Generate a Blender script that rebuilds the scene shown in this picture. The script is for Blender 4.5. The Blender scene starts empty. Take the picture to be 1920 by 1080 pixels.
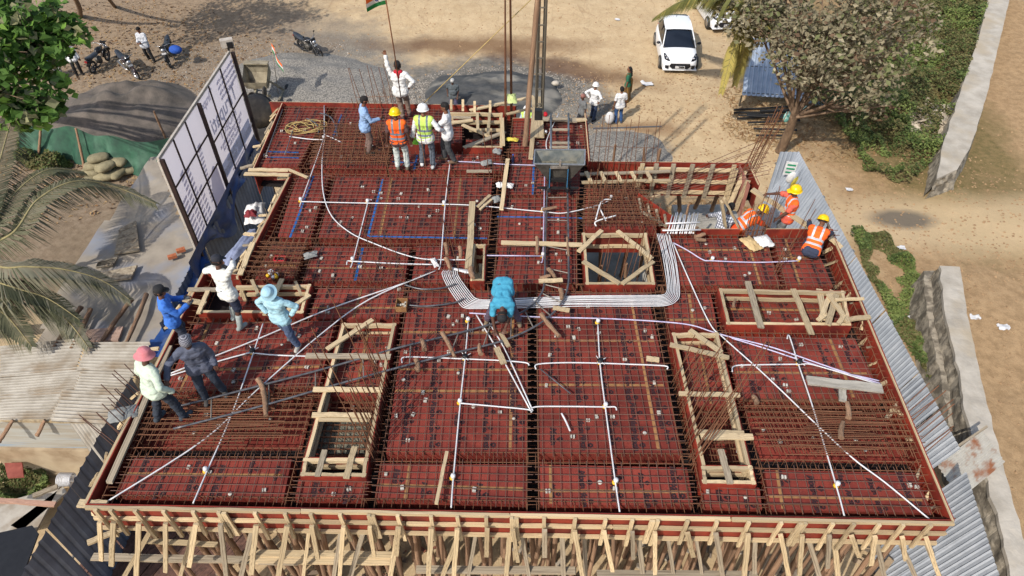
import bpy, bmesh, math, random
from mathutils import Vector, Matrix, noise
random.seed(7)
PI=math.pi; rad=math.radians
sc=bpy.context.scene; COL=sc.collection
# ---------------------------------------------------------------- camera, sky, sun, exposure
CZ=16.6; DK=5.6; FPX=1340.0; PITCH=45.0; YAW=0.9
cam=bpy.data.objects.new('camera',bpy.data.cameras.new('camera')); COL.objects.link(cam)
cam.location=(0,0,CZ); cam.rotation_euler=(rad(PITCH),0,rad(YAW))
cam.data.sensor_width=36; cam.data.lens=36*FPX/1920; cam.data.clip_end=1500; cam.data.clip_start=.1
sc.camera=cam
SUN_EL=rad(44.0); SAZ=math.atan2(1.06,1.40)      # azimuth (from +Y towards +X) in which shadows fall
SF=SAZ+PI                                        # direction the sun comes from
world=bpy.data.worlds.new('World'); sc.world=world; world.use_nodes=True
nt=world.node_tree; nt.nodes.clear()
sky=nt.nodes.new('ShaderNodeTexSky'); sky.sky_type='NISHITA'; sky.sun_disc=False
sky.sun_elevation=SUN_EL; sky.sun_rotation=SF; sky.air_density=1.3; sky.dust_density=2.5
bg=nt.nodes.new('ShaderNodeBackground'); bg.inputs[1].default_value=.14
wo=nt.nodes.new('ShaderNodeOutputWorld'); nt.links.new(sky.outputs[0],bg.inputs[0]); nt.links.new(bg.outputs[0],wo.inputs[0])
sl=bpy.data.lights.new('sun','SUN'); sl.energy=3.6; sl.angle=rad(.6); sl.color=(1,.94,.84)
sun=bpy.data.objects.new('sun',sl); COL.objects.link(sun); sun.location=(-20,-20,40)
sd=Vector((math.sin(SAZ)*math.cos(SUN_EL),math.cos(SAZ)*math.cos(SUN_EL),-math.sin(SUN_EL)))
sun.rotation_euler=sd.to_track_quat('-Z','Y').to_euler()
sc.view_settings.view_transform='Standard'; sc.view_settings.look='None'; sc.view_settings.exposure=0.42; sc.view_settings.gamma=1
# ---------------------------------------------------------------- helpers
RC=Matrix.Rotation(rad(YAW),3,'Z')@Matrix.Rotation(rad(PITCH),3,'X')
def P(px,py,z=0.0):
    """point of the world at height z seen at photo pixel (px,py)"""
    d=RC@Vector(((px-960)/FPX,-(py-540)/FPX,-1)); t=(z-CZ)/d.z
    return Vector((d.x*t,d.y*t,z))
def V(*a): return Vector(a)
_wl={}
def wloc(o):
    l=Vector((0,0,0))
    while o is not None: l=l+o.location; o=o.parent
    return l
def tag(o,label=None,cat=None,group=None,kind=None):
    if label: o['label']=label
    if cat: o['category']=cat
    if group: o['group']=group
    if kind: o['kind']=kind
    return o
def thing(name,label,cat,loc=(0,0,0),group=None):
    o=bpy.data.objects.new(name,None); COL.objects.link(o); o.location=loc; o.empty_display_size=.2
    return tag(o,label,cat,group)
def part(name,data,parent,m=None):
    o=bpy.data.objects.new(name,data); COL.objects.link(o); o.parent=parent
    if m is not None: o.matrix_basis=m
    return o
def copy_tree(o,parent=None):
    c=o.copy(); COL.objects.link(c); c.parent=parent
    for ch in list(o.children): copy_tree(ch,c)
    return c
def frame(a,b,up=None):
    z=(b-a).normalized()
    u=Vector(up) if up is not None else (Vector((0,0,1)) if abs(z.z)<.95 else Vector((0,1,0)))
    x=u.cross(z)
    if x.length<1e-4: x=Vector((1,0,0)).cross(z)
    x.normalize(); y=z.cross(x)
    return x,y,z
class MB:
    def __init__(s): s.v=[]; s.f=[]; s.m=[]; s.smooth=set()
    def add(s,vs,fs,m=0,smooth=False):
        n=len(s.v); s.v+= [Vector(p) for p in vs]
        for f in fs:
            if smooth: s.smooth.add(len(s.f))
            s.f.append([i+n for i in f]); s.m.append(m)
        return s
    def beam(s,a,b,w,h,up=None,m=0):
        a=Vector(a);b=Vector(b); x,y,z=frame(a,b,up); x=x*w/2; y=y*h/2
        vs=[a-x-y,a+x-y,a+x+y,a-x+y,b-x-y,b+x-y,b+x+y,b-x+y]
        return s.add(vs,[(3,2,1,0),(4,5,6,7),(0,1,5,4),(1,2,6,5),(2,3,7,6),(3,0,4,7)],m)
    def box(s,c,sx,sy,sz,rz=0,m=0):
        c=Vector(c); R=Matrix.Rotation(rz,3,'Z')
        vs=[c+R@Vector((i*sx/2,j*sy/2,k*sz/2)) for k in(-1,1) for (i,j) in((-1,-1),(1,-1),(1,1),(-1,1))]
        return s.add(vs,[(3,2,1,0),(4,5,6,7),(0,1,5,4),(1,2,6,5),(2,3,7,6),(3,0,4,7)],m)
    def tube(s,pts,r,n=6,m=0,cap=True,smooth=True):
        pts=[Vector(p) for p in pts]; k=len(pts); rs=r if isinstance(r,(list,tuple)) else [r]*k
        n0=len(s.v); prev=None; vs=[]
        for i,p in enumerate(pts):
            t=(pts[min(i+1,k-1)]-pts[max(i-1,0)]).normalized()
            if prev is None:
                x,y,_=frame(Vector((0,0,0)),t)
            else:
                x=prev-t*prev.dot(t)
                if x.length<1e-5: x,_,_=frame(Vector((0,0,0)),t)
                x.normalize(); y=t.cross(x)
            prev=x
            for j in range(n):
                a=2*PI*j/n; vs.append(p+(x*math.cos(a)+y*math.sin(a))*rs[i])
        fs=[]
        for i in range(k-1):
            for j in range(n): fs.append((i*n+j,i*n+(j+1)%n,(i+1)*n+(j+1)%n,(i+1)*n+j))
        s.add(vs,fs,m,smooth)
        if cap:
            s.f.append([n0+j for j in range(n)][::-1]); s.m.append(m)
            s.f.append([n0+(k-1)*n+j for j in range(n)]); s.m.append(m)
        return s
    def lathe(s,prof,c=(0,0,0),n=14,M=None,m=0,smooth=True):
        c=Vector(c); vs=[]
        for (r,z) in prof:
            for j in range(n):
                a=2*PI*j/n; p=Vector((r*math.cos(a),r*math.sin(a),z))
                if M is not None: p=M@p
                vs.append(c+p)
        fs=[(i*n+j,i*n+(j+1)%n,(i+1)*n+(j+1)%n,(i+1)*n+j) for i in range(len(prof)-1) for j in range(n)]
        return s.add(vs,fs,m,smooth)
    def prism(s,poly,z0,z1,m=0,bottom=True):
        """vertical prism over xy polygon (ccw)"""
        a=sum(poly[i][0]*poly[(i+1)%len(poly)][1]-poly[(i+1)%len(poly)][0]*poly[i][1] for i in range(len(poly)))
        if a<0: poly=poly[::-1]
        n=len(poly); vs=[(p[0],p[1],z0) for p in poly]+[(p[0],p[1],z1) for p in poly]
        fs=[tuple(range(n,2*n))]+[(i,(i+1)%n,n+(i+1)%n,n+i) for i in range(n)]
        if bottom: fs.append(tuple(range(n))[::-1])
        return s.add(vs,fs,m)
    def ball(s,c,r,n=8,m=0,M=None):
        k=n//2+1; vs=[];c=Vector(c)
        rr=Vector(r) if hasattr(r,'__len__') else Vector((r,r,r))
        for i in range(k+1):
            t=PI*i/k
            for j in range(n):
                a=2*PI*j/n; p=Vector((math.sin(t)*math.cos(a)*rr.x,math.sin(t)*math.sin(a)*rr.y,math.cos(t)*rr.z))
                if M is not None: p=M@p
                vs.append(c+p)
        fs=[(i*n+j,(i+1)*n+j,(i+1)*n+(j+1)%n,i*n+(j+1)%n) for i in range(k) for j in range(n)]
        return s.add(vs,fs,m,True)
    def mesh(s,name,mats,off=None):
        me=bpy.data.meshes.new(name)
        o=off if off is not None else Vector((0,0,0))
        me.from_pydata([tuple(p-o) for p in s.v],[],s.f)
        ml=mats if isinstance(mats,(list,tuple)) else [mats]
        for q in ml: me.materials.append(q)
        me.polygons.foreach_set('material_index',s.m)
        me.polygons.foreach_set('use_smooth',[i in s.smooth for i in range(len(s.f))])
        me.update(); return me
    def build(s,name,mats,parent=None,origin=None):
        if parent is not None: off=wloc(parent)
        elif origin is not None: off=Vector(origin)
        else:
            n=len(s.v); off=Vector((sum(p.x for p in s.v)/n,sum(p.y for p in s.v)/n,min(p.z for p in s.v)))
        me=s.mesh(name,mats,off)
        o=bpy.data.objects.new(name,me); COL.objects.link(o)
        if parent is not None: o.parent=parent
        else: o.location=off
        return o
ORD=['first','second','third','fourth','fifth','sixth','seventh','eighth','ninth','tenth','eleventh','twelfth','thirteenth','fourteenth','fifteenth','sixteenth','seventeenth','eighteenth','nineteenth','twentieth']+['twenty-'+w for w in ['first','second','third','fourth','fifth','sixth','seventh','eighth','ninth']]+['thirtieth','thirty-first','thirty-second']
def lerp(a,b,t): return a+(b-a)*t
def rnd(a,b): return random.uniform(a,b)
# ---------------------------------------------------------------- materials
def mat(name,c1,c2=None,scale=6,rough=.85,bump=.15,rv=.12,metal=0,detail=4,stretch=None,lo=.35,hi=.65,bscale=None,spec=.4,c3=None,s3=1.0,coord='Object'):
    M=bpy.data.materials.new(name); M.use_nodes=True; t=M.node_tree; N=t.nodes; L=t.links
    b=N['Principled BSDF']; b.inputs['Roughness'].default_value=rough; b.inputs['Metallic'].default_value=metal
    b.inputs['Specular IOR Level'].default_value=spec
    if c2 is None: c2=tuple(x*.72 for x in c1)
    tc=N.new('ShaderNodeTexCoord'); src=tc.outputs[coord]
    if stretch:
        mp=N.new('ShaderNodeMapping'); mp.inputs['Scale'].default_value=stretch; L.new(src,mp.inputs[0]); src=mp.outputs[0]
    nz=N.new('ShaderNodeTexNoise'); nz.inputs['Scale'].default_value=scale; nz.inputs['Detail'].default_value=detail; nz.inputs['Roughness'].default_value=.62
    L.new(src,nz.inputs['Vector'])
    mr=N.new('ShaderNodeMapRange'); mr.inputs[1].default_value=lo; mr.inputs[2].default_value=hi; L.new(nz.outputs[0],mr.inputs[0])
    mx=N.new('ShaderNodeMix'); mx.data_type='RGBA'; mx.inputs[6].default_value=(*c1,1); mx.inputs[7].default_value=(*c2,1); L.new(mr.outputs[0],mx.inputs[0])
    out=mx.outputs[2]
    if c3 is not None:
        n3=N.new('ShaderNodeTexNoise'); n3.inputs['Scale'].default_value=s3; n3.inputs['Detail'].default_value=5; L.new(src,n3.inputs['Vector'])
        r3=N.new('ShaderNodeMapRange'); r3.inputs[1].default_value=.5; r3.inputs[2].default_value=.68; L.new(n3.outputs[0],r3.inputs[0])
        m3=N.new('ShaderNodeMix'); m3.data_type='RGBA'; L.new(r3.outputs[0],m3.inputs[0]); L.new(out,m3.inputs[6]); m3.inputs[7].default_value=(*c3,1); out=m3.outputs[2]
    if rv:
        oi=N.new('ShaderNodeObjectInfo'); r=N.new('ShaderNodeMapRange'); r.inputs[3].default_value=1-rv; r.inputs[4].default_value=1+rv; L.new(oi.outputs['Random'],r.inputs[0])
        h=N.new('ShaderNodeHueSaturation'); L.new(out,h.inputs['Color']); L.new(r.outputs[0],h.inputs['Value']); out=h.outputs[0]
    L.new(out,b.inputs['Base Color'])
    if bump:
        nb=nz
        if bscale:
            nb=N.new('ShaderNodeTexNoise'); nb.inputs['Scale'].default_value=bscale; nb.inputs['Detail'].default_value=3; L.new(src,nb.inputs['Vector'])
        bp=N.new('ShaderNodeBump'); bp.inputs['Strength'].default_value=bump; bp.inputs['Distance'].default_value=.02; L.new(nb.outputs[0],bp.inputs['Height']); L.new(bp.outputs[0],b.inputs['Normal'])
    return M
def S(r,g,b):
    """sRGB 0-255 -> linear"""
    f=lambda c:(c/12.92 if c<=.04045 else ((c+.055)/1.055)**2.4)
    return tuple(.74*f(x/255) for x in (r,g,b))
M_WOOD=mat('timber',S(212,192,156),S(186,162,126),scale=5,rough=.8,bump=.1,rv=.26,stretch=(3,3,.6),c3=S(140,122,98),s3=2.4)
M_GREYWOOD=mat('weathered_timber',S(178,165,144),S(146,132,112),scale=5,rough=.9,bump=.1,rv=.12,stretch=(3,3,.6),c3=S(120,106,90),s3=2)
M_TAPE=mat('tan_joint_tape',S(166,124,78),S(140,98,62),scale=9,rv=.08,bump=0)
M_LOG=mat('eucalyptus_log',S(160,126,100),S(104,78,60),scale=5,rough=.95,bump=.3,rv=.2,stretch=(2,2,.8),c3=S(168,138,112),s3=3)
M_PLY=mat('red_film_plywood',S(144,64,52),S(118,49,42),scale=2.6,rough=.7,bump=.05,rv=.13,c3=S(108,44,36),s3=1.3,spec=.2)
M_PLYE=mat('red_oxide_board',S(152,54,36),S(118,40,30),scale=3,rough=.6,bump=.05,rv=.08,c3=S(92,30,24),s3=1.6)
M_SOFFIT=mat('soffit_board_trench_shade',S(28,14,13),S(16,10,10),scale=3,rough=.8,rv=0)  # near-black base colour puts the shade of the deep trenches into the boards
M_RUST=mat('rusty_rebar',S(138,92,64),S(96,64,48),scale=9,rough=.9,bump=.2,rv=.2,metal=.1)
M_STEEL=mat('dark_rebar',S(134,98,84),S(92,68,60),scale=9,rough=.8,bump=.2,rv=.2,metal=.2)
M_PVC=mat('white_pvc',S(226,226,228),S(204,204,208),scale=4,rough=.45,bump=0,rv=.03)
M_PVCV=mat('violet_grey_pvc',S(206,200,224),S(176,166,200),scale=8,rough=.45,bump=0,rv=.03)
M_MARK=mat('black_print',S(62,30,32),S(46,24,28),scale=12,rough=.7,bump=0,rv=.1)
M_COVER=mat('cover_block_cement',S(205,200,190),S(170,166,158),scale=14,rv=.15,bump=0)
M_BLUE=mat('blue_tape',S(40,110,180),S(30,84,150),scale=8,rv=.05,bump=0,rough=.5)
M_CONC=mat('concrete',S(172,166,156),S(140,134,124),scale=3,rv=.05,bump=.3,bscale=18,c3=S(190,184,172),s3=1)
M_WETC=mat('fresh_concrete',S(128,124,108),S(92,90,80),scale=16,rv=0,bump=.8,bscale=22)
M_BLACK=mat('black_rubber',S(38,38,40),S(24,24,26),scale=9,rv=0,bump=.05,rough=.6)
M_PIPE=mat('black_steel_pipe',S(112,112,116),S(76,76,82),scale=6,rv=.05,bump=.05,rough=.35,metal=.3)
def leafmat(name,c,c2=None,tr=.3,rv=0):
    M=mat(name,c,c2,scale=.9,rough=.7,bump=0,rv=rv,lo=.3,hi=.7,spec=.25); t=M.node_tree; b=t.nodes['Principled BSDF']; tl=t.nodes.new('ShaderNodeBsdfTranslucent'); ms=t.nodes.new('ShaderNodeMixShader'); ms.inputs[0].default_value=tr
    src=b.inputs['Base Color'].links[0].from_socket; t.links.new(src,tl.inputs[0]); t.links.new(b.outputs[0],ms.inputs[1]); t.links.new(tl.outputs[0],ms.inputs[2]); t.links.new(ms.outputs[0],t.nodes['Material Output'].inputs[0]); return M
# ---------------------------------------------------------------- shared stick meshes (unit length along z)
def unit_plank(seed):
    random.seed(seed); b=MB(); k=6; vs=[]
    for i in range(k+1):
        z=i/k; ox=rnd(-.06,.06)*(i not in(0,k)); oy=rnd(-.12,.12)*(i not in(0,k))
        for (x,y) in((-.5,-.5),(.5,-.5),(.5,.5),(-.5,.5)):
            vs.append((x*rnd(.94,1.03)+ox,y+oy,z+(rnd(-.006,.006) if i in(0,k) else 0)))
    fs=[(3,2,1,0),tuple(4*k+j for j in range(4))]
    for i in range(k):
        for j in range(4): fs.append((4*i+j,4*i+(j+1)%4,4*i+4+(j+1)%4,4*i+4+j))
    b.add(vs,fs); return b
def unit_log(seed):
    random.seed(seed); b=MB(); k=9; ph=rnd(0,6)
    pts=[(math.sin(z/k*4+ph)*.7*rnd(.5,1),math.cos(z/k*3.3+ph)*.7*rnd(.5,1),z/k) for z in range(k+1)]
    b2=MB(); n=8; vs=[]
    for i,p in enumerate(pts):
        r=(1.12-.3*i/k)*rnd(.9,1.1)
        for j in range(n):
            a=2*PI*j/n; vs.append((p[0]*.5+math.cos(a)*r*rnd(.93,1.07),p[1]*.5+math.sin(a)*r*rnd(.93,1.07),p[2]))
    fs=[(i*n+j,i*n+(j+1)%n,(i+1)*n+(j+1)%n,(i+1)*n+j) for i in range(k) for j in range(n)]
    b2.add(vs,fs,0,True); b2.f.append(list(range(n))[::-1]); b2.m.append(0); b2.f.append([k*n+j for j in range(n)]); b2.m.append(0)
    return b2
_st={}
def stickmesh(kind,m):
    key=(kind,m.name)
    if key not in _st:
        if kind.startswith('plank'): b=unit_plank(int(kind[-1])+11)
        elif kind.startswith('log'): b=unit_log(int(kind[-1])+31)
        else:
            b=MB().tube([(0,0,0),(0,0,1)],1.0,5 if kind=='bar' else 10)
        st=random.getstate(); _st[key]=b.mesh(kind[:-1] if kind[-1].isdigit() else kind,m); random.setstate(st)
    return _st[key]
def stick(name,kind,m,a,b,w,h=None,parent=None,up=None):
    """one bar / plank / log between two points"""
    if kind in('plank','log'):
        kind+=str(random.randrange(4))
    st=random.getstate(); me=stickmesh(kind,m); random.setstate(st)
    a=Vector(a);b=Vector(b); x,y,z=frame(a,b,up); h=w if h is None else h
    off=wloc(parent) if parent is not None else Vector((0,0,0))
    L=(b-a).length; o=a-off
    mm=Matrix(((x.x*w,y.x*h,z.x*L,o.x),(x.y*w,y.y*h,z.y*L,o.y),(x.z*w,y.z*h,z.z*L,o.z),(0,0,0,1)))
    return part(name,me,parent,mm)
def plank(a,b,w=.1,h=.035,label=None,m=None,parent=None,name='plank',group=None,up=None,cat='plank'):
    o=stick(name,'plank',m or M_WOOD,a,b,w,h,parent,up)
    if parent is None: tag(o,label,cat,group)
    return o
def log(a,b,r=.05,label=None,parent=None,name='log',group=None,m=None,cat='log'):
    o=stick(name,'log',m or M_LOG,a,b,r,r,parent)
    if parent is None: tag(o,label,cat,group)
    return o
def P2(a,z): return P(a[0],a[1],z)
def textmesh(s,size,ext=0,space=1.0,shear=0):
    cu=bpy.data.curves.new('t','FONT'); cu.body=s; cu.size=size; cu.extrude=ext; cu.align_x='CENTER'; cu.align_y='CENTER'; cu.space_character=space; cu.shear=shear
    cu.resolution_u=2; cu.offset=.012
    o=bpy.data.objects.new('t',cu); COL.objects.link(o)
    dg=bpy.context.evaluated_depsgraph_get(); dg.update()
    me=bpy.data.meshes.new_from_object(o.evaluated_get(dg)); bpy.data.objects.remove(o); return me
# ================================================================ the formwork deck
ZP=DK                       # plywood level
def Pd(p,z=ZP): return P(p[0],p[1],z)
OUT=[(168,948),(302,690),(382,515),(445,517),(548,325),(473,320),(528,194),(968,202),(968,222),(1100,222),(1106,303),(1405,306),(1420,345),(1404,348),(1386,318),(1200,316),(1198,368),(1242,432),(1562,432),(1790,974)]
HOLES=[[(1092,438),(1214,438),(1230,533),(1099,533)],[(886,458),(911,458),(908,527),(881,527)]]
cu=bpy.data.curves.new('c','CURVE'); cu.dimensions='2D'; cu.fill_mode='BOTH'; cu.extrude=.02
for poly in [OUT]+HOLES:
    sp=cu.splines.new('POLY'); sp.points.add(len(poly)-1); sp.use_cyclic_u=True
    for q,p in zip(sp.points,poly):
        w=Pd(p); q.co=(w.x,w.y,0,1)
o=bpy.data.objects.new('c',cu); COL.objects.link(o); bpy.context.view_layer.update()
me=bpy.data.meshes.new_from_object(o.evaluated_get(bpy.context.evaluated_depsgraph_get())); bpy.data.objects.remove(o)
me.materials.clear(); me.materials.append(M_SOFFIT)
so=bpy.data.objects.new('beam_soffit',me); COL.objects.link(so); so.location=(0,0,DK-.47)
tag(so,'shuttering boards with painted-in shade at the bottom of the beam trenches under the red deck','formwork')
# bays: name -> (corners TL,TR,BR,BL in photo pixels, level, where text, tapes [(u or v, position)], density)
BAYS=[
 ('front row, at the left corner',[(251,859),(547,861),(531,936),(216,930)],0,[('h',.42)]),
 ('front row below the left stair opening',[(560,898),(692,900),(681,937),(553,936)],0,[]),
 ('wide front bay, right of left stair opening',[(713,869),(990,871),(989,946),(703,934)],0,[('h',.63),('v',.2)]),
 ('wide front bay, left of right stair opening',[(1010,871),(1288,877),(1300,947),(1010,946)],0,[('h',.66),('v',.08)]),
 ('front row below the right stair opening',[(1319,909),(1424,915),(1429,955),(1322,950)],0,[]),
 ('front row, at the right corner',[(1434,881),(1715,887),(1749,962),(1444,955)],0,[('h',.68),('v',.08)]),
 ('big bay left of centre, behind the front row',[(766,547),(989,548),(988,851),(724,850)],0,[('h',.29),('h',.53),('h',.66),('v',.88)]),
 ('big bay right of centre, behind the front row',[(1008,549),(1214,550),(1280,852),(1010,851)],0,[('h',.34),('h',.62),('v',.84)]),
 ('bay where the three left workers stand',[(366,607),(628,602),(598,727),(308,737)],0,[('h',.7),('v',.1)]),
 ('low bay with the doubled bars at the left edge',[(300,752),(592,742),(566,842),(250,842)],-.4,[]),
 ('short bay in front of the long white conduit bend, left',[(598,540),(758,541),(748,597),(577,597)],0,[('h',.66),('v',.5)]),
 ('narrow bay left of the long timber box',[(1251,550),(1332,549),(1345,614),(1256,615)],0,[('v',.5),('h',.78)]),
 ('bay right of the right stair opening',[(1363,630),(1603,635),(1655,748),(1387,747)],0,[('h',.6),('v',.8)]),
 ('low bay with the doubled bars at the right edge',[(1390,768),(1664,770),(1706,868),(1428,862)],-.4,[]),
 ('bay beside the white pipe bundle',[(1256,447),(1436,447),(1464,535),(1274,535)],0,[('h',.26),('v',.8)]),
 ('small bay at the upper right corner',[(1450,447),(1522,446),(1562,537),(1474,537)],0,[('h',.42),('v',.3)]),
 ('sunken bay inside the long timber box',[(1350,556),(1560,560),(1588,606),(1368,604)],-.22,[('h',.5),('v',.3)]),
 ('sunken floor of the timber box among the left workers',[(448,552),(574,552),(565,583),(440,583)],-.28,[]),
 ('bay left of the small shaft',[(782,462),(880,460),(878,532),(771,533)],0,[]),
 ('bay between the two small shafts',[(938,462),(1081,460),(1084,531),(926,533)],0,[]),
 ('bay under the trolley rails',[(938,373),(1079,373),(1081,455),(931,455)],0,[]),
 ('bay in front of the concrete hopper',[(962,287),(1090,288),(1086,366),(948,366)],0,[]),
 ('rear bay behind the concrete hopper',[(965,228),(1095,228),(1103,279),(957,281)],0,[('h',.5)]),
 ('wide bay crossed by the long blue tape',[(629,332),(923,333),(914,448),(597,446)],0,[('v',.36),('v',.8)]),
 ('narrow bay at the left edge with a blue tape',[(557,329),(618,329),(582,446),(521,443)],0,[]),
 ('small bay with the red box',[(512,459),(570,462),(549,524),(478,524)],0,[('h',.6)]),
 ('bay holding the lower blue tape',[(588,463),(768,464),(758,530),(568,528)],0,[('h',.62)]),
 ('rear left corner bay',[(540,202),(614,203),(560,312),(484,312)],0,[]),
 ('rear bay beside the coiled rope',[(634,203),(738,205),(724,316),(580,314)],0,[]),
 ('rear bay under the group of standing men',[(735,290),(941,291),(944,320),(728,318)],0,[]),
 ('rear bay behind the group of standing men',[(742,206),(866,208),(866,268),(740,268)],0,[('h',.5)]),
 ('sunken bay inside the rear timber box',[(874,262),(938,262),(938,282),(872,282)],-.15,[]),
 ('sunken red floor of the left stair opening',[(646,620),(735,620),(722,742),(611,742)],-.12,[('h',.45),('v',.5)]),
 ('low floor of the left stair opening',[(606,748),(722,748),(706,880),(575,880)],-.4,[]),
 ('sunken red floor of the right stair opening',[(1275,636),(1343,636),(1372,760),(1296,760)],-.14,[('v',.5)]),
 ('low floor of the right stair opening',[(1298,765),(1374,765),(1398,880),(1322,880)],-.4,[]),
 ('bay under the tangle of rusty starter bars',[(1100,352),(1192,352),(1205,372),(1232,430),(1094,430)],0,[]),
]
ST=textmesh('Mocta',.15,0,.95,.25)
b=MB()                                   # emblem beside the word: a small flower with a stalk
for k in range(6):
    a=k*PI/3; c=Vector((.07+.036*math.cos(a),.13+.036*math.sin(a),0)); n=7
    b.add([c+Vector((.024*math.cos(2*PI*j/n),.024*math.sin(2*PI*j/n),0)) for j in range(n)],[tuple(range(n))])
b.add([(.055,.06,0),(.085,.06,0),(.08,.12,0),(.06,.12,0)],[(0,1,2,3)])
_v=[v.co.copy() for v in ST.vertices]; _f=[tuple(p.vertices) for p in ST.polygons]; b.add(_v,_f)
R90=Matrix.Rotation(-PI/2,3,'Z'); b.v=[R90@p for p in b.v]
MARK=b.mesh('printed_mark',M_MARK)
M_PLYR=M_PLY
# ring print on the film: small darker circles, part of the plywood pattern
def ring_pattern(M):
    t=M.node_tree;N=t.nodes;L=t.links; b_=N['Principled BSDF']; src=b_.inputs['Base Color'].links[0].from_socket
    tc=N.new('ShaderNodeTexCoord'); vm=N.new('ShaderNodeVectorMath'); vm.operation='MODULO'
    sc_=N.new('ShaderNodeVectorMath'); sc_.operation='SCALE'; sc_.inputs['Scale'].default_value=10.5; L.new(tc.outputs['Object'],sc_.inputs[0])
    fr=N.new('ShaderNodeVectorMath'); fr.operation='FRACTION'; L.new(sc_.outputs[0],fr.inputs[0])
    sb=N.new('ShaderNodeVectorMath'); sb.operation='SUBTRACT'; sb.inputs[1].default_value=(.5,.5,0); L.new(fr.outputs[0],sb.inputs[0])
    mu=N.new('ShaderNodeVectorMath'); mu.operation='MULTIPLY'; mu.inputs[1].default_value=(1,1,0); L.new(sb.outputs[0],mu.inputs[0])
    le=N.new('ShaderNodeVectorMath'); le.operation='LENGTH'; L.new(mu.outputs[0],le.inputs[0])
    s2=N.new('ShaderNodeMath'); s2.operation='SUBTRACT'; s2.inputs[1].default_value=.3; L.new(le.outputs['Value'],s2.inputs[0])
    ab=N.new('ShaderNodeMath'); ab.operation='ABSOLUTE'; L.new(s2.outputs[0],ab.inputs[0])
    mr=N.new('ShaderNodeMapRange'); mr.inputs[1].default_value=.03; mr.inputs[2].default_value=.1; mr.inputs[3].default_value=.22; mr.inputs[4].default_value=0; L.new(ab.outputs[0],mr.inputs[0])
    mx=N.new('ShaderNodeMix'); mx.data_type='RGBA'; L.new(mr.outputs[0],mx.inputs[0]); L.new(src,mx.inputs[6]); mx.inputs[7].default_value=(*S(84,32,34),1); nn=N.new('ShaderNodeTexNoise'); nn.inputs['Scale'].default_value=5; nn.inputs['Detail'].default_value=8; nn.inputs['Roughness'].default_value=.75; L.new(tc.outputs['Object'],nn.inputs['Vector'])
    nr=N.new('ShaderNodeMapRange'); nr.inputs[1].default_value=.58; nr.inputs[2].default_value=.74; nr.inputs[3].default_value=0; nr.inputs[4].default_value=.5; L.new(nn.outputs[0],nr.inputs[0])
    m2=N.new('ShaderNodeMix'); m2.data_type='RGBA'; L.new(nr.outputs[0],m2.inputs[0]); L.new(mx.outputs[2],m2.inputs[6]); m2.inputs[7].default_value=(*S(184,124,104),1); L.new(m2.outputs[2],b_.inputs['Base Color'])
ring_pattern(M_PLY)
# cement dust and foot dirt on the film
def lw(p,q,t): return p+(q-p)*t
def quad_uv(c,u,v): return lw(lw(c[0],c[1],u),lw(c[3],c[2],u),v)
GAP=.004
COVER=MB().lathe([(0,.0),(.034,.0),(.036,.03),(.02,.034),(0,.034)],n=8).mesh('cover_block',M_COVER)
CB2=MB().box((0,-.022,.02),.055,.028,.04).box((0,.022,.02),.055,.028,.04).mesh('cover_block',M_COVER)
def lay_mat(where,c,z,sp,dbl=False,ext=.1,name='rebar_mat'):
    """tied mat of crossing bars over the quad c"""
    W=((c[1]-c[0]).length+(c[2]-c[3]).length)/2; D=((c[3]-c[0]).length+(c[2]-c[1]).length)/2
    ctr=(c[0]+c[1]+c[2]+c[3])/4; ctr.z=z
    t=thing(name,('doubled rebar mat, ' if dbl else 'tied rebar mat, ')+where,'rebar mat',ctr)
    nu=max(2,round(W/sp)); nv=max(2,round(D/sp)); e=ext/W; e2=ext/D
    for layer in ((0,) if not dbl else (0,1)):
        zz=z+layer*.1; r=.0068 if not dbl else .0082; m=M_STEEL if not dbl else M_RUST
        off=0 if not layer else .37
        for i in range(nu):
            u=(i+.5+off*.6)/nu+rnd(-.0018,.0018)*4/W
            a=quad_uv(c,u,-e2*rnd(.8,1.3)); b_=quad_uv(c,u+rnd(-.004,.004),1+e2*rnd(.8,1.3)); a.z=zz; b_.z=zz+rnd(-.004,.006)
            stick('bar','bar',m,a,b_,r,parent=t)
        for j in range(nv):
            v=(j+.5+off)/nv+rnd(-.002,.002)*4/D
            a=quad_uv(c,-e*rnd(.8,1.3),v); b_=quad_uv(c,1+e*rnd(.8,1.3),v+rnd(-.004,.004)); a.z=zz+.013; b_.z=zz+.013+rnd(-.004,.006)
            stick('bar','bar',m,a,b_,r*1.05,parent=t)
    return t
cover_i=0
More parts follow.
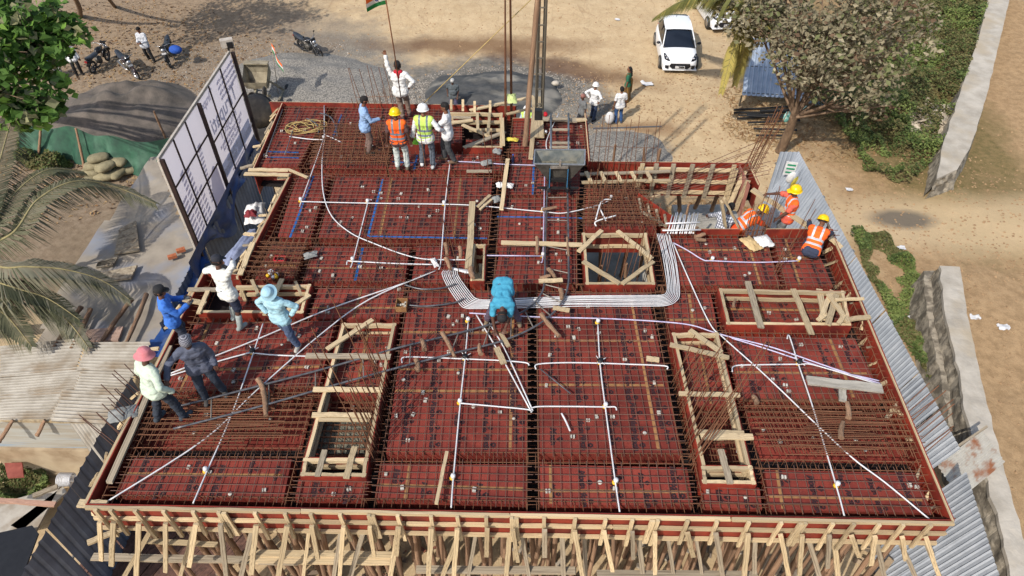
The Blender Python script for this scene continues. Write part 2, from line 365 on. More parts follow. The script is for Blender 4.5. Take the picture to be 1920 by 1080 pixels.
for (where,cp,dz,tapes) in BAYS:
    z=ZP+dz; poly=[P(x,y,z) for (x,y) in cp]
    ctr=sum(poly,Vector())/len(poly); ctr.z=z-.4
    t=thing('shuttering_panel','red plywood panel, '+where,'formwork panel',ctr)
    mb=MB(); bot=DK-.45
    mb.prism([(p.x,p.y) for p in poly],bot,z); mb.build('plywood',[M_PLY],t)
    if len(cp)>4: q=[poly[0],poly[1],poly[3],poly[4]]
    else: q=poly
    W=(q[1]-q[0]).length; D=(q[3]-q[0]).length
    for kind,pos in tapes:
        hw=.028
        if kind=='h': e=hw/D; pts=[quad_uv(q,.005,pos-e),quad_uv(q,.97,pos-e),quad_uv(q,.97,pos+e),quad_uv(q,.005,pos+e)]; zz=z+.003
        else: e=hw/W; pts=[quad_uv(q,pos-e,.01),quad_uv(q,pos+e,.01),quad_uv(q,pos+e,.98),quad_uv(q,pos-e,.98)]; zz=z+.0045
        n=14; m2=MB(); vs=[]
        for i in range(n+1):
            f=i/n; A,B=(lw(pts[0],pts[1],f),lw(pts[3],pts[2],f)) if kind=='h' else (lw(pts[0],pts[3],f),lw(pts[1],pts[2],f))
            k=rnd(-.08,.08); vs+=[A+(A-B)*k,B+(B-A)*k]
        for p_ in vs: p_.z=zz
        m2.add(vs,[(2*i,2*i+1,2*i+3,2*i+2) if kind=='v' else (2*i,2*i+1,2*i+3,2*i+2) for i in range(n)]); m2.build('joint_tape',M_TAPE,t)
    # printed marks in columns, like the factory print of the sheets
    if dz>-.3:
        nx=max(1,int(W/.44)); ny=max(1,int(D/.36)); k=0
        fade=1
        for i in range(nx):
            for j in range(ny):
                if k>=75: break
                if random.random()<.12: continue
                p_=quad_uv(q,(i+.5)/nx+rnd(-.02,.02),(j+.5+(.25 if i%2 else -.1))/ny*.96); k+=1
                s=rnd(.75,1.0)
                mm=Matrix.Translation(Vector((p_.x,p_.y,z+.002+.0001*k))-wloc(t))@Matrix.Rotation(rnd(-.04,.04),4,'Z')@Matrix.Diagonal((s,s,1,1))
                part('printed_mark',MARK,t,mm)
    low=('low' in where and 'floor' in where); dense='doubled' in where
    c=[p.copy() for p in q]
    if dense: lay_mat(where,[Vector((p.x,p.y,DK)) for p in c],DK-.06,.13,True,.12)
    elif low: lay_mat(where,c,z+.12,.13,True,.02)
    else: lay_mat(where,c,z+.045,.15 if 'rear' not in where else .145,False,.07 if dz==0 else .0)
    # cover blocks under the bars
    nb=max(2,int(W*D*2.0)) if not low else 2
    for i in range(nb):
        p_=quad_uv(q,rnd(.03,.97),rnd(.05,.95)); s=rnd(.85,1.2)
        o=part('cover_block',CB2 if random.random()<.8 else COVER,None,Matrix.Translation((p_.x,p_.y,z+.003))@Matrix.Rotation(rnd(-.3,.3)+ (PI/2 if random.random()<.5 else 0),4,'Z')@Matrix.Diagonal((s,s,1,1)))
        if cover_i<290: tag(o,'small pale cement cover block under the rebar mats on the red deck','cover block','cover blocks under the rebar mats'); cover_i+=1
        else: bpy.data.objects.remove(o)
# ---------------------------------------------------------------- beam cages in the trenches
_stc={}
def stirrup_mesh(w,h,m):
    k=(round(w,2),round(h,2),m.name)
    if k not in _stc:
        b=MB(); x=w/2; b.tube([(-x,0,0),(x,0,0)],.0055,4).tube([(x,0,0),(x,0,-h)],.0055,4).tube([(x,0,-h),(-x,0,-h)],.0055,4).tube([(-x,0,-h),(-x,0,0)],.0055,4).tube([(-x,0,0),(-x+.05,0,-.06)],.0055,4)
        _stc[k]=b.mesh('stirrup',m)
    return _stc[k]
def cage(label,a,b,w=.2,h=.36,z=ZP+.035,sp=.15,m=None,nb=2,r=.0085):
    m=m or M_RUST; A=P2(a,ZP);B=P2(b,ZP); A.z=B.z=z; L=(B-A).length; n=int(L/sp)
    while n>98: sp*=1.1; n=int(L/sp)
    t=thing('beam_cage',label,'rebar cage',(A+B)/2)
    d=(B-A).normalized(); x=d.cross(Vector((0,0,1))).normalized(); ang=math.atan2(d.y,d.x)-PI/2
    for lvl in(0,-1):
        for i in range(nb):
            o=(i/(nb-1)-.5)*(w-.02); p=x*o+Vector((0,0,lvl*(h-.02)-.01))
            stick('main_bar','bar',m,A+p-d*rnd(.05,.25),B+p+d*rnd(.05,.25),r,parent=t)
    me=stirrup_mesh(w,h,m)
    for i in range(n+1):
        p=A+d*(L*(i+rnd(-.12,.12))/n)
        part('stirrup',me,t,Matrix.Translation(p-wloc(t))@Matrix.Rotation(ang+rnd(-.05,.05),4,'Z')@Matrix.Rotation(rnd(-.06,.06),4,'X'))
    return t
CAGES=[
 ('rebar cage along the whole front edge of the deck',(212,940),(1762,962),.22),
 ('rebar cage behind the front row, left end beside the doubled mat',(248,849),(556,850),.2),
 ('rebar cage behind the front row, centre',(700,857),(1296,862),.22),
 ('rebar cage behind the front row, right end beside the doubled mat',(1425,871),(1712,876),.2),
 ('rebar cage behind the doubled mat at the left edge',(305,744),(600,735),.2),
 ('rebar cage behind the doubled mat at the right edge',(1386,757),(1658,759),.2),
 ('rebar cage behind the box where the left workers stand',(450,531),(760,535),.2),
 ('rebar cage running behind the bent-over worker',(768,539),(1088,541),.26),
 ('rebar cage in front of the square shaft',(1090,543),(1240,543),.26),
 ('rebar cage behind the long timber box',(1242,542),(1590,541),.2),
 ('rebar cage below the long blue tape',(512,452),(916,455),.2),
 ('rebar cage behind the long blue tape',(550,322),(940,326),.26),
 ('rebar cage behind the trolley rails',(935,370),(1096,370),.16),
 ('rebar cage under the hopper',(950,284),(1104,284),.16),
 ('rebar cage along the rear edge, left half',(536,198),(745,200),.18),
 ('rebar cage in front of the long timber box',(1352,619),(1610,622),.2),
 ('rebar cage along the upper right edge board',(1246,438),(1556,438),.2),
 ('rebar cage behind the bay where the left workers stand',(370,602),(580,600),.16),
 ('rebar cage in the trench of the rear wing',(1112,318),(1398,322),.26),
 ('rebar cage along the left edge of the deck, front part',(206,930),(392,520),.22),
 ('rebar cage along the left edge, middle part',(468,522),(552,333),.18),
 ('rebar cage along the left edge, rear part',(484,308),(534,202),.16),
 ('rebar cage left of the left stair opening',(548,940),(632,603),.22),
 ('rebar cage between the wide blue-taped bay and the narrow edge bay',(560,528),(622,332),.22),
 ('rebar cage at the rear beside the coiled rope',(564,312),(624,204),.18),
 ('rebar cage right of the left stair opening',(692,940),(756,548),.24),
 ('rebar cage down the centre of the deck',(999,948),(998,548),.22),
 ('rebar cage left of the bay between the small shafts',(917,530),(931,376),.22),
 ('rebar cage at the rear left of the hopper',(938,366),(957,210),.2),
 ('rebar cage left of the right stair opening',(1306,948),(1230,550),.24),
 ('rebar cage right of the right stair opening',(1432,952),(1352,622),.2),
 ('rebar cage left of the small upper right bay',(1466,538),(1442,440),.2),
 ('rebar cage along the right edge of the deck',(1766,955),(1556,442),.22),
 ('rebar cage left of the square shaft',(1089,535),(1088,376),.2),
 ('rebar cage right of the square shaft',(1240,538),(1222,440),.22),
 ('rebar cage along the right side behind the hopper',(1102,298),(1097,228),.14),
]
for l,a,b_,w in CAGES: cage(l,a,b_,w)
# a few cover blocks standing in the beam trenches along the front edge
for px,py in [(490+280,0)]: pass
# ---------------------------------------------------------------- edge boards
def edge_board(label,a,b,up=.15,down=.6,rails=True,side=1,m=None,zt=None):
    """vertical red board with a tan batten along its top edge; side=+1 : battens left of a->b"""
    A=P2(a,DK+up);B=P2(b,DK+up); d=(B-A).normalized(); nrm=Vector((-d.y,d.x,0))*side
    t=thing('edge_board',label,'formwork board',(A+B)/2-Vector((0,0,up+down)))
    mb=MB(); L=(B-A).length; h=up+down
    c0=A-Vector((0,0,h/2));c1=B-Vector((0,0,h/2)); mb.beam(c0,c1,.018,h,up=(0,0,1)); mb.build('board',[m or M_PLYE],t)
    if rails:
        for k,zz in enumerate((-.02,-.32)):
            stick('rail','plank',M_WOOD,A+nrm*.04+Vector((0,0,zz-.02)),B+nrm*.04+Vector((0,0,zz-.02)),.055,.06,t)
    else: stick('rail','plank',M_WOOD,A+nrm*.018+Vector((0,0,-.02)),B+nrm*.018+Vector((0,0,-.02)),.02,.04,t)
    return t
edge_board('red board with tan rail along the left edge, front part',(162,946),(384,510),side=1,rails=True)
edge_board('red board with tan rail along the left edge, middle part',(447,519),(547,325),side=1)
edge_board('red board with tan rail along the left edge, rear part',(474,320),(530,193),side=1,rails=False)
edge_board('red board along the rear edge, from the corner to the timber box',(505,191),(968,199),side=1,rails=False)
edge_board('red board along the rear edge behind the hopper',(962,222),(1100,222),side=1,rails=False,up=.12)
edge_board('red board right of the bay behind the hopper',(1098,212),(1106,302),side=-1,rails=False,up=.2)
edge_board('red board along the rear of the wing',(1106,303),(1408,306),side=1,rails=False,up=.18)
edge_board('red board at the right end of the rear wing',(1404,302),(1424,345),side=-1,rails=False,up=.18)
edge_board('red board behind the white pipe bundle',(1240,430),(1388,430),side=1,rails=False,up=.18)
edge_board('red board behind the small upper right bay',(1438,430),(1562,430),side=1,rails=False,up=.22)
edge_board('long red board with tan rail along the right edge',(1553,418),(1789,974),side=-1,rails=False,up=.2)
# inner face of step at the left
edge_board('short red board at the step of the left edge',(382,510),(452,516),side=1,rails=False)
# ---------------------------------------------------------------- front fascia with rails, stubs and struts
A=P(160,945,DK+.16);B=P(1790,975,DK+.16); d=(B-A).normalized(); out=Vector((d.y,-d.x,0))
fa=thing('front_fascia','long red and tan timber-railed fascia board along the front edge of the deck','formwork board',(A+B)/2-Vector((0,0,.8)))
mb=MB(); mb.beam(A-Vector((0,0,.4)),B-Vector((0,0,.4)),.018,.8,up=(0,0,1)); mb.build('board',[M_PLYE],fa)
for zz in (-.035,-.38,-.73):
    L=(B-A).length; k=4 if zz>-.1 else 5
    cuts=[0]+sorted([(i+rnd(-.15,.15))/k for i in range(1,k)])+[1]
    for i in range(k):
        a=A+d*(L*cuts[i]+.004)+out*.045+Vector((0,0,zz+rnd(-.01,.01))); b_=A+d*(L*cuts[i+1]-.004)+out*.045+Vector((0,0,zz+rnd(-.01,.01)))
        stick('rail','plank',M_WOOD,a,b_,.05,.075,fa)
ST_PX=[182,212,258,312,367,417,485,540,592,647,697,755,817,866,918,966,1028,1085,1143,1192,1237,1295,1348,1407,1467,1512,1562,1602,1647,1693,1743]
TIE=[0,0,0,0,0,1,0,0,0,0,1,0,0,0,0,1,0,0,0,0,1,0,0,0,0,1,0,0,0,0,0]
for i,px in enumerate(ST_PX):
    f=(px-160)/(1790-160)
    X=A+d*((B-A).length*f)
    # batten tied on the fascia
    w=.06
    stick('batten','plank',M_WOOD,X+out*.1+Vector((rnd(-.02,.02),0,.0)),X+out*.1+Vector((rnd(-.03,.03),0,-rnd(.78,.95))),w,.045,fa,up=(0,1,0))
    if TIE[i]:
        s=1 if px<1000 else -1
        stick('batten','plank',M_WOOD,X+out*.1+Vector((.07*s,0,-.02)),X+out*.1+Vector((.1*s,0,-.8)),.09,.04,fa,up=(0,1,0))
LEDz=3.75
lab_f='raking timber strut leaning from the front fascia down to the ledger'
for i,px in enumerate(ST_PX):
    f=(px-160)/(1790-160); X=A+d*((B-A).length*f)
    top=X+out*.19+Vector((rnd(-.03,.03),0,-.24))
    bot=P(px+rnd(-14,9),rnd(1040,1078),DK-1.25) if random.random()<.7 else P(px+rnd(-22,22),rnd(1075,1100),DK-1.7)
    plank(top,bot,rnd(.065,.09),.045,'raking timber strut on the front fascia, '+ORD[i]+' from the left end',name='strut',group='raking struts of the front fascia',up=(0,1,0),cat='strut',m=M_WOOD if random.random()<.75 else M_GREYWOOD)
    if random.random()<.75:
        top2=X+out*.0+Vector((rnd(.15,.4),0,-.8)); bot2=P(px+rnd(4,34),1100,DK-2.1)
        plank(top2,bot2,rnd(.06,.09),.04,'lower raking timber behind the front struts, right of the '+ORD[i]+' strut',name='strut',group='lower struts under the front edge',up=(0,1,0),cat='strut',m=M_GREYWOOD if random.random()<.5 else M_WOOD)
def pz(a,b,z,w,h,label,m=None,name='plank',cat='plank',z2=None,**k): return plank(P2(a,z),P2(b,z if z2 is None else z2),w,h,label,m,name=name,cat=cat,**k)
pz((173,1044),(560,1053),3.95,.13,.06,'long grey ledger board tied across the front struts at bottom left',M_GREYWOOD)
pz((470,1037),(743,1041),4.0,.12,.05,'pale plank lying on the ledger left of centre, upper of the pair')
pz((466,1051),(742,1053),3.96,.12,.05,'pale plank lying on the ledger left of centre, lower of the pair')
pz((780,1068),(1080,1070),3.9,.13,.06,'grey ledger board low under the front centre',M_GREYWOOD)
pz((1120,1076),(1420,1078),3.9,.13,.06,'grey ledger board at the bottom edge right of centre',M_GREYWOOD)
pz((164,1018),(240,986),4.6,.1,.05,'short raking timber sticking out at the front left corner')
pz((270,1014),(408,1021),4.3,.09,.04,'thin crossbar between the front struts at left')
# ---------------------------------------------------------------- log props under the deck
random.seed(21)
front_y=(A.y+B.y)/2
n=0
for row,(yy,cnt) in enumerate([(.35,46),(1.0,40),(1.7,34),(2.6,26),(4.2,18),(6.5,16),(9.0,14),(11.5,12)]):
    for i in range(cnt):
        x=lerp(A.x+.25,B.x-.25,(i+rnd(.2,.8))/cnt)
        if row>4: x=lerp(A.x+2.2,B.x-2.6,(i+rnd(.2,.8))/cnt)
        y=front_y+yy+rnd(-.15,.15)
        top=Vector((x+rnd(-.1,.1),y,DK-.48)); bot=Vector((x+rnd(-.4,.4),y+rnd(-.25,.3),0))
        log(bot,top,rnd(.042,.062),'crooked brown log prop standing under the deck formwork',name='log_prop',group='log props under the deck',cat='prop'); n+=1
# ================================================================ ground
def ground_material():
    M=bpy.data.materials.new('packed_dirt'); M.use_nodes=True; t=M.node_tree;N=t.nodes;L=t.links; b=N['Principled BSDF']; b.inputs['Roughness'].default_value=.95; b.inputs['Specular IOR Level'].default_value=.15
    tc=N.new('ShaderNodeTexCoord')
    def noise_(s,d=6,r=.6,warp=None):
        n=N.new('ShaderNodeTexNoise'); n.inputs['Scale'].default_value=s; n.inputs['Detail'].default_value=d; n.inputs['Roughness'].default_value=r; L.new(tc.outputs['Object'],n.inputs['Vector']); return n
    def mixc(fac,a,bb):
        m=N.new('ShaderNodeMix'); m.data_type='RGBA'; L.new(fac,m.inputs[0])
        for s_,k in((a,6),(bb,7)):
            if isinstance(s_,tuple): m.inputs[k].default_value=(*s_,1)
            else: L.new(s_,m.inputs[k])
        return m.outputs[2]
    def rng(sock,a,b_,c=0,d_=1):
        m=N.new('ShaderNodeMapRange'); m.inputs[1].default_value=a; m.inputs[2].default_value=b_; m.inputs[3].default_value=c; m.inputs[4].default_value=d_; L.new(sock,m.inputs[0]); return m.outputs[0]
    wob=noise_(.55,7,.65); wob2=noise_(.22,3,.5)
    fine=noise_(9,8,.75); mid=noise_(1.3,7,.7)
    c=mixc(rng(mid.outputs[0],.35,.68),S(210,186,150),S(190,164,128))
    c=mixc(rng(fine.outputs[0],.52,.78,0,.7),c,S(168,142,110))
    # faint wheel tracks: thin curved darker scratches
    for sc_,wd,am,seed in ((.32,.006,.5,0),(.7,.008,.4,40),(1.5,.012,.35,90)):
        mp=N.new('ShaderNodeMapping'); mp.inputs['Location'].default_value=(seed,seed*.7,0); mp.inputs['Scale'].default_value=(1,.6,1); L.new(tc.outputs['Object'],mp.inputs[0])
        n=N.new('ShaderNodeTexNoise'); n.inputs['Scale'].default_value=sc_; n.inputs['Detail'].default_value=3; n.inputs['Distortion'].default_value=.6; L.new(mp.outputs[0],n.inputs['Vector'])
        s1=N.new('ShaderNodeMath'); s1.operation='SUBTRACT'; s1.inputs[1].default_value=.5; L.new(n.outputs[0],s1.inputs[0]); ab=N.new('ShaderNodeMath'); ab.operation='ABSOLUTE'; L.new(s1.outputs[0],ab.inputs[0])
        c=mixc(rng(ab.outputs[0],0,wd,am,0),c,S(160,132,102))
    def region(c,px,py,rx,ry,col,soft=.35,amt=1,wobble=1.2,ang=0):
        w=P(px,py,0); mp=N.new('ShaderNodeMapping'); mp.vector_type='TEXTURE'; mp.inputs['Location'].default_value=(w.x,w.y,0); mp.inputs['Rotation'].default_value=(0,0,ang); mp.inputs['Scale'].default_value=(rx,ry,1); L.new(tc.outputs['Object'],mp.inputs[0])
        le=N.new('ShaderNodeVectorMath'); le.operation='LENGTH'; L.new(mp.outputs[0],le.inputs[0])
        ad=N.new('ShaderNodeMath'); ad.operation='MULTIPLY_ADD'; L.new(wob.outputs[0],ad.inputs[0]); ad.inputs[1].default_value=wobble; L.new(le.outputs['Value'],ad.inputs[2])
        f=rng(ad.outputs[0],1+wobble*.5+soft*.5,1+wobble*.5-soft*.5,0,amt)
        return mixc(f,c,col)
    def two(a,b_,s=5): return mixc(rng(noise_(s,6,.7).outputs[0],.4,.62),a,b_)
    grav=two(S(150,142,130),S(112,108,102),14)
    c=region(c,480,130,7.2,5.5,grav,.5)
    c=region(c,640,190,6.5,3.0,grav,.5)
    c=region(c,760,215,5,3.2,two(S(160,150,136),S(132,124,114),3),.5)
    c=region(c,930,190,5.4,4.2,two(S(132,126,118),S(96,94,90),2.5),.3,wobble=1.0)
    c=region(c,1080,225,1.6,1.4,grav,.3)
    c=region(c,1168,288,1.9,1.5,grav,.3)
    c=region(c,900,85,5,.9,S(112,80,56),.9,.75,1.6)
    c=region(c,1080,130,3.5,.8,S(112,80,56),.9,.7,1.6,-.4)
    c=region(c,1200,240,1.5,.5,S(122,88,62),.9,.6,1.6)
    c=region(c,90,420,5,5,two(S(128,112,94),S(100,88,74),5),.4,.9)
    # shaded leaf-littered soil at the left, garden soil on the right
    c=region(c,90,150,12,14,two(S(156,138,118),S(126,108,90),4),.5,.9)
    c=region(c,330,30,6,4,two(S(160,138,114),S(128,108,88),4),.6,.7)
    c=region(c,1900,300,8.5,34,two(S(178,148,112),S(150,122,90),3),.25,.9,.6,-.06)
    c=region(c,1680,190,3.7,9.5,two(S(130,112,76),S(98,92,56),5),.5,.85)
    c=region(c,1840,420,9,1.5,S(208,184,148),.8,.7,1)
    c=region(c,1690,410,1.2,.5,S(92,88,84),.6,.8,1)
    c=region(c,1320,400,2.2,2,two(S(170,142,108),S(120,104,84),5),.5,.7)
    L.new(c,b.inputs['Base Color'])
    bp=N.new('ShaderNodeBump'); bp.inputs['Strength'].default_value=.55; bp.inputs['Distance'].default_value=.06
    ad=N.new('ShaderNodeMath'); ad.operation='MULTIPLY_ADD'; L.new(noise_(22,6,.8).outputs[0],ad.inputs[0]); ad.inputs[1].default_value=.5; L.new(noise_(2.5,7,.7).outputs[0],ad.inputs[2])
    L.new(ad.outputs[0],bp.inputs['Height']); L.new(bp.outputs[0],b.inputs['Normal'])
    return M
M_DIRT=ground_material()
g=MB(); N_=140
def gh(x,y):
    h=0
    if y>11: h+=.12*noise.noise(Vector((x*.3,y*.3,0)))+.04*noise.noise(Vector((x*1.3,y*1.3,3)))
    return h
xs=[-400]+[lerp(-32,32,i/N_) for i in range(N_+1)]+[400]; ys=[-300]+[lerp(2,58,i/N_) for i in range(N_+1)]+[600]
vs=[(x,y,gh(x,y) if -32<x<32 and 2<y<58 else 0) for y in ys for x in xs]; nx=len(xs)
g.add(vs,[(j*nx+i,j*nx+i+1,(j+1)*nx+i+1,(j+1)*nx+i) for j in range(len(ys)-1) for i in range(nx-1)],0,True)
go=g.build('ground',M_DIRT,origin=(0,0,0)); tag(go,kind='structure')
# ================================================================ timber boxes round the openings
random.seed(5)
def timber_box(label,c,zt=.15,h=.5,sides='NESW',low=True,rw=.06,rh=.09,posts=True,cat='formwork box'):
    """box of red boards with tan rails; c = TL,TR,BR,BL pixels at the top edge"""
    q=[P(x,y,DK+zt) for (x,y) in c]; ctr=sum(q,Vector())/4; ctr.z=DK+zt-h
    t=thing('timber_box',label,cat,ctr)
    for k,s in enumerate('NESW'):
        if s not in sides: continue
        a=q[k];b_=q[(k+1)%4]; d=(b_-a).normalized(); inn=Vector((-d.y,d.x,0)); 
        if (ctr-a).dot(inn)<0: inn=-inn
        MB().beam(a-Vector((0,0,h/2)),b_-Vector((0,0,h/2)),.018,h,up=(0,0,1)).build('board',[M_PLYE],t)
        stick('rail','plank',M_WOOD,a+inn*(.012+rw/2)+Vector((0,0,-rh/2+.012)),b_+inn*(.012+rw/2)+Vector((0,0,-rh/2+.012)),rw,rh,t)
        if low: stick('rail','plank',M_WOOD,a+inn*(.012+rw/2)+Vector((0,0,-h*.62)),b_+inn*(.012+rw/2)+Vector((0,0,-h*.62)),rw*.8,rh*.9,t)
    if posts:
        for a in q:
            i=(ctr-a); i.z=0; i.normalize()
            stick('corner_post','plank',M_WOOD,a+i*.11-Vector((0,0,.1)),a+i*.13-Vector((0,0,h)),.08,.06,t)
    return t
timber_box('square shaft box of red boards and tan rails with corner braces',[(1091,437),(1213,437),(1229,534),(1098,534)],.15,.6)
timber_box('narrow dark shaft box right of the leaning pale plank',[(887,458),(911,458),(908,527),(881,527)],.12,.6,rw=.04)
timber_box('long timber box with a sunken red floor near the right edge',[(1347,541),(1583,546),(1597,611),(1363,609)],.17,.42)
timber_box('left stair opening framed in tan timber with crosspieces',[(641,606),(743,606),(692,858),(571,858)],.15,.45,sides='NEW')
timber_box('right stair opening framed in tan timber with crosspieces',[(1259,624),(1347,624),(1408,874),(1315,874)],.15,.45,sides='NEW')
timber_box('short box closing the front end of the left stair opening',[(570,858),(691,858),(686,895),(563,893)],.17,.38,low=True)
timber_box('short box closing the front end of the right stair opening',[(1314,873),(1410,873),(1418,909),(1317,907)],.17,.38,low=True)
timber_box('timber box in which the left workers stand',[(444,535),(584,533),(568,588),(371,587)],.16,.4,sides='NES')
timber_box('timber box with two red rails at the rear right of the standing men',[(842,210),(943,212),(942,277),(868,277)],.2,.5,sides='NES')
B=DK+.19
def pk(a,b,label,w=.1,h=.035,z=B,z2=None,m=None,name='plank',**k): return pz(a,b,z,w,h,label,m,name,z2=z2,**k)
G=M_GREYWOOD
for a,b,l,w,m in [
 ((1085,472),(1128,432),'corner brace across the upper left corner of the square shaft',.11,None),
 ((1158,433),(1223,485),'corner brace across the upper right corner of the square shaft',.1,None),
 ((1093,490),(1162,532),'corner brace across the lower left corner of the square shaft',.11,None),
 ((1167,532),(1225,490),'corner brace across the lower right corner of the square shaft',.1,None),
 ((1402,528),(1427,615),'weathered grey plank laid across the long timber box',.13,G),
 ((1487,542),(1522,627),'tan plank laid across the long timber box near its right end',.12,None),
 ((1293,619),(1353,661),'diagonal plank across the upper right corner of the right stair opening',.11,None),
 ((1256,646),(1367,671),'slanting plank across the top of the right stair opening',.1,None),
 ((1273,738),(1387,741),'middle crosspiece of the right stair opening',.09,None),
 ((1305,810),(1395,812),'lower crosspiece of the right stair opening, rear one',.09,None),
 ((1314,819),(1412,819),'lower crosspiece of the right stair opening, front one',.12,None),
 ((1351,843),(1369,907),'short grey plank across the front box of the right stair opening',.11,G),
 ((613,655),(699,599),'diagonal plank across the top of the left stair opening',.1,None),
 ((573,667),(732,669),'long grey crosspiece over the left stair opening',.12,G),
 ((587,730),(717,731),'pale crosspiece over the middle of the left stair opening',.1,None),
 ((585,778),(696,779),'crosspiece at the rear edge of the wet concrete',.1,None),
 ((598,787),(694,788),'thin crosspiece just in front of the one at the wet concrete',.06,None),
 ((595,893),(609,844),'grey plank across the front box of the left stair opening',.1,G),
 ((649,897),(665,838),'tan plank across the front box of the left stair opening',.11,None),
 ((352,543),(406,543),'grey plank stub pointing left from the box of the left workers',.1,G),
 ((345,561),(385,570),'tan plank stub beside the man in the blue shirt',.12,None),
 ((497,591),(529,523),'plank across the box behind the man in the pale blue bucket hat',.11,None),
 ((540,581),(581,553),'diagonal plank beside the elbow of the man in the bucket hat',.09,None),
 ((472,525),(485,554),'short plank across the far rail left of the bucket hat',.07,None),
 ((554,528),(565,554),'short plank across the far rail right of the bucket hat',.06,None),
 ((390,545),(372,588),'slanting plank on the left side of the box of the left workers',.09,None),
 ((458,326),(542,328),'lower of two pale planks at the step of the left edge',.11,None),
 ((466,318),(541,319),'upper of two pale planks at the step of the left edge',.11,None),
 ((541,318),(577,333),'diagonal plank at the inner corner of the left step',.07,None),
 ((940,455),(1092,459),'long pale plank crossing the trolley rails',.12,None),
 ((886,378),(878,503),'long pale plank leading to the narrow shaft',.15,None),
 ((952,298),(940,393),'narrow patched plank left of the hopper',.1,None),
 ((896,388),(919,366),'short plank among the cloths left of the trolley rails',.08,None),
 ((900,393),(922,374),'shorter pale plank among the cloths left of the trolley rails',.06,None),
 ((1087,327),(1257,321),'rear rail of the ladder-like plank row right of the hopper',.09,G),
 ((1091,342),(1257,338),'front rail of the ladder-like plank row right of the hopper',.1,None),
 ((881,207),(1001,181),'long pale plank slanting up over the rear timber box',.11,None),
 ((950,214),(997,203),'short plank slanting behind the two tall rods',.09,None),
 ((867,234),(918,256),'slanting plank in the middle of the rear timber box',.1,None),
 ((870,277),(947,247),'grey plank slanting across the front of the rear timber box',.12,G),
 ((843,231),(887,225),'wide plank across the left side of the rear timber box',.12,None),
 ((849,220),(883,221),'short grey plank on the rear rail of the rear timber box',.09,G),
 ((1007,182),(1010,258),'wide pale plank standing left of the trolley ladder',.3,None),
 ((1002,203),(995,298),'narrow plank beside the leaning log pole',.12,None),
 ((1012,223),(1082,226),'pale plank lying along the rear edge behind the hopper',.18,G),
 ((1080,226),(1100,224),'short tan plank at the rear corner behind the hopper',.13,None),
 ((875,321),(922,321),'thin grey plank lying in front of the green-vested man',.09,G),
 ((818,945),(838,847),'thin pale batten lying across the front row of bays',.06,None),
 ((1037,577),(1068,582),'short split plank on the rebar beside the trolley curve',.1,None),
 ((1212,672),(1236,675),'small loose plank piece beside the right stair opening',.11,None),
 ((931,652),(945,682),'small plank piece between the paired white conduits',.12,None),
 ((939,625),(954,650),'plank piece under the hands of the bent-over worker',.08,None),
 ((1055,525),(1010,527),'short plank under the trolley rails near the curve',.1,None),
]: pk(a,b,l,w,.036,m=m)
for a,b,l in [((1110,480),(1112,540),'a'),]: pass
for i,x in enumerate((1099,1126,1155,1184,1213)):
    pk((x,322),(x+9,340),'short rung in the plank row right of the hopper, '+ORD[i]+' from the left',.09,.03,z=B+.04,group='rungs of the plank row right of the hopper')
# stubs along the rear box
for i,(x,y0,y1) in enumerate([(846,187,208),(868,187,209),(890,190,212),(919,189,212)]):
    pk((x,y0),(x,y1),'short upright stub on the rear timber box, '+ORD[i]+' from the left',.07,.04,z=DK+.35,z2=DK+.15,group='stubs of the rear timber box')
for i,(x,y0,y1,dx) in enumerate([(895,212,246,1),(918,212,252,-3),(942,222,272,2)]):
    pk((x,y0),(x+dx,y1),['dark upright inside the rear timber box, left one','tan upright inside the rear timber box, middle one','pale upright inside the rear timber box, right one'][i],.08,.05,z=DK+.24)
pk((848,229),(942,229),'middle rail of the rear timber box',.11,.05,z=DK+.1)
pk((880,244),(942,244),'lower rail of the rear timber box',.11,.05,z=DK+.0)
# scrap boards at the right end of the long box
for i,(a,b_,w) in enumerate([((1536,543),(1547,600),.13),((1560,545),(1537,600),.1),((1568,553),(1552,609),.12),((1553,552),(1590,604),.1),((1578,600),(1632,594),.1),((1566,562),(1620,560),.06),((1533,601),(1547,590),.09),((1572,607),(1583,590),.09)]):
    pk(a,b_,'scrap board in the long timber box, '+['leftmost upright','crossing the leftmost one','middle upright','slanting rightmost','sticking out low to the right','sticking out high to the right','short one at the lower left','short one at the lower right'][i],w,.04,z=DK+.1+.03*i,z2=DK+.22+.02*i,group='scrap boards in the long timber box')
# triangular props behind the upper right board
pk((1360,425),(1353,378),'tan board of the triangular brace behind the upper edge, left leg',.1,.05,z=DK+.1,z2=DK+.9)
pk((1384,425),(1358,372),'tan board of the triangular brace behind the upper edge, right leg',.1,.05,z=DK+.1,z2=DK+.95)
# wing wall
def wall_board(label,a,b,up,down,rails=(),m=None,stubs=()):
    A_=P2(a,DK+up);B_=P2(b,DK+up); t=thing('edge_board',label,'formwork board',(A_+B_)/2-Vector((0,0,up+down)))
    d=(B_-A_).normalized(); o=Vector((d.y,-d.x,0)); h=up+down
    MB().beam(A_-Vector((0,0,h/2)),B_-Vector((0,0,h/2)),.018,h,up=(0,0,1)).build('board',[m or M_PLYE],t)
    for r in rails: stick('rail','plank',M_WOOD,A_+o*.045-Vector((0,0,r)),B_+o*.045-Vector((0,0,r)),.06,.09,t)
    for f in stubs:
        x=A_+(B_-A_)*f+o*.1
        stick('batten','plank',G if random.random()<.4 else M_WOOD,x+Vector((0,0,.18)),x-Vector((rnd(0,.08),0,h-.02)),.11,.045,t,up=(0,1,0))
    return t
wall_board('red board wall with tan rails and uprights facing the pit',(1197,313),(1384,316),.15,.75,(.03,.4,.75),stubs=(.03,.17,.34,.53,.73,.94))
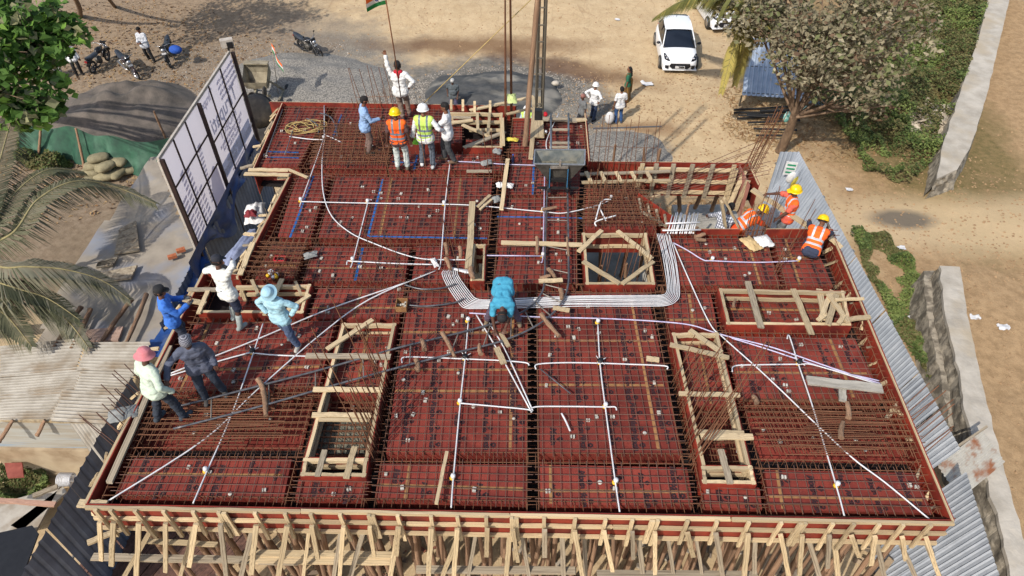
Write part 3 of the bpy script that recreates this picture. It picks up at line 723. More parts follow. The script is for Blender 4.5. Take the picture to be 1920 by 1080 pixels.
wall_board('weathered pink plywood wall at the right end of the pit',(1387,309),(1406,348),.15,.95,(),m=mat('faded_pink_plywood',S(178,122,108),S(158,98,86),scale=3,rv=0,c3=S(190,160,138),s3=2))
for i,(a,b_) in enumerate([((1398,320),(1366,388)),((1403,338),(1378,395)),((1380,318),(1362,374))]):
    pk(a,b_,['upper','lower','leftmost'][i]+' tan board leaning on the pink plywood wall',.12,.04,z=DK+.16,z2=DK-.75,group='boards leaning on the pink plywood wall')
wall_board('dark red board along the west side of the pit',(1197,362),(1268,410),.25,.6)
wall_board('short dark red board at the west side of the pit',(1202,372),(1208,427),.1,.5)
for i,(a,b_) in enumerate([((1198,372),(1208,424)),((1214,382),(1222,424)),((1230,392),(1238,424)),((1246,402),(1250,424)),((1205,398),(1250,425))]):
    pk(a,b_,'thin pole propped at the west side of the pit, '+ORD[i]+' in the row',.05,.05,z=DK+.2,z2=DK-.1,group='thin poles at the west side of the pit',m=G)
pk((1218,372),(1238,366),'short tan board at the corner of the pit',.1,.04,z=DK-.2)
for i,(a,b_) in enumerate([((1273,352),(1273,397)),((1318,352),(1303,390)),((1352,352),(1335,393))]):
    A_=P(*b_,0); T_=P(*a,DK-.6)
    log(P2(b_,DK-2.4),T_,.06,['log prop in the pit, left one','log prop in the pit, middle one','log prop in the pit, right one'][i],name='log_prop',cat='prop')
# brackets outside the left edge and right edge
def brackets(a,b,n,side,label,group,L=(.22,.4)):
    A_=P2(a,DK);B_=P2(b,DK); d=(B_-A_).normalized(); o=Vector((-d.y,d.x,0))*side
    for i in range(n):
        x=A_+(B_-A_)*((i+.5+rnd(-.25,.25))/n)+Vector((0,0,rnd(-.02,.1)))
        e=x+o*rnd(*L)+d*rnd(-.25,.3)+Vector((0,0,rnd(-.5,-.02)))
        plank(x+o*.06,e,rnd(.06,.09),.04,label+', '+ORD[i]+' from the front',M_WOOD if random.random()<.75 else G,name='bracket',group=group,cat='bracket')
brackets((170,935),(375,520),9,1,'short tan bracket outside the front part of the left edge','brackets outside the left edge, front part')
brackets((447,517),(545,328),13,1,'short tan bracket outside the middle part of the left edge','brackets outside the left edge, middle part')
brackets((476,315),(530,197),8,1,'short tan bracket outside the rear part of the left edge','brackets outside the left edge, rear part')
brackets((1785,965),(1560,435),17,1,'short weathered bracket outside the right edge board','brackets outside the right edge',(.12,.32))
pk((205,905),(318,650),'long weathered plank lying along the outside of the left edge',.11,.05,z=DK+.1,m=G)
pk((172,935),(262,765),'second long plank outside the left edge near the front corner',.1,.05,z=DK-.1,m=M_WOOD)
pk((147,944),(200,946),'tan board end sticking out at the front left corner',.14,.04,z=DK+.1)
pk((450,515),(474,455),'yellow-tan plank leaning at the middle of the left edge',.12,.04,z=DK+.2)
OFL=['left of the black junction box by the rails','longest one by the trolley rails','just right of the black box left of centre','left above the lower trolley rail','left below the lower trolley rail','left of the leaning pale plank','beside the leaning pale plank','left of the pipe bundle head','at the front of the narrow shaft','under the rear part of the trolley rails','under the left rail near the curve','slanting between the rails near the curve','at the start of the rail curve','long one right of the rail curve','under the stack of cut pipes, upright','under the stack of cut pipes, upper','under the stack of cut pipes, lower','right of the right stair opening','below the pale T-shaped board, upper','below the pale T-shaped board, lower','upper one right of the pink-hatted man','lower one right of the pink-hatted man','inside the long timber box','between the trolley rails, upright','left of the trolley rails, upright']
# small logs and offcuts lying on the mats
for i,(a,b_,r) in enumerate([((795,655),(792,637),.05),((829,625),(853,668),.045),((902,665),(898,645),.045),((778,690),(784,693),.04),((780,675),(785,695),.05),((835,458),(839,477),.05),((862,464),(864,483),.045),((835,485),(846,503),.05),((883,502),(886,522),.06),((1017,392),(1044,389),.04),((1012,520),(1032,518),.045),((1028,505),(1042,520),.05),((1050,543),(1055,560),.05),((1015,588),(1048,632),.05),((1300,437),(1307,425),.04),((1303,443),(1322,440),.05),((1305,450),(1323,449),.045),((1419,755),(1412,742),.05),((1591,783),(1589,755),.05),((1577,822),(1580,790),.05),((483,712),(497,735),.05),((493,735),(500,778),.05),((1375,575),(1379,560),.03),((1064,445),(1066,480),.03),((1006,445),(1008,475),.04)]):
    log(P2(a,B),P2(b_,B),r,'short log offcut on the rebar, '+OFL[i],group='log offcuts lying on the rebar',name='log_offcut',cat='log')
# ---------------------------------------------------------------- blue tapes on the ply
for i,(a,b_,l) in enumerate([((588,330),(544,445),'blue tape down the narrow left bay'),((718,336),(690,443),'upright blue tape in the wide rear bay'),((692,443),(913,447),'long blue tape along the front of the wide rear bay'),((680,464),(666,526),'short blue tape in the bay in front of the wide rear bay'),((932,406),(1093,409),'blue tape crossing under the trolley rails'),((1001,290),(999,366),'blue tape in the bay in front of the hopper'),((782,291),(776,319),'short blue tape between the feet of the standing men'),((735,303),(785,306),'blue tape crossing behind the feet of the orange-vested man'),((497,294),(560,296),'blue tape in the rear left corner bay, front one'),((503,284),(560,286),'blue tape in the rear left corner bay, rear one'),((640,215),(622,262),'short blue tape near the coiled rope')]):
    A_=P2(a,DK+.006);B_=P2(b_,DK+.006); d=(B_-A_); n_=Vector((-d.y,d.x,0)).normalized()*.026; mb=MB(); k=10; vs=[]
    for j in range(k+1):
        p=A_+d*(j/k)+n_*rnd(-.12,.12); vs+=[p-n_,p+n_]
    mb.add(vs,[(2*j,2*j+2,2*j+3,2*j+1) for j in range(k)])
    for f in mb.f: f.reverse()
    tag(mb.build('blue_tape',[M_BLUE]),l,'tape')
# ---------------------------------------------------------------- conduits
def smooth(pts,k=5):
    out_=[]; n=len(pts)
    for i in range(n-1):
        p0=pts[max(i-1,0)];p1=pts[i];p2=pts[i+1];p3=pts[min(i+2,n-1)]
        for j in range(k):
            t=j/k; out_.append(.5*((2*p1)+(p2-p0)*t+(2*p0-5*p1+4*p2-p3)*t*t+(3*p1-p0-3*p2+p3)*t**3))
    out_.append(pts[-1]); return out_
def conduit(pts,label,r=.0145,z=DK+.085,m=None,sm=True,name='conduit',cat='conduit pipe',group=None):
    w=[P(p[0],p[1],p[2] if len(p)>2 else z) for p in pts]
    if sm and len(w)>2: w=smooth(w)
    b=MB().tube(w,r,6); return tag(b.build(name,[m or M_PVC]),label,cat,group)
VV=M_PVCV
for pts,l,m in [
 ([(200,941),(383,824),(480,733),(600,628),(693,561),(817,507)],'long white conduit running diagonally from the front left corner to the pipe bundle',None),
 ([(320,700),(480,637),(613,581),(760,530),(817,507)],'white conduit running from the grey-shirted worker to the pipe bundle',None),
 ([(320,704),(400,680),(462,663),(475,662)],'short white conduit from the left edge to the black junction box',None),
 ([(362,944),(388,884),(433,781),(475,662),(493,607)],'upright white conduit through the left black junction box',None),
 ([(475,662),(520,666),(580,668)],'white conduit going right from the left black junction box',None),
 ([(878,604),(872,673),(863,756),(850,897),(846,952)],'upright white conduit through the big bay left of centre',None),
 ([(754,680),(757,670),(800,670),(872,673),(940,676),(985,680),(992,685)],'white cross conduit through the black box left of centre',None),
 ([(863,756),(930,762),(990,768),(996,773)],'lower white cross conduit left of the centre trench',None),
 ([(1121,608),(1125,681),(1135,763),(1154,905),(1162,960)],'upright white conduit through the big bay right of centre',None),
 ([(1005,692),(1008,683),(1060,680),(1125,681),(1180,683),(1246,686),(1251,692)],'white cross conduit through the black box right of centre',None),
 ([(997,772),(1003,763),(1060,762),(1135,763),(1153,763),(1156,769)],'lower white cross conduit right of the centre trench',None),
 ([(1476,635),(1480,630),(1497,683),(1523,760),(1568,911),(1583,967)],'upright white conduit near the right edge',None),
 ([(1373,697),(1378,686),(1420,684),(1497,683),(1525,684),(1600,706),(1650,722)],'white cross conduit through the right black junction box',None),
 ([(1262,455),(1290,520),(1330,605),(1355,632),(1420,690),(1470,737),(1530,795),(1600,860),(1660,905),(1742,973)],'very long white conduit running diagonally to the front right corner',None),
 ([(880,587),(1000,594),(1150,598),(1280,607),(1335,622),(1370,632),(1450,652),(1560,690),(1650,719)],'long white conduit running from the pipe bundle to the right edge',VV),
 ([(1372,634),(1440,655),(1500,675),(1560,693),(1648,714)],'white conduit laid close beside the long one near the right edge',VV),
 ([(1262,455),(1290,470),(1318,487),(1335,489),(1420,492),(1497,489)],'curved white conduit behind the long timber box',VV),
 ([(606,262),(593,300),(565,378),(562,386)],'white conduit down to the narrow left bay',None),
 ([(565,378),(690,381),(833,383),(900,386),(1018,397),(1060,399),(1120,385),(1146,374)],'long white conduit crossing the wide rear bays',None),
 ([(609,262),(604,300),(606,360),(622,405),(658,437),(700,456),(750,475),(790,485),(830,487),(877,487)],'big white conduit curving across the wide rear bay',None),
 ([(697,375),(691,376),(686,395),(662,488),(657,501)],'short upright white conduit in the wide rear bay',None),
 ([(650,496),(652,489),(662,490),(740,494),(812,496)],'white conduit crossing the bay with the lower blue tape',None),
 ([(844,303),(835,380),(827,485),(823,505)],'upright white conduit from the standing men to the pipe bundle',None),
 ([(840,302),(905,305),(945,308),(1012,310)],'white conduit lying in front of the green-vested man',VV),
 ([(608,198),(608,260)],'white conduit running to the rear left edge',None),
 ([(543,256),(580,261),(607,262)],'short white conduit beside the coiled rope',None),
 ([(609,253),(626,260),(642,268)],'short white conduit branching right near the coiled rope',None),
 ([(913,479),(1018,480)],'violet-white conduit between the two shafts',VV),
 ([(1022,290),(1020,397),(1018,481),(1014,492)],'upright white conduit under the trolley rails',VV),
 ([(893,590),(935,660),(994,768)],'left one of the paired diagonal white conduits left of the centre trench',None),
 ([(908,592),(945,652),(999,770)],'right one of the paired diagonal white conduits left of the centre trench',None),
 ([(1048,212),(1026,260),(1025,280)],'white conduit beside the trolley ladder behind the hopper',None),
]: conduit(pts,l,m=m)
for k in range(9):
    j_=lambda a=1: rnd(-a,a); pts=[(858-3.2*k,507+j_()),(858-3.6*k,514+j_()),(866-3.4*k,528+1*k),(884-2.8*k,552+2.2*k),(893-2.4*k,560+2.2*k),(912-1.5*k,562.5+2.0*k),(960,561.5+1.9*k+j_(1.2)),(1085,554+2.4*k+j_(1.2)),(1215,554+2.5*k),(1243+1*k,553+2.4*k),(1250+2.2*k,547+2.2*k),(1251+2.9*k,534+1.8*k),(1247+2.8*k+j_(1),500),(1241+2.7*k+j_(1),470),(1233+2.8*k+j_(1.5),438)]
    conduit(pts,'white pipe bending round the square shaft, '+ORD[k]+' of nine from the inside',.0105,DK+.075+.006*(k%3),group='white pipe bundle round the square shaft')
for k in range(6):
    conduit([(846+5*k,503+1.5*k),(862+5*k,506+1.2*k),(880+.5*k,508+2*k)],'short white pipe end beside the narrow shaft, '+ORD[k]+' from the rear',.028,DK+.09+.01*k,group='short white pipe ends beside the narrow shaft')
for k in range(12):
    a=(1252+4.4*k+rnd(-1,1),438); b_=(1262+4.3*k+rnd(-2,2),401+rnd(-3,3))
    conduit([(*a,DK+.2),(*b_,DK+.28)],'white pipe leaning in the stack of cut pipes, '+ORD[k]+' from the left',.015,group='white cut pipes stacked over the upper board',sm=False)
conduit([(1248,419,DK+.33),(1312,417,DK+.33)],'crosswise white pipe laid over the stack of cut pipes, upper one',.02,sm=False)
conduit([(1242,432,DK+.3),(1314,431,DK+.3)],'crosswise white pipe laid over the stack of cut pipes, lower one',.02,sm=False)
for pts,l in [([(1117,412,DK+.2),(1128,378,DK+.3),(1145,374,DK+.3)],'bent white pipe scrap in the starter bar tangle, left one'),([(1122,385,DK+.25),(1136,414,DK+.2)],'short white pipe scrap in the starter bar tangle'),([(1118,424,DK+.2),(1118,415,DK+.24),(1155,404,DK+.3)],'bent white pipe scrap in the starter bar tangle, front one'),([(1053,775),(1061,790),(1069,808)],'white pipe offcut lying in the big bay right of centre')]:
    conduit(pts,l,.018,DK+.1)
M_YEL=mat('yellow_plastic',S(236,190,40),S(210,160,30),scale=9,rv=.05,bump=0,rough=.5)
M_BLK=mat('black_plastic',S(30,30,34),S(20,20,24),scale=9,rv=.05,bump=0,rough=.5)
def jbox(px,py,dark,label,group):
    c=P(px,py,DK+.03); t=thing('junction_box',label,'junction box',c,group)
    MB().lathe([(0,0),(.045,0),(.05,.03),(.036,.05),(0,.05)],c+Vector((-.015,-.01,0)),10).build('collar',[M_YEL],t)
    if dark:
        b=MB(); b.lathe([(0,.05),(.05,.05),(.055,.10),(.05,.115),(0,.115)],c,12)
        b.build('cap',[M_BLK],t); b=MB()
        for a in (.5,2.2,3.9,5.3): b.tube([c+Vector((math.cos(a)*.04,math.sin(a)*.04,.08)),c+Vector((math.cos(a)*.13,math.sin(a)*.13,.1))],.008,5)
        b.build('lug',[M_PVC],t)
    else:
        MB().lathe([(0,.04),(.04,.04),(.045,.09),(.036,.12),(0,.125)],c,12).build('cap',[M_PVC],t)
for px,py,l in [(475,662,'black capped junction box near the grey-shirted worker'),(872,673,'black capped junction box left of the centre trench'),(1125,681,'black capped junction box right of the centre trench'),(1497,683,'black capped junction box near the right edge')]: jbox(px,py,True,l,'black junction boxes')
for px,py,l in [(388,884,'front row, left corner bay'),(863,756,'big bay left of centre'),(850,897,'front row left of the centre trench'),(1135,763,'big bay right of centre'),(1154,905,'front row right of the centre trench'),(1568,911,'front row, right corner bay'),(1121,606,'top end of the conduit right of centre'),(878,603,'top end of the conduit left of centre'),(1335,489,'curved conduit, middle'),(1497,489,'curved conduit, right end'),(565,378,'narrow left bay'),(690,381,'wide rear bay, left'),(833,384,'wide rear bay, right'),(1018,397,'under the trolley rails'),(1018,481,'right end of the violet conduit'),(662,490,'bay with the lower blue tape'),(608,262,'near the coiled rope'),(1023,252,'behind the hopper'),(1145,374,'starter bar tangle')]:
    jbox(px,py,False,'white capped junction box, '+l,'white junction boxes')
# black hoses
for pts,l in [([(759,534),(790,542),(830,540),(855,532)],'black flexible hose left of the pipe bundle, rear one'),([(765,572),(800,574),(850,568),(870,560)],'black flexible hose left of the pipe bundle, front one'),([(600,212),(620,220),(630,240),(632,255)],'black hose hook near the rope, right one'),([(575,222),(590,230),(597,240),(597,252)],'black hose hook near the rope, left one')]:
    conduit(pts,l,.02,DK+.13,M_PIPE,name='hose',cat='hose')
for pts,l in [([(563,203),(534,290)],'long black bar lying at the rear left corner, right one'),([(530,205),(499,290)],'long black bar lying at the rear left corner, left one'),([(1013,692),(1070,738)],'dark rod lying in the big bay right of centre')]:
    conduit(pts,l,.014,DK+.12,M_PIPE,name='steel_bar',cat='bar')
# coiled rope
b=MB(); M_ROPE=mat('yellow_rope',S(190,166,110),S(160,136,84),scale=20,rv=0,bump=0); pts=[]
for i in range(120):
    a=i*.33; r=.34+.13*math.sin(i*.37)+.1*math.sin(i*.11); pts.append(P(569,237,DK+.13)+Vector((math.cos(a)*r*1.25,math.sin(a)*r*.62,.06*math.sin(i*.7))))
tag(MB().tube(pts,.011,5).build('rope_coil',[M_ROPE]),'loose coil of yellow rope lying at the rear left of the deck','rope')
# ---------------------------------------------------------------- trolley track, hopper, hoist
tr=thing('trolley_track','long curved track of two black rails with cross ties snaking over the deck','trolley track',P(1045,500,DK+.1))
R1=[(327,764),(480,725),(613,690),(747,652),(877,620),(950,598),(990,578),(1014,552),(1021,525),(1022,470),(1024,400),(1027,346)]
R2=[(325,804),(480,764),(613,726),(747,689),(860,660),(945,638),(1010,608),(1050,572),(1065,535),(1066,480),(1065,400),(1064,346)]
Z=DK+.17
w1=smooth([P(x,y,Z) for x,y in R1],6); w2=smooth([P(x,y,Z) for x,y in R2],6)
MB().tube(w1,.021,8).build('rail',[M_PIPE],tr); MB().tube(w2,.021,8).build('rail',[M_PIPE],tr)
M_ZINC=mat('galvanised_tie',S(160,152,142),S(120,112,104),scale=8,rv=.1,bump=0,metal=.3,rough=.5)
for i in range(3,len(w1),4):
    stick('tie','bar',M_ZINC,w1[i]-Vector((0,0,.03)),w2[i]-Vector((0,0,.03)),.014,parent=tr)
tr2=thing('trolley_ladder','straight piece of trolley track behind the hopper','trolley track',P(1050,250,DK+.1))
for x in (1033,1066): MB().tube([P(x,213,DK+.35),P(x,285,DK+.3)],.026,8).build('rail',[mat('blue_grey_pipe',S(120,130,142),S(90,98,110),rv=0,metal=.3,rough=.4)],tr2)
for y in (223,243,268,276): stick('tie','plank',G,P(1030,y,DK+.3),P(1069,y,DK+.3),.09,.03,tr2)
ZR=DK+1.0
hp=thing('concrete_hopper','grey steel tipping hopper on a black wheeled frame above the track','hopper',P(1046,340,DK))
M_HOP=mat('cement_stained_steel',S(128,132,130),S(92,98,98),scale=5,rv=0,bump=.1,metal=.25,rough=.55,c3=S(150,146,132),s3=3)
rim=[P(1003,281,ZR),P(1097,281,ZR),P(1096,309,ZR-.02),P(1001,307,ZR-.02)]
cx=sum(rim,Vector())/4; bot=[Vector((cx.x+(p.x-cx.x)*.38,cx.y+(p.y-cx.y)*.5-.05,ZR-.62)) for p in rim]
inn=[cx+(p-cx)*.97 for p in rim]; ib=[Vector((p.x,p.y,p.z+.03)) for p in bot]
b=MB(); b.add(rim+bot,[(0,4,5,1),(1,5,6,2),(2,6,7,3),(3,7,4,0),(4,7,6,5)]); b.add(inn+ib,[(0,1,5,4),(1,2,6,5),(2,3,7,6),(3,0,4,7),(4,5,6,7)]); 
for q_ in range(5): b.m[q_]=1
b.build('bucket',[M_HOP,mat('dark_stained_steel',S(84,80,74),S(58,56,52),scale=5,rv=0,bump=.1,rough=.6)],hp)
b=MB()
for i in range(4): b.beam(rim[i],rim[(i+1)%4],.03,.03)
b.build('rim',[mat('worn_steel_edge',S(176,180,184),S(140,146,150),rv=0,metal=.5,rough=.35)],hp)
cf=[Vector((lerp(p.x,q.x,.45),lerp(p.y,q.y,.45),lerp(p.z,q.z,.45))) for p,q in zip(inn,ib)]
MB().add(cf,[(0,1,2,3)]).build('wet_concrete',[M_WETC],hp)
b=MB(); xl=P(1030,330,DK+.5).x; xr=P(1063,330,DK+.5).x; yf=bot[3].y-.1; yb=bot[0].y+.1
for x in (xl,xr):
    b.beam((x,yf,DK+.25),(x,yf,ZR-.1),.05,.05); b.beam((x,yb,DK+.25),(x,yb,ZR-.3),.05,.05); b.beam((x,yf-.15,DK+.27),(x,yb+.15,DK+.27),.06,.06)
for z_ in (.27,.55): b.beam((xl,yf,DK+z_),(xr,yf,DK+z_),.05,.05)
b.build('chassis',[M_BLACK],hp)
MB().beam((xl,yf-.04,ZR-.08),(xr,yf-.04,ZR-.08),.05,.06).build('handle_bar',[M_ZINC],hp)
for x in (xl,xr): MB().beam((x,yf-.035,DK+.3),(x,yf-.035,ZR-.12),.02,.03).build('blue_stay',[mat('blue_paint',S(60,120,160),S(40,90,130),rv=0)],hp)
MB().beam((xl-.3,yf+.05,DK+.24),(xr+.3,yf+.05,DK+.24),.05,.05).build('axle',[M_BLACK],hp)
for x in (xl-.02,xr+.02):
    for y in (yf,yb):
        MB().lathe([(0,-.03),(.09,-.03),(.1,0),(.09,.03),(0,.03)],(x,y,DK+.24),14,M=Matrix.Rotation(PI/2,3,'Y')).build('wheel',[M_BLACK],hp)
MB().beam((cx.x,rim[2].y-.02,ZR-.1),(cx.x,rim[2].y-.02,ZR+.12),.05,.05).build('latch',[M_ZINC],hp)
# hoist mast
hm=thing('hoist_mast','tall lattice hoist mast rising behind the hopper','hoist mast',P(1011,222,DK))
def vert(px,py,z0,z1,r,name,m,parent,dx=0,dy=0):
    a=P(px,py,z0); return stick(name,'bar',m,a,Vector((a.x+dx,a.y+dy,z1)),r,parent=parent)
M_MAST=mat('old_steel',S(120,112,98),S(84,78,70),scale=4,rv=.1,metal=.3,rough=.6)
for x in (1004,1017): vert(x,218,DK,DK+6.5,.035,'upright',M_MAST,hm)
for x in (1007,1014): vert(x,212,DK,DK+6.5,.02,'upright',M_MAST,hm)
pa=P(1004,218,DK);pb=P(1017,218,DK)
for k in range(14): stick('rung','bar',M_MAST,pa+Vector((0,0,.4+.46*k)),pb+Vector((0,0,.4+.46*k)),.02,parent=hm)
c=P(1010,214,DK+1.55); MB().box(c,.2,.16,.25).box(c-Vector((0,0,1.4)),.16,.16,.14).build('guide_block',[M_BLACK],hm)
a=P(985,272,DK+.05); log(a,a+Vector((.42,.75,6.2)),.07,'tall brown log pole leaning beside the hoist mast',name='log_pole',cat='pole')
for px,l in ((948,'left'),(959,'right')):
    t=thing('steel_rod_pair',f'tall pair of rusty rods rising from the rear trench, {l} pair','steel rods',P(px,240,DK))
    for q in (-1.2,1.2): vert(px+q,240 if l=='left' else 232,DK-.3,DK+6.3,.022,'rod',M_RUST,t,dx=rnd(-.1,.05),dy=.1)
a=P(795,193,DK+.3);b_=P(1001,205,DK); b_=Vector((b_.x-.05,b_.y,DK+3.3)); tag(MB().tube([a,b_],.014,5).build('guy_rope',[M_ROPE]),'taut guy rope running from the rear timber box up to the hoist mast','rope')
# ---------------------------------------------------------------- starter bars
def starters(label,pts,L,lean=(0,0),z0=DK-.3,r=.009,m=None,ties=0,jit=.06,group=None):
    c=sum((P(x,y,z0) for x,y in pts),Vector())/len(pts)
    t=thing('starter_bars',label,'starter bars',c,group); tops=[]
    for (x,y) in pts:
        a=P(x,y,z0+.3); a.z=z0; l=rnd(*L); b__=a+Vector((lean[0]*l+rnd(-jit,jit)*l,lean[1]*l+rnd(-jit,jit)*l,l)); stick('bar','bar',m or M_RUST,a,b__,r,parent=t); tops.append((a,b__))
    for k in range(ties):
        f=(k+1)/(ties+1.3)
        i0=min(range(len(tops)),key=lambda i:tops[i][0].x); i1=max(range(len(tops)),key=lambda i:tops[i][0].x)
        A_=lerp(tops[i0][0],tops[i0][1],f);B_=lerp(tops[i1][0],tops[i1][1],f); A_.z=B_.z=(A_.z+B_.z)/2
        stick('tie_bar','bar',m or M_RUST,A_,B_,.006,parent=t)
    return t
def span(a,b,n,j=2): return [(lerp(a[0],b[0],(i+.5)/n)+rnd(-j,j),lerp(a[1],b[1],(i+.5)/n)+rnd(-j,j)) for i in range(n)]
starters('row of nine tall starter bars at the rear edge left of the flag bearer',span((668,204),(772,202),9,1),(1.5,1.65),(-.14,.0),ties=1)
starters('short starter bars between the tall ones at the rear edge',span((660,206),(775,205),11,2),(.6,1.0),(-.1,0))
starters('dense cage of wall bars beside the man in the light blue shirt',span((622,300),(740,312),20,4)+span((640,262),(745,268),16,4),(.5,.95),(-.05,0),ties=2,r=.008)
starters('row of starter bars along the rear beam, left of the orange-vested man',span((600,240),(700,236),14,4),(.4,.8),(-.05,0),r=.008)
starters('starter bars on the right side of the left stair opening',span((703,868),(716,790),12,3)+span((716,790),(738,700),12,3),(1.1,2.3),(-.12,-.02),ties=0)
starters('three very tall rods leaning left over the left stair opening',[(704,862),(708,850),(722,760)],(3.1,3.6),(-.16,0),jit=.02)
starters('starter bars on the left side of the right stair opening',span((1300,868),(1288,800),13,3)+span((1288,800),(1262,700),13,3),(1.1,2.3),(.16,-.02))
starters('two very tall rods leaning right over the right stair opening',[(1298,862),(1306,855)],(3.3,3.6),(.18,.02),jit=.02)
starters('starter bars rising at the right corner of the hopper bay',span((1105,316),(1235,320),13,2),(1.5,1.9),(.0,.0),ties=2,r=.008)
starters('tangle of starter bars left of the pit, rear rows',span((1100,372),(1195,372),12,3)+span((1098,395),(1215,398),14,3),(.7,1.5),(.0,.0),ties=2,r=.008)
starters('tangle of starter bars left of the pit, front rows',span((1098,425),(1232,432),16,3),(.7,1.4),(.02,.0),ties=1,r=.008)
starters('bundle of starter bars at the far right end of the rear wing',span((1385,330),(1412,325),12,3),(1.9,2.4),(.16,.0),ties=3,r=.009)
starters('bundle of starter bars between the crouching and standing orange vests',span((1395,440),(1440,438),16,4),(.9,1.7),(.0,.05),ties=2,r=.009)
starters('loose starter bars rising in front of the crouching orange vest',span((1440,520),(1500,440),9,8),(.8,1.4),(.1,.0),r=.008)
starters('starter bars rising inside the square shaft',span((1112,520),(1215,520),12,6),(1.0,1.9),(.05,.05),z0=DK-.5,r=.008)
starters('starter bars standing at the corner of the left workers box',span((450,520),(565,522),14,3),(.5,.8),(-.05,0),r=.007)
starters('rods rising behind the bay with the lower blue tape',span((690,520),(770,525),8,8),(.9,1.8),(-.12,0),r=.008)
starters('tall rods standing among the trench bars left of the small shaft',[(850,530),(855,460),(870,530)],(1.8,2.4),(-.1,0),r=.009)
starters('tall rods rising in front of the green-vested man',[(735,345),(802,330),(921,335),(927,338)],(1.7,2.1),(-.08,0),r=.011)
starters('starter bars sticking out over the left edge board',span((228,850),(290,735),13,4),(.7,1.1),(-.45,.15),r=.009,jit=.05,m=M_STEEL)
starters('starter bars sticking out over the right edge board',span((1700,740),(1752,840),9,4),(.6,1.0),(.45,.1),r=.009,jit=.05)
tag(stick('steel_bar','bar',M_PIPE,P(1112,241,DK+.75),P(1240,237,DK+.75),.02),'thin horizontal pipe lashed across the starter bars right of the hopper','bar')
t=thing('protruding_bars','fan of long thin bars sticking out from the rear wing to the right','rebar',P(1300,340,DK))
for k in range(9): stick('bar','bar',M_STEEL,P(1215+6*k,372-5*k,DK+.05),P(1436+rnd(-12,10),326-8*k,DK+.55),.0075,parent=t)
for nm,cc in [('rear zone of crossing bars around the light-blue-shirted man',[(600,238),(742,240),(730,316),(585,316)]),('crossing bars under the starter bar tangle left of the pit',[(1098,346),(1200,348),(1236,428),(1096,428)]),('crossing bars at the middle of the left edge',[(500,458),(580,460),(556,525),(462,522)])]:
    lay_mat(nm,[P2(p,DK) for p in cc],DK+.09,.16,True,.05)
# loose long bars heaped on the doubled mats
for nm,quad,lab,n in [('l',[(330,745),(590,742),(560,835),(290,838)],'loose rusty bar lying on the doubled mat at the left edge',22),('r',[(1500,762),(1650,765),(1680,860),(1490,856)],'loose rusty bar lying on the doubled mat at the right edge',26)]:
    q=[P2(p,DK+.1) for p in quad]
    for i in range(n):
        v=(i+.5)/n; a=quad_uv(q,rnd(-.1,.3),v);b_=quad_uv(q,rnd(.6,1.05),v+rnd(-.04,.04)); a.z=DK+.13;b_.z=DK+.14
        o=stick('loose_bar','bar',M_RUST,a,b_,.009); tag(o,lab+', '+ORD[i]+' from the rear','rebar','loose bars at the '+('left' if nm=='l' else 'right')+' edge')
# wet concrete in the left opening
c=[P2(p,DK-.26) for p in [(600,782),(697,782),(688,848),(590,848)]]
b=MB(); n=26; vs=[]
for j in range(n+1):
    for i in range(n+1):
        p=quad_uv(c,i/n,j/n); e=min(i,n-i,j,n-j)/4; p.z+=min(1,e)*.03-.05+.03*noise.noise(p*9)+.015*rnd(-1,1); vs.append(p)
b.add(vs,[(j*(n+1)+i,(j+1)*(n+1)+i,(j+1)*(n+1)+i+1,j*(n+1)+i+1) for j in range(n) for i in range(n)],0,False)
tag(b.build('wet_concrete_patch',[M_WETC]),'patch of freshly poured grey concrete in the left stair opening','concrete')
c=[P2(p,.2) for p in [(1270,385),(1380,385),(1385,430),(1250,430)]]
# floor slab seen through the square shaft
c0=P(1160,500,2.6)
b=MB().box((c0.x,c0.y,2.55),3.4,3.0,.15); tag(b.build('floor_slab',[M_CONC]),'smooth grey concrete floor at the bottom of the square shaft','floor slab')
c0=P(1325,408,3.0); b=MB().box((c0.x,c0.y,2.95),1.9,1.1,.22,.03); tag(b.build('floor_slab',[M_CONC]),'pale concrete slab at the bottom of the pit beside the checked shirt','floor slab')
# ================================================================ site around the deck
random.seed(11)
# ---- fences of corrugated sheet
def corr_sheet(o,u,v,L,H,pitch=.1,amp=.018,thick=.0,lean=None,jag=.0,trap=False):
    """corrugated sheet: o corner, u unit dir across the ridges (length L), v unit dir along ridges (length H)"""
    n=u.cross(v).normalized(); b=MB(); vs=[]; k=int(L/pitch*(4 if not trap else 4)); rows=6
    for j in range(rows+1):
        for i in range(k+1):
            s=i/k*L; ph=(s/pitch)%1
            w=(math.sin(2*PI*ph) if not trap else (1 if ph<.22 else (-1 if ph<.97 else 0)))*amp
            q=o+u*s+v*(H*j/rows)+n*(w+.012*noise.noise(Vector((s*.8,j*.7,o.x))))
            vs.append(q)
    b.add(vs,[(j*(k+1)+i,j*(k+1)+i+1,(j+1)*(k+1)+i+1,(j+1)*(k+1)+i) for j in range(rows) for i in range(k)],0,not trap)
    return b
M_GALV=mat('blue_grey_corrugated_steel',S(186,193,204),S(164,172,184),scale=1.5,rough=.5,metal=.15,rv=.05,bump=0)
M_NAVY=mat('slate_blue_sheet',S(128,142,166),S(100,112,134),scale=1.5,rough=.5,metal=.1,rv=.06,bump=0)
M_ASB=mat('weathered_cement_sheet',S(186,180,170),S(158,150,138),scale=2.5,rough=.9,rv=.06,bump=.1,c3=S(146,130,110),s3=1.3)
M_RAIL=mat('fence_rail',S(150,140,128),S(120,112,104),scale=4,rv=.05)
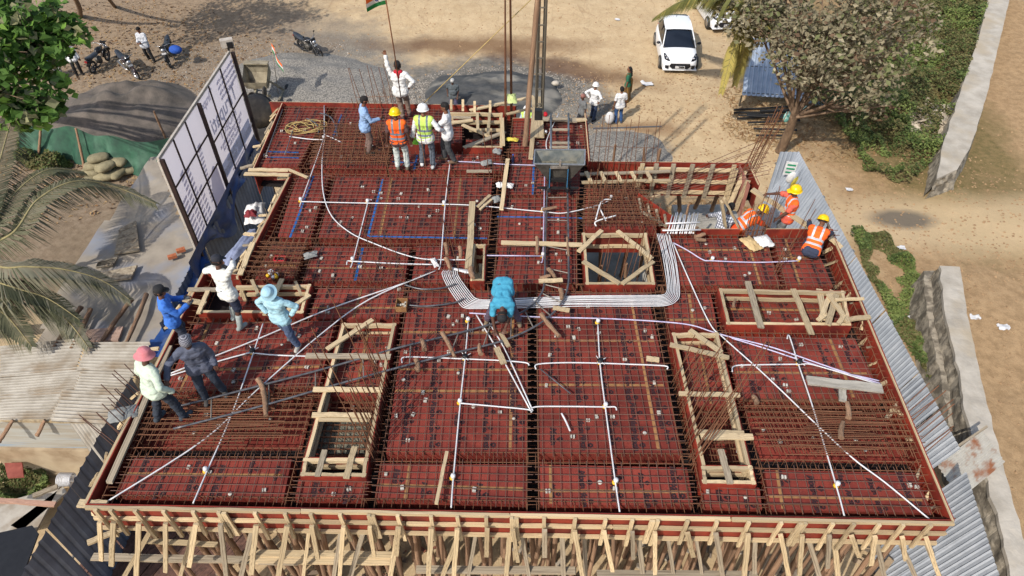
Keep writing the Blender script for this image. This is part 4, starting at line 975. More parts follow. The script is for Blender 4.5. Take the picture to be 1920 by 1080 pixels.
def fence(label,a,b,z,m,rail=True,lean=0,posts=(),rz=(.6,),sw=1.05,side=1,pitch=.19,trap=True,H=None,amp=.018,jit=.03):
    A_=P2(a,z);B_=P2(b,z); A_.z=B_.z=0; L=(B_-A_).length; u=(B_-A_).normalized(); n=Vector((-u.y,u.x,0))*side
    t=thing('corrugated_fence',label,'fence',(A_+B_)/2); k=max(1,round(L/sw)); w=L/k
    for i in range(k):
        o=A_+u*(w*i)+n*(.006*(i%2)); h=(H or z)+rnd(-jit,jit)
        corr_sheet(o+Vector((-lean*h,0,z-h)),u,Vector((lean,rnd(-.01,.01),1)),w*.985,h,pitch,amp,trap=trap).build('sheet',[m],t)
    if rail:
        for f in rz: stick('rail','bar',M_RAIL,A_+n*.07+Vector((-lean*z*(1-f),0,z*f)),B_+n*.07+Vector((-lean*z*(1-f),0,z*f)),.035,parent=t)
    for f in posts: 
        p=A_+u*(L*f)+n*.08; stick('post','plank',mat('grey_post',S(128,132,134),rv=0),p-Vector((lean*z,0,0)),p+Vector((0,0,z-.1)),.12,.08,t)
    return t,A_,B_
fence('long blue-grey corrugated fence along the right side of the deck',(1498,284),(1800,840),3.4,M_GALV,posts=(.2,.42,.66),rz=(.8,),lean=.3,pitch=.13,amp=.011)
fence('short return of the blue-grey corrugated fence behind the standing orange vest',(1462,284),(1498,284),3.4,M_GALV,rz=(.85,),sw=.6,pitch=.13,amp=.011)
fence('blue-grey corrugated fence at the lower right corner, front stretch',(1812,885),(1880,1100),3.2,M_GALV,rz=(.8,),lean=.3,pitch=.13,amp=.011)
fence('dark slate-blue corrugated fence at the lower left, beside the deck',(246,706),(36,1085),3.0,M_NAVY,side=-1,pitch=.25,rz=(.55,))
fence('dark corrugated fence behind the blue tarpaulin, under the billboard',(486,262),(300,606),2.9,M_NAVY,side=-1,pitch=.2,rz=(.5,),posts=(.35,))
# rusty loose sheet leaning at the lower right
a=P(1757,872,2.2);b_=P(1842,806,2.2);u=(b_-a).normalized(); v=Vector((u.y,-u.x,-.5)).normalized()
M_RSH=mat('rust_streaked_sheet',S(190,186,176),S(168,160,148),scale=3,rv=0,rough=.6,c3=S(150,96,64),s3=3,stretch=(1,1,1))
tag(corr_sheet(a,v,u,.85,(b_-a).length,.1,.02).build('loose_sheet',[M_RSH]),'rust-streaked corrugated sheet leaning across the gap in the right fence','metal sheet')
pz((1745,872),(1850,800),2.35,.05,.05,'thin pole along the edge of the rust-streaked sheet',G)
# ---- cement sheet roof of the left shed
z=2.75
SH=[((0,650),(162,634),(137,690),(-4,702),'upper left sheet, dusty grey'),((164,643),(282,641),(262,693),(140,688),'upper right sheet, bright grey'),((-4,701),(156,689),(133,733),(-4,743),'middle left sheet, darkest'),((154,691),(259,694),(224,738),(132,731),'middle right sheet'),((-4,741),(119,733),(91,785),(-4,788),'lower left sheet'),((117,732),(236,736),(202,791),(90,784),'lower right sheet, longest edge')]
for i,(p0,p1,p2,p3,l) in enumerate(SH):
    zz=z-.12*(i//2)+.09*(i%2); q=[P2(p,zz) for p in (p0,p1,p2,p3)]; q[2].z-=.12;q[3].z-=.12
    b=MB(); ny=60; nx_=10; vs=[]
    for j in range(ny+1):
        for k in range(nx_+1):
            p=quad_uv(q,k/nx_,j/ny); p.z+=.045*math.sin(j/ny*2*PI*(9 if i%2 else 10))+.03*noise.noise(Vector((p.x*.7,p.y*.7,i))); p.x+=.02*noise.noise(Vector((j*.9,i,0)))
            vs.append(p)
    b.add(vs,[((j+1)*(nx_+1)+k,(j+1)*(nx_+1)+k+1,j*(nx_+1)+k+1,j*(nx_+1)+k) for j in range(ny) for k in range(nx_)],0,True)
    tag(b.build('roof_sheet',[M_ASB]),'corrugated shed roof sheet at the left edge, '+l,'roof sheet')
M_WALLT=mat('mud_stained_wall',S(176,156,128),S(146,124,98),scale=2,rv=0,c3=S(196,178,150),s3=.8)
M_BWALL=mat('faded_blue_sheet',S(176,176,170),S(160,150,134),scale=1.4,rv=0,stretch=(.4,1,4),c3=S(140,160,180),s3=1.2)
sh=thing('shed','shed wall of faded blue-grey sheet above a mud-stained base, under the corrugated roof','shed',P(60,850,0))
a=P(-60,789,2.35);b_=P(148,792,2.35)
MB().beam(a-Vector((0,0,.55)),b_-Vector((0,0,.55)),.03,1.1,up=(0,0,1)).build('wall_sheet',[M_BWALL],sh)
MB().beam(Vector((a.x,a.y-.04,.62)),Vector((b_.x,b_.y-.04,.62)),.12,1.24,up=(0,0,1)).build('base_wall',[M_WALLT],sh)
MB().beam(a+Vector((0,-.02,.06)),b_+Vector((.5,-.02,.06)),.05,.07).build('eave_beam',[M_WOOD],sh)
a=P(127,790,2.4);corrd=P(197,792,2.4)
tag(corr_sheet(a,(corrd-a).normalized(),Vector((.25,-.25,-1)).normalized(),(corrd-a).length,1.3,.1,.018).build('loose_sheet',[M_ASB]),'grey corrugated sheet leaning between the shed and the dark fence','metal sheet')
for a,b_,l in [((-4,828),(26,788),'log end sticking out under the shed eave, left one'),((68,816),(86,788),'log end sticking out under the shed eave, right one')]: log(P2(a,2.2),P2(b_,2.5),.05,l)
# ---- dusty tarpaulin roof
M_TARP=mat('dusty_tarpaulin',S(168,158,144),S(146,136,124),scale=1.2,rough=.85,rv=0,bump=.35,bscale=4,c3=S(140,146,160),s3=.7)
M_BTARP=mat('blue_tarpaulin',S(42,82,150),S(30,60,116),scale=2.5,rough=.5,rv=0,bump=.4,bscale=3,c3=S(92,108,136),s3=1.5)
def sheet_poly(name,pts,z,m,label,cat,res=.16,fold=.05,zf=None,thick=0):
    """draped sheet over a pixel polygon, triangulated on a grid"""
    w=[P2(p,z) for p in pts]; xs_=[p.x for p in w];ys_=[p.y for p in w]
    def inside(x,y):
        c=False;n=len(w)
        for i in range(n):
            a=w[i];b_=w[(i+1)%n]
            if (a.y>y)!=(b_.y>y) and x<(b_.x-a.x)*(y-a.y)/(b_.y-a.y)+a.x: c=not c
        return c
    X0,X1,Y0,Y1=min(xs_),max(xs_),min(ys_),max(ys_); nx_=int((X1-X0)/res)+1; ny=int((Y1-Y0)/res)+1; b=MB(); idx={}; vs=[]; fs=[]
    def gid(i,j):
        if (i,j) not in idx:
            x=X0+i*res;y=Y0+j*res; f=zf(x,y) if zf else 0
            idx[(i,j)]=len(vs); vs.append(Vector((x,y,z+f+fold*noise.noise(Vector((x*1.1,y*.7,1)))+fold*.5*noise.noise(Vector((x*3.1+y,y*2,5))))))
        return idx[(i,j)]
    for j in range(ny):
        for i in range(nx_):
            if inside(X0+(i+.5)*res,Y0+(j+.5)*res): fs.append((gid(i,j),gid(i+1,j),gid(i+1,j+1),gid(i,j+1)))
    b.add(vs,fs,0,True); return tag(b.build(name,[m]),label,cat)
sheet_poly('tarpaulin',[(292,286),(332,395),(372,468),(352,520),(283,652),(60,660),(90,590),(135,505),(180,440),(245,352)],2.5,M_TARP,'large dusty grey tarpaulin roof left of the billboard','tarpaulin',fold=.07)
sheet_poly('tarpaulin',[(372,468),(392,496),(300,668),(268,660),(320,580),(352,520)],2.62,M_BTARP,'blue tarpaulin strip along the fence beside the blue-shirted man','tarpaulin',res=.1,fold=.2)
# blue tarp hanging on the dark fence below the billboard
a=P(474,262,3.0);b_=P(352,505,3.0); n=40;b=MB();vs=[]
for j in range(13):
    for i in range(n+1):
        p=lerp(a,b_,i/n)+Vector((.10+.1*math.sin(i*.8+j*.3)*(j/12)+.22*j/12*noise.noise(Vector((i*.2,j*.3,2))),0,.25-.075*j*(1+.5*math.sin(i*.35)))); vs.append(p)
b.add(vs,[(j*(n+1)+i,j*(n+1)+i+1,(j+1)*(n+1)+i+1,(j+1)*(n+1)+i) for j in range(12) for i in range(n)],0,True)
tag(b.build('tarpaulin',[M_BTARP]),'crumpled blue tarpaulin hanging over the fence below the billboard','tarpaulin')
for a,b_,l in [((275,552),(236,645),'log lying on the tarpaulin roof, right one of the pair'),((247,560),(187,645),'log lying on the tarpaulin roof, left one of the pair'),((152,575),(101,652),'log lying under the palm leaf near the shed roof, left one'),((170,580),(134,652),'log lying under the palm leaf near the shed roof, right one')]: log(P2(a,2.72),P2(b_,2.72),.06,l)
for a,l in [((323,481),'orange brick lying on the tarpaulin, lower left one'),((339,469),'orange brick lying on the tarpaulin, upper right one')]:
    o=MB(); c=P2(a,2.66); o.box(c,.24,.12,.1,.5); o.box(c+Vector((0,0,.055)),.12,.05,.012,.5); tag(o.build('brick',[mat('brick',S(184,110,72),S(160,90,60),rv=.05)]),l,'brick')
for q,l,m in [([(180,515),(258,498),(246,523),(170,532)],'flat weathered board lying on the tarpaulin roof, front one',G),([(185,493),(222,483),(212,498),(180,503)],'flat weathered board lying on the tarpaulin roof, rear one',G),([(165,620),(232,613),(222,640),(155,642)],'pale pink board lying beside the logs on the roof',mat('pink_board',S(190,160,144),rv=0)),([(225,430),(255,415),(262,470),(215,478)],'thin mat lying in the fold of the tarpaulin roof',G)]:
    w=[P2(p,2.62) for p in q]; b=MB().prism([(p.x,p.y) for p in w],2.6,2.65)
    for k in range(4):
        A_=lw(w[0],w[3],(k+.5)/4);B_=lw(w[1],w[2],(k+.5)/4); A_.z=B_.z=2.655; b.beam(A_,B_,.1,.012)
    tag(b.build('board',[m]),l,'board')
# ---- billboard
def col_at(px,py,z): p=P(px,py,z); return p
TL=P(298,300,6.0);TR=P(432,101,6.0);BL=P(365,465,3.0);BR=P(475,250,3.0)
L0=(TL+BL)/2;R0=(TR+BR)/2; L0.z=R0.z=0; u=(R0-L0).normalized(); W=(R0-L0).length; nb=Vector((u.y,-u.x,0))
bb=thing('billboard','large back-lit printed billboard on dark steel posts, seen from behind','billboard',(L0+R0)/2)
M_FLEX=bpy.data.materials.new('printed_flex'); M_FLEX.use_nodes=True; t_=M_FLEX.node_tree; pb_=t_.nodes['Principled BSDF']
nz=t_.nodes.new('ShaderNodeTexNoise'); nz.inputs['Scale'].default_value=.8; nz.inputs['Detail'].default_value=5
mx=t_.nodes.new('ShaderNodeMix'); mx.data_type='RGBA'; mx.inputs[6].default_value=(*S(246,238,248),1); mx.inputs[7].default_value=(*S(222,224,244),1); t_.links.new(nz.outputs[0],mx.inputs[0])
tl=t_.nodes.new('ShaderNodeBsdfTranslucent'); ms=t_.nodes.new('ShaderNodeMixShader'); ms.inputs[0].default_value=.6
t_.links.new(mx.outputs[2],pb_.inputs['Base Color']); t_.links.new(mx.outputs[2],tl.inputs[0]); t_.links.new(pb_.outputs[0],ms.inputs[1]); t_.links.new(tl.outputs[0],ms.inputs[2]); t_.links.new(ms.outputs[0],t_.nodes['Material Output'].inputs[0]); pb_.inputs['Roughness'].default_value=.7
M_DSTEEL=mat('dark_brown_steel',S(62,44,40),S(44,32,32),scale=5,rv=0,rough=.6,metal=.2,bump=0)
M_LSTEEL=mat('billboard_edge',S(196,188,178),S(170,160,150),rv=0)
def bp(s,z,o=0): return L0+u*(W*s)+nb*o+Vector((0,0,z))
b=MB(); b.add([bp(0,3),bp(1,3),bp(1,6),bp(0,6)],[(0,1,2,3)]); b.build('print',[M_FLEX],bb)
for s,h0 in ((0.0,0),(.47,0),(1.0,0)): MB().beam(bp(s,h0,.1),bp(s,6.02,.1),.1,.08,up=u).build('post',[M_DSTEEL],bb)
for s in (.16,.31,.64,.82): MB().beam(bp(s,3,.04),bp(s,6,.04),.035,.04,up=u).build('strut',[M_DSTEEL],bb)
for z_,s0,s1 in ((4.0,0,.47),(5.0,0,.47),(4.6,.47,1)): MB().beam(bp(s0,z_,.05),bp(s1,z_,.05),.035,.035).build('cross_rail',[M_DSTEEL],bb)
MB().beam(bp(0,6.03,0),bp(1,6.03,0),.06,.08).beam(bp(0,3,0),bp(0,6,0),.06,.06,up=u).beam(bp(0,2.97,0),bp(1,2.97,0),.06,.06).build('edge_trim',[M_LSTEEL],bb)
MXp=leafmat('print_ink',S(196,200,220),S(196,200,220),.6); MXl=leafmat('print_pale_ink',S(216,216,234),S(216,216,234),.6); MXw=leafmat('print_white',S(228,228,236),S(228,228,236),.6); MXb=leafmat('print_band',S(196,206,230),S(196,206,230),.6)
Rb=Matrix((( -u.x,0,nb.x,0),(-u.y,0,nb.y,0),(0,1,0,0),(0,0,0,1)))   # local x runs along -u: writing reads mirrored from this side
def sign(s,z_,txt,size,m,o=.012,name='lettering'):
    me=textmesh(txt,size); me.materials.clear(); me.materials.append(m)
    M_=Matrix(((u.x,0,nb.x,0),(u.y,0,nb.y,0),(0,1,0,0),(0,0,0,1))); c=bp(s,z_,o)-wloc(bb)
    mm=Matrix.Translation(c)@M_@Matrix.Diagonal((-1,1,1,1)); part(name,me,bb,mm)
sign(.735,4.93,'Tirupati',.72,MXp); sign(.73,4.42,'PROJECT',.38,MXl); sign(.57,5.72,'Tirupati',.36,MXl)
for k in range(4): sign(.88,5.75-.17*k,'specifications and details of the',.13,MXl)
for k,(z_,tx) in enumerate([(4.15,'Proposed residential building at'),(4.0,'Plot No 81 near main road'),(3.86,'landmark of the city')]): sign(.74,z_,tx,.16,MXl)
b=MB(); b.add([bp(.49,3.22,.008),bp(.985,3.22,.008),bp(.985,3.72,.008),bp(.49,3.72,.008)],[(0,1,2,3)]); b.build('printed_band',[MXb],bb)
sign(.74,3.6,'Contact for Bookings',.2,MXw,.014); sign(.74,3.38,'9000000000 9000000000',.3,MXw,.014)
for k in range(2): sign(.74,3.14-.1*k,'all rights reserved to the developer',.1,MXl)
# faint printed towers
b=MB()
for (s0,s1,z0,z1) in [(.04,.1,3.05,4.6),(.11,.15,3.05,5.2),(.16,.21,3.05,5.05),(.22,.26,3.05,4.3)]:
    kk=int((z1-z0)/.16)
    for k in range(kk):
        zz=z0+k*.16; b.add([bp(s0,zz,.01),bp(s1,zz+.04,.01),bp(s1,zz+.13,.01),bp(s0,zz+.09,.01)],[(0,1,2,3)])
b.build('printed_picture',[MXl],bb); b=MB()
for k in range(14):
    zz=3.3+k*.13; b.add([bp(.29+.004*k,zz,.01),bp(.33+.004*k,zz,.01),bp(.33+.004*k,zz+.07,.01),bp(.29+.004*k,zz+.07,.01)],[(0,1,2,3)])
b.build('printed_picture',[MXl],bb)
b=MB(); b.add([bp(.3,3.02,.009),bp(.46,3.02,.009),bp(.46,3.9,.009),bp(.42,4.1,.009),bp(.37,3.9,.009),bp(.33,3.5,.009)],[(0,1,2,3,4,5)]); b.build('printed_trees',[MXl],bb)
c=bp(1,6.2,0); lamp=thing('flood_lamp','small white floodlight clamped on the top corner of the billboard','lamp',c-Vector((0,0,.1)))
MB().box(c+Vector((0,0,.12)),.38,.2,.24,.4).build('lamp_head',[M_LSTEEL],lamp); MB().beam(c-Vector((0,0,.18)),c+Vector((0,0,.06)),.05,.05).beam(c+Vector((-.2,0,-.05)),c+Vector((.2,0,-.05)),.03,.03).build('bracket',[M_BLACK],lamp)
MB().box(c+Vector((.12,-.1,.1)),.18,.06,.16,.4).build('glass',[M_BLK],lamp)
# ---- sand pile, mortar heap, gravel heap
def mound(name,label,cat,px,py,rx,ry,h,m,rot=0,n=60,rough=.12,kind=None,flat=1.5,fr=1.2):
    c=P(px,py,0); b=MB(); vs=[]
    for j in range(n+1):
        for i in range(n+1):
            x=(i/n*2-1);y=(j/n*2-1); r=math.hypot(x,y)*(1+.18*noise.noise(Vector((x*2,y*2,px))))
            z_=h*max(0,1-r**flat)*(1+rough*2*noise.noise(Vector((x*3*fr,y*3*fr,2)))) + rough*.3*noise.noise(Vector((x*9*fr,y*9*fr,4)))*max(0,1-r)
            X=x*rx;Y=y*ry; X,Y=X*math.cos(rot)-Y*math.sin(rot),X*math.sin(rot)+Y*math.cos(rot)
            vs.append(c+Vector((X,Y,z_+.02-.1*max(0,r-.93)*4+gh(c.x+X,c.y+Y))))
    b.add(vs,[(j*(n+1)+i,j*(n+1)+i+1,(j+1)*(n+1)+i+1,(j+1)*(n+1)+i) for j in range(n) for i in range(n)],0,True)
    return tag(b.build(name,[m]),label,cat,kind=kind)
M_SAND=mat('dark_sand',S(112,102,94),S(84,78,72),scale=2,rv=0,bump=.6,bscale=14)
M_MORT=mat('wet_mortar_sand',S(84,84,84),S(54,56,58),scale=1.1,rv=0,bump=1,bscale=7,c3=S(136,132,124),s3=.6,stretch=(1,1.8,1))
M_GRAV=mat('gravel',S(156,150,142),S(104,102,98),scale=16,rv=0,bump=1,bscale=16,lo=.42,hi=.58)
mound('sand_pile','big pile of dark grey sand behind the green net','sand pile',232,212,3.5,2.7,.95,M_SAND,.1,rough=.25)
mound('mortar_heap','broad heap of dark wet mortar sand behind the hoist mast','sand heap',925,178,3.1,2.3,.42,M_MORT,.0,rough=.22,fr=1.5,flat=2.2)
mound('gravel_heap','low heap of grey gravel behind the concrete mixer','gravel heap',560,150,4.2,2.6,.55,M_GRAV,.0,rough=.2)
mound('gravel_heap','low grey gravel spread right of the hopper','gravel heap',1168,290,2.0,1.7,.2,M_GRAV,.0)
# scattered gravel stones
def scatter_stones(name,label,regions,n,sz,m):
    b=MB()
    for _ in range(n):
        cx_,cy_,rx,ry=random.choice(regions); a=rnd(0,2*PI);r=math.sqrt(random.random())
        p=P(cx_,cy_,0)+Vector((math.cos(a)*r*rx,math.sin(a)*r*ry,0)); p.z=gh(p.x,p.y)
        s=rnd(*sz); k=[Vector((rnd(.6,1)*math.cos(t_),rnd(.6,1)*math.sin(t_),0)) for t_ in (0,1.3,2.5,3.8,5.1)]
        b.add([p+v_*s for v_ in k]+[p+Vector((rnd(-.2,.2)*s,rnd(-.2,.2)*s,s*rnd(.5,.9)))],[(0,1,5),(1,2,5),(2,3,5),(3,4,5),(4,0,5)])
    return tag(b.build(name,[m],origin=(0,0,0)),label,'stones',kind='stuff')
M_STONE=mat('grey_stone_chips',S(176,168,158),S(120,114,108),scale=3,rv=0,bump=0,lo=.3,hi=.7)
M_CLOD=mat('earth_clods',S(176,146,110),S(128,102,76),scale=2,rv=0,bump=0,lo=.3,hi=.7)
scatter_stones('gravel_stones','loose grey gravel stones spread behind the deck and the mixer',[(500,150,6,4.2),(640,190,5,2.6),(1150,280,2,1.6),(760,210,5,2.5),(930,190,5,3.2)],16000,(.02,.055),M_STONE)
scatter_stones('earth_clods','small clods and stones scattered over the bare earth',[(1150,60,16,9),(1900,300,9,30),(1850,700,6,16),(1250,220,5,5),(250,130,9,7),(1650,400,8,5)],9000,(.02,.07),M_CLOD)
# fallen leaves
def leaves(name,label,cat,regions,n,sz,mats,zr=(.01,.05),flat=.3,dens=None,kind='stuff',asp=.6):
    b=MB()
    for _ in range(n):
        cx_,cy_,rx,ry=random.choice(regions); a=rnd(0,2*PI);r=math.sqrt(random.random())
        p=P(cx_,cy_,0)+Vector((math.cos(a)*r*rx,math.sin(a)*r*ry,0)); p.z=gh(p.x,p.y)+rnd(*zr)
        leaf(b,p,rnd(*sz),Vector((rnd(-flat,flat),rnd(-flat,flat),1)),rnd(0,6.3),random.randrange(len(mats)),asp)
    return tag(b.build(name,mats,origin=(0,0,0)),label,cat,kind=kind)
def leaf(b,p,s,n,rot,m,asp=.6):
    n=n.normalized(); x=Vector((math.cos(rot),math.sin(rot),0)); x=(x-n*x.dot(n)).normalized(); y=n.cross(x)
    b.add([p-x*s*.5,p-y*s*asp*.42+n*s*.06,p+x*s*.55-n*s*.08,p+y*s*asp*.42+n*s*.06],[(0,1,2,3)],m)
DRY=[leafmat('dry_leaf_tan',S(176,136,92),S(140,100,66)),leafmat('dry_leaf_pale',S(206,176,132),S(176,146,104)),leafmat('dry_leaf_dark',S(96,70,52),S(76,56,44))]
leaves('fallen_leaves','dry fallen leaves strewn over the ground at the upper left','fallen leaves',[(230,40,5,2.5),(150,90,7,3.5),(200,180,5,3),(330,110,6,3),(120,330,4,3),(200,300,4,2)],3400,(.08,.18),DRY)
leaves('dry_straw','dry straw and leaf litter around the foot of the dusty tree','straw',[(1450,190,2.2,2),(1530,250,3,2.2),(1440,240,2,1.5),(1330,405,1.7,.9)],4200,(.08,.3),[DRY[1],DRY[0]],asp=.2)
GR=[leafmat('weed_green',S(112,128,72),S(86,104,58)),leafmat('weed_light_green',S(142,156,90),S(112,130,68)),leafmat('weed_olive',S(134,128,84),S(104,100,62)),leafmat('weed_dark_green',S(70,94,46),S(54,74,40))]
def poly_pts(poly,n):
    w=[P(x,y,0) for x,y in poly]; X0,X1=min(p.x for p in w),max(p.x for p in w);Y0,Y1=min(p.y for p in w),max(p.y for p in w); out_=[]
    while len(out_)<n:
        x,y=rnd(X0,X1),rnd(Y0,Y1); c=False
        for i in range(len(w)):
            a=w[i];b_=w[(i+1)%len(w)]
            if (a.y>y)!=(b_.y>y) and x<(b_.x-a.x)*(y-a.y)/(b_.y-a.y)+a.x: c=not c
        if c: out_.append((x,y))
    return out_
def undergrowth(label,poly,n,hmax,sz,thr=-.12,mats=GR):
    b=MB()
    for (x,y) in poly_pts(poly,n):
        d_=noise.noise(Vector((x*.45,y*.45,7)))+.7*noise.noise(Vector((x*1.5,y*1.5,2)))
        if d_<thr+rnd(-.15,.1): continue
        h=hmax*max(.08,min(1,(d_-thr)*1.8)); z_=gh(x,y)+h*(.35+.65*math.sqrt(random.random()))
        k=noise.noise(Vector((x*.6,y*.6,21)))
        m=(1 if k>.15 else 0) if random.random()<.7 else random.randrange(4)
        if k<0.02 and random.random()<.7: m=2
        leaf(b,Vector((x,y,z_)),rnd(*sz),Vector((rnd(-.8,.8),rnd(-.8,.8),1)),rnd(0,6.3),m,.7)
    return tag(b.build('undergrowth',mats,origin=(0,0,0)),label,'undergrowth',kind='stuff')
undergrowth('dense green undergrowth between the dusty tree and the far stone wall',[(1640,-20),(1856,-20),(1800,170),(1752,300),(1700,352),(1625,330),(1575,250),(1500,200),(1560,80)],80000,.9,(.06,.15),-.38)
undergrowth('green weeds between the right fence and the near stone wall',[(1590,440),(1640,440),(1705,478),(1725,560),(1742,680),(1770,760),(1738,730),(1650,570)],20000,.45,(.05,.11),-.22)
undergrowth('weeds at the foot of the near stone wall beside the fence',[(1700,640),(1745,650),(1790,800),(1745,760)],2500,.5,(.08,.2),-.3)
undergrowth('weeds growing at the left edge under the shed wall',[(4,900),(40,875),(95,890),(98,930),(60,950),(6,945)],2600,.6,(.06,.15),-.5)
undergrowth('weeds around the green net at the left',[(40,270),(60,300),(140,310),(110,340),(60,330),(30,300)],3000,.6,(.08,.18),-.4)
# ---- green net and sandbags
M_NET=mat('green_net',S(44,92,70),S(30,68,54),scale=3,rv=0,bump=.3,rough=.7,c3=S(84,122,102),s3=1)
w=[P(x,y,1.3) for x,y in [(28,232),(70,236),(120,239),(160,246),(200,257),(255,262),(322,262)]]; w=smooth(w,8); b=MB();vs=[]
for j in range(8):
    for i,p in enumerate(w):
        f=j/7; vs.append(Vector((p.x+.12*math.sin(i*.6+j)*f,p.y-.5*f+.12*math.sin(i*.9)*f,1.3-1.28*f+.1*math.sin(i*.42)*(1-f))))
n=len(w); b.add(vs,[(j*n+i,j*n+i+1,(j+1)*n+i+1,(j+1)*n+i) for j in range(7) for i in range(n-1)],0,True)
tag(b.build('green_net',[M_NET]),'sagging green shade net barrier in front of the dark sand pile','net')
for a,b_,z1,l in [((72,300),(76,236),1.5,'post holding the green net, left one'),((158,318),(143,240),1.5,'thick post holding the green net, middle one'),((318,280),(289,208),1.9,'leaning post at the right end of the green net')]:
    base=P(*a,0); top=P(*b_,z1); log(base,Vector((top.x,top.y,z1)),.05,l,name='post',cat='post')
M_BAG=mat('dusty_sandbag',S(158,148,118),S(128,120,94),scale=4,rv=.12,bump=.4,bscale=9)
bl=['topmost','upper right','upper left','middle right','middle left','lower left','lower middle','lower right','half-hidden rear']
for i,(x,y,z_,a) in enumerate([(184,296,.75,.5),(218,303,.5,-.2),(177,310,.5,.3),(197,312,.55,.9),(172,322,.3,-.1),(166,338,.12,1.2),(195,330,.2,.2),(221,324,.18,1.3),(240,318,.12,.4)]):
    c=P(x,y,z_); b=MB(); R=Matrix.Rotation(a,3,'Z'); N1,N2=14,8; vs=[]
    for j in range(N2+1):
        t_=PI*j/N2
        for k in range(N1):
            q=2*PI*k/N1; X=abs(math.cos(q))**.6*math.copysign(1,math.cos(q))*math.sin(t_)**.7; Y=abs(math.sin(q))**.6*math.copysign(1,math.sin(q))*math.sin(t_)**.7; Z_=math.cos(t_)
            p=Vector((X*.4,Y*.24,Z_*.14)); p*=1+.12*noise.noise(p*5+Vector((i,0,0))); vs.append(c+R@p)
    b.add(vs,[(j*N1+k,(j+1)*N1+k,(j+1)*N1+(k+1)%N1,j*N1+(k+1)%N1) for j in range(N2) for k in range(N1)],0,True)
    tag(b.build('sandbag',[M_BAG]),f'dusty filled sandbag in the heap below the green net, {bl[i]}','sandbag','sandbags below the green net')
# ---- stone retaining walls at the right
M_STW=mat('rubble_masonry',S(168,158,142),S(112,104,92),scale=3.2,rv=0,bump=1.0,bscale=5,lo=.42,hi=.56)
M_CAP=mat('rough_concrete_cap',S(196,188,176),S(168,160,148),scale=1.6,rv=0,bump=.4,bscale=12,c3=S(178,164,142),s3=.7)
def stone_wall(label,lt,rt,H,cap_h=.12):
    """lt, rt: pixel polylines of the left and right top edges"""
    n=50
    def rs(pl):
        w=[P(x,y,H) for x,y in pl]; ln=[0]
        for i in range(1,len(w)): ln.append(ln[-1]+(w[i]-w[i-1]).length)
        out_=[]
        for k in range(n+1):
            s=ln[-1]*k/n; i=max(j for j in range(len(ln)) if ln[j]<=s+1e-9); i=min(i,len(w)-2); out_.append(lerp(w[i],w[i+1],(s-ln[i])/(ln[i+1]-ln[i])))
        return out_
    A_=rs(lt);B_=rs(rt); t=thing('stone_wall',label,'wall',(A_[n//2]+B_[n//2])/2*1.0); t.location.z=0
    jl=[.08*noise.noise(Vector((k*.5,1,0))) for k in range(n+1)]
    b=MB(); vs=[]; prof=[(0,0),(1,0)]
    for k in range(n+1):
        a=A_[k]+Vector((jl[k],0,0));c=B_[k]+Vector((jl[(k+9)%n]*.6,0,0))
        for (q,zz) in ((a,H-cap_h),(a,H),(lerp(a,c,.33),H+.02*noise.noise(a*3)),(lerp(a,c,.66),H+.02*noise.noise(c*3)),(c,H),(c,H-cap_h)): vs.append(Vector((q.x,q.y,zz)))
    fs=[(k*6+j,k*6+j+1,(k+1)*6+j+1,(k+1)*6+j) for k in range(n) for j in range(5)]+[(0,1,2,3,4,5),tuple(n*6+j for j in (5,4,3,2,1,0))]
    b.add(vs,fs,0,False); b.build('concrete_cap',[M_CAP],t)
    b=MB(); vs=[]; rows=12; m_=n*5; 
    for side,E,sg in ((0,A_,-1),(1,B_,1)):
        vs=[]
        for r in range(rows+1):
            for k in range(m_+1):
                q=lerp(E[min(k//5,n-1)],E[min(k//5,n-1)+1],(k%5)/5 if k<m_ else 1); f=r/rows; zz=(H-cap_h*.5)*(1-f)
                d_=noise.voronoi(Vector((q.y*2.6+rnd(-.01,.01),zz*3.2,side*5)))[0]; dp=.12*max(0,.55-d_[0]) if True else 0
                vs.append(Vector((q.x+sg*(-.06+.22*f+dp),q.y,zz)))
        b.add(vs,[(r*(m_+1)+k,r*(m_+1)+k+1,(r+1)*(m_+1)+k+1,(r+1)*(m_+1)+k)[::-1 if side else 1] for r in range(rows) for k in range(m_)],0,False)
        for q in ((E is A_),): pass
    # end faces
    for k in (0,n):
        a=A_[k];c=B_[k]; vs=[]
        for r in range(7):
            for i in range(9):
                q=lerp(a,c,i/8); f=r/6; yy=q.y+(.12*noise.noise(Vector((q.x*4,r,k))))+(.15*f if k==0 else -.15*f); vs.append(Vector((q.x+(i/8-.5)*.3*f,yy,(H-.05)*(1-f))))
        b.add(vs,[(r*9+i,r*9+i+1,(r+1)*9+i+1,(r+1)*9+i) for r in range(6) for i in range(8)])
    b.build('rubble_face',[M_STW],t); return t
stone_wall('far stone retaining wall with a pale concrete cap, running to the top right',[(1860,-30),(1838,60),(1800,175),(1768,270),(1757,335)],[(1900,-30),(1882,45),(1850,180),(1822,270),(1795,318)],.85)
stone_wall('near stone retaining wall with a broken pale concrete cap at the right edge',[(1762,498),(1772,590),(1800,700),(1806,760),(1840,870),(1880,1000),(1900,1110)],[(1800,500),(1816,600),(1842,720),(1862,800),(1905,960),(1950,1110)],1.5)
c=P(1770,318,0)
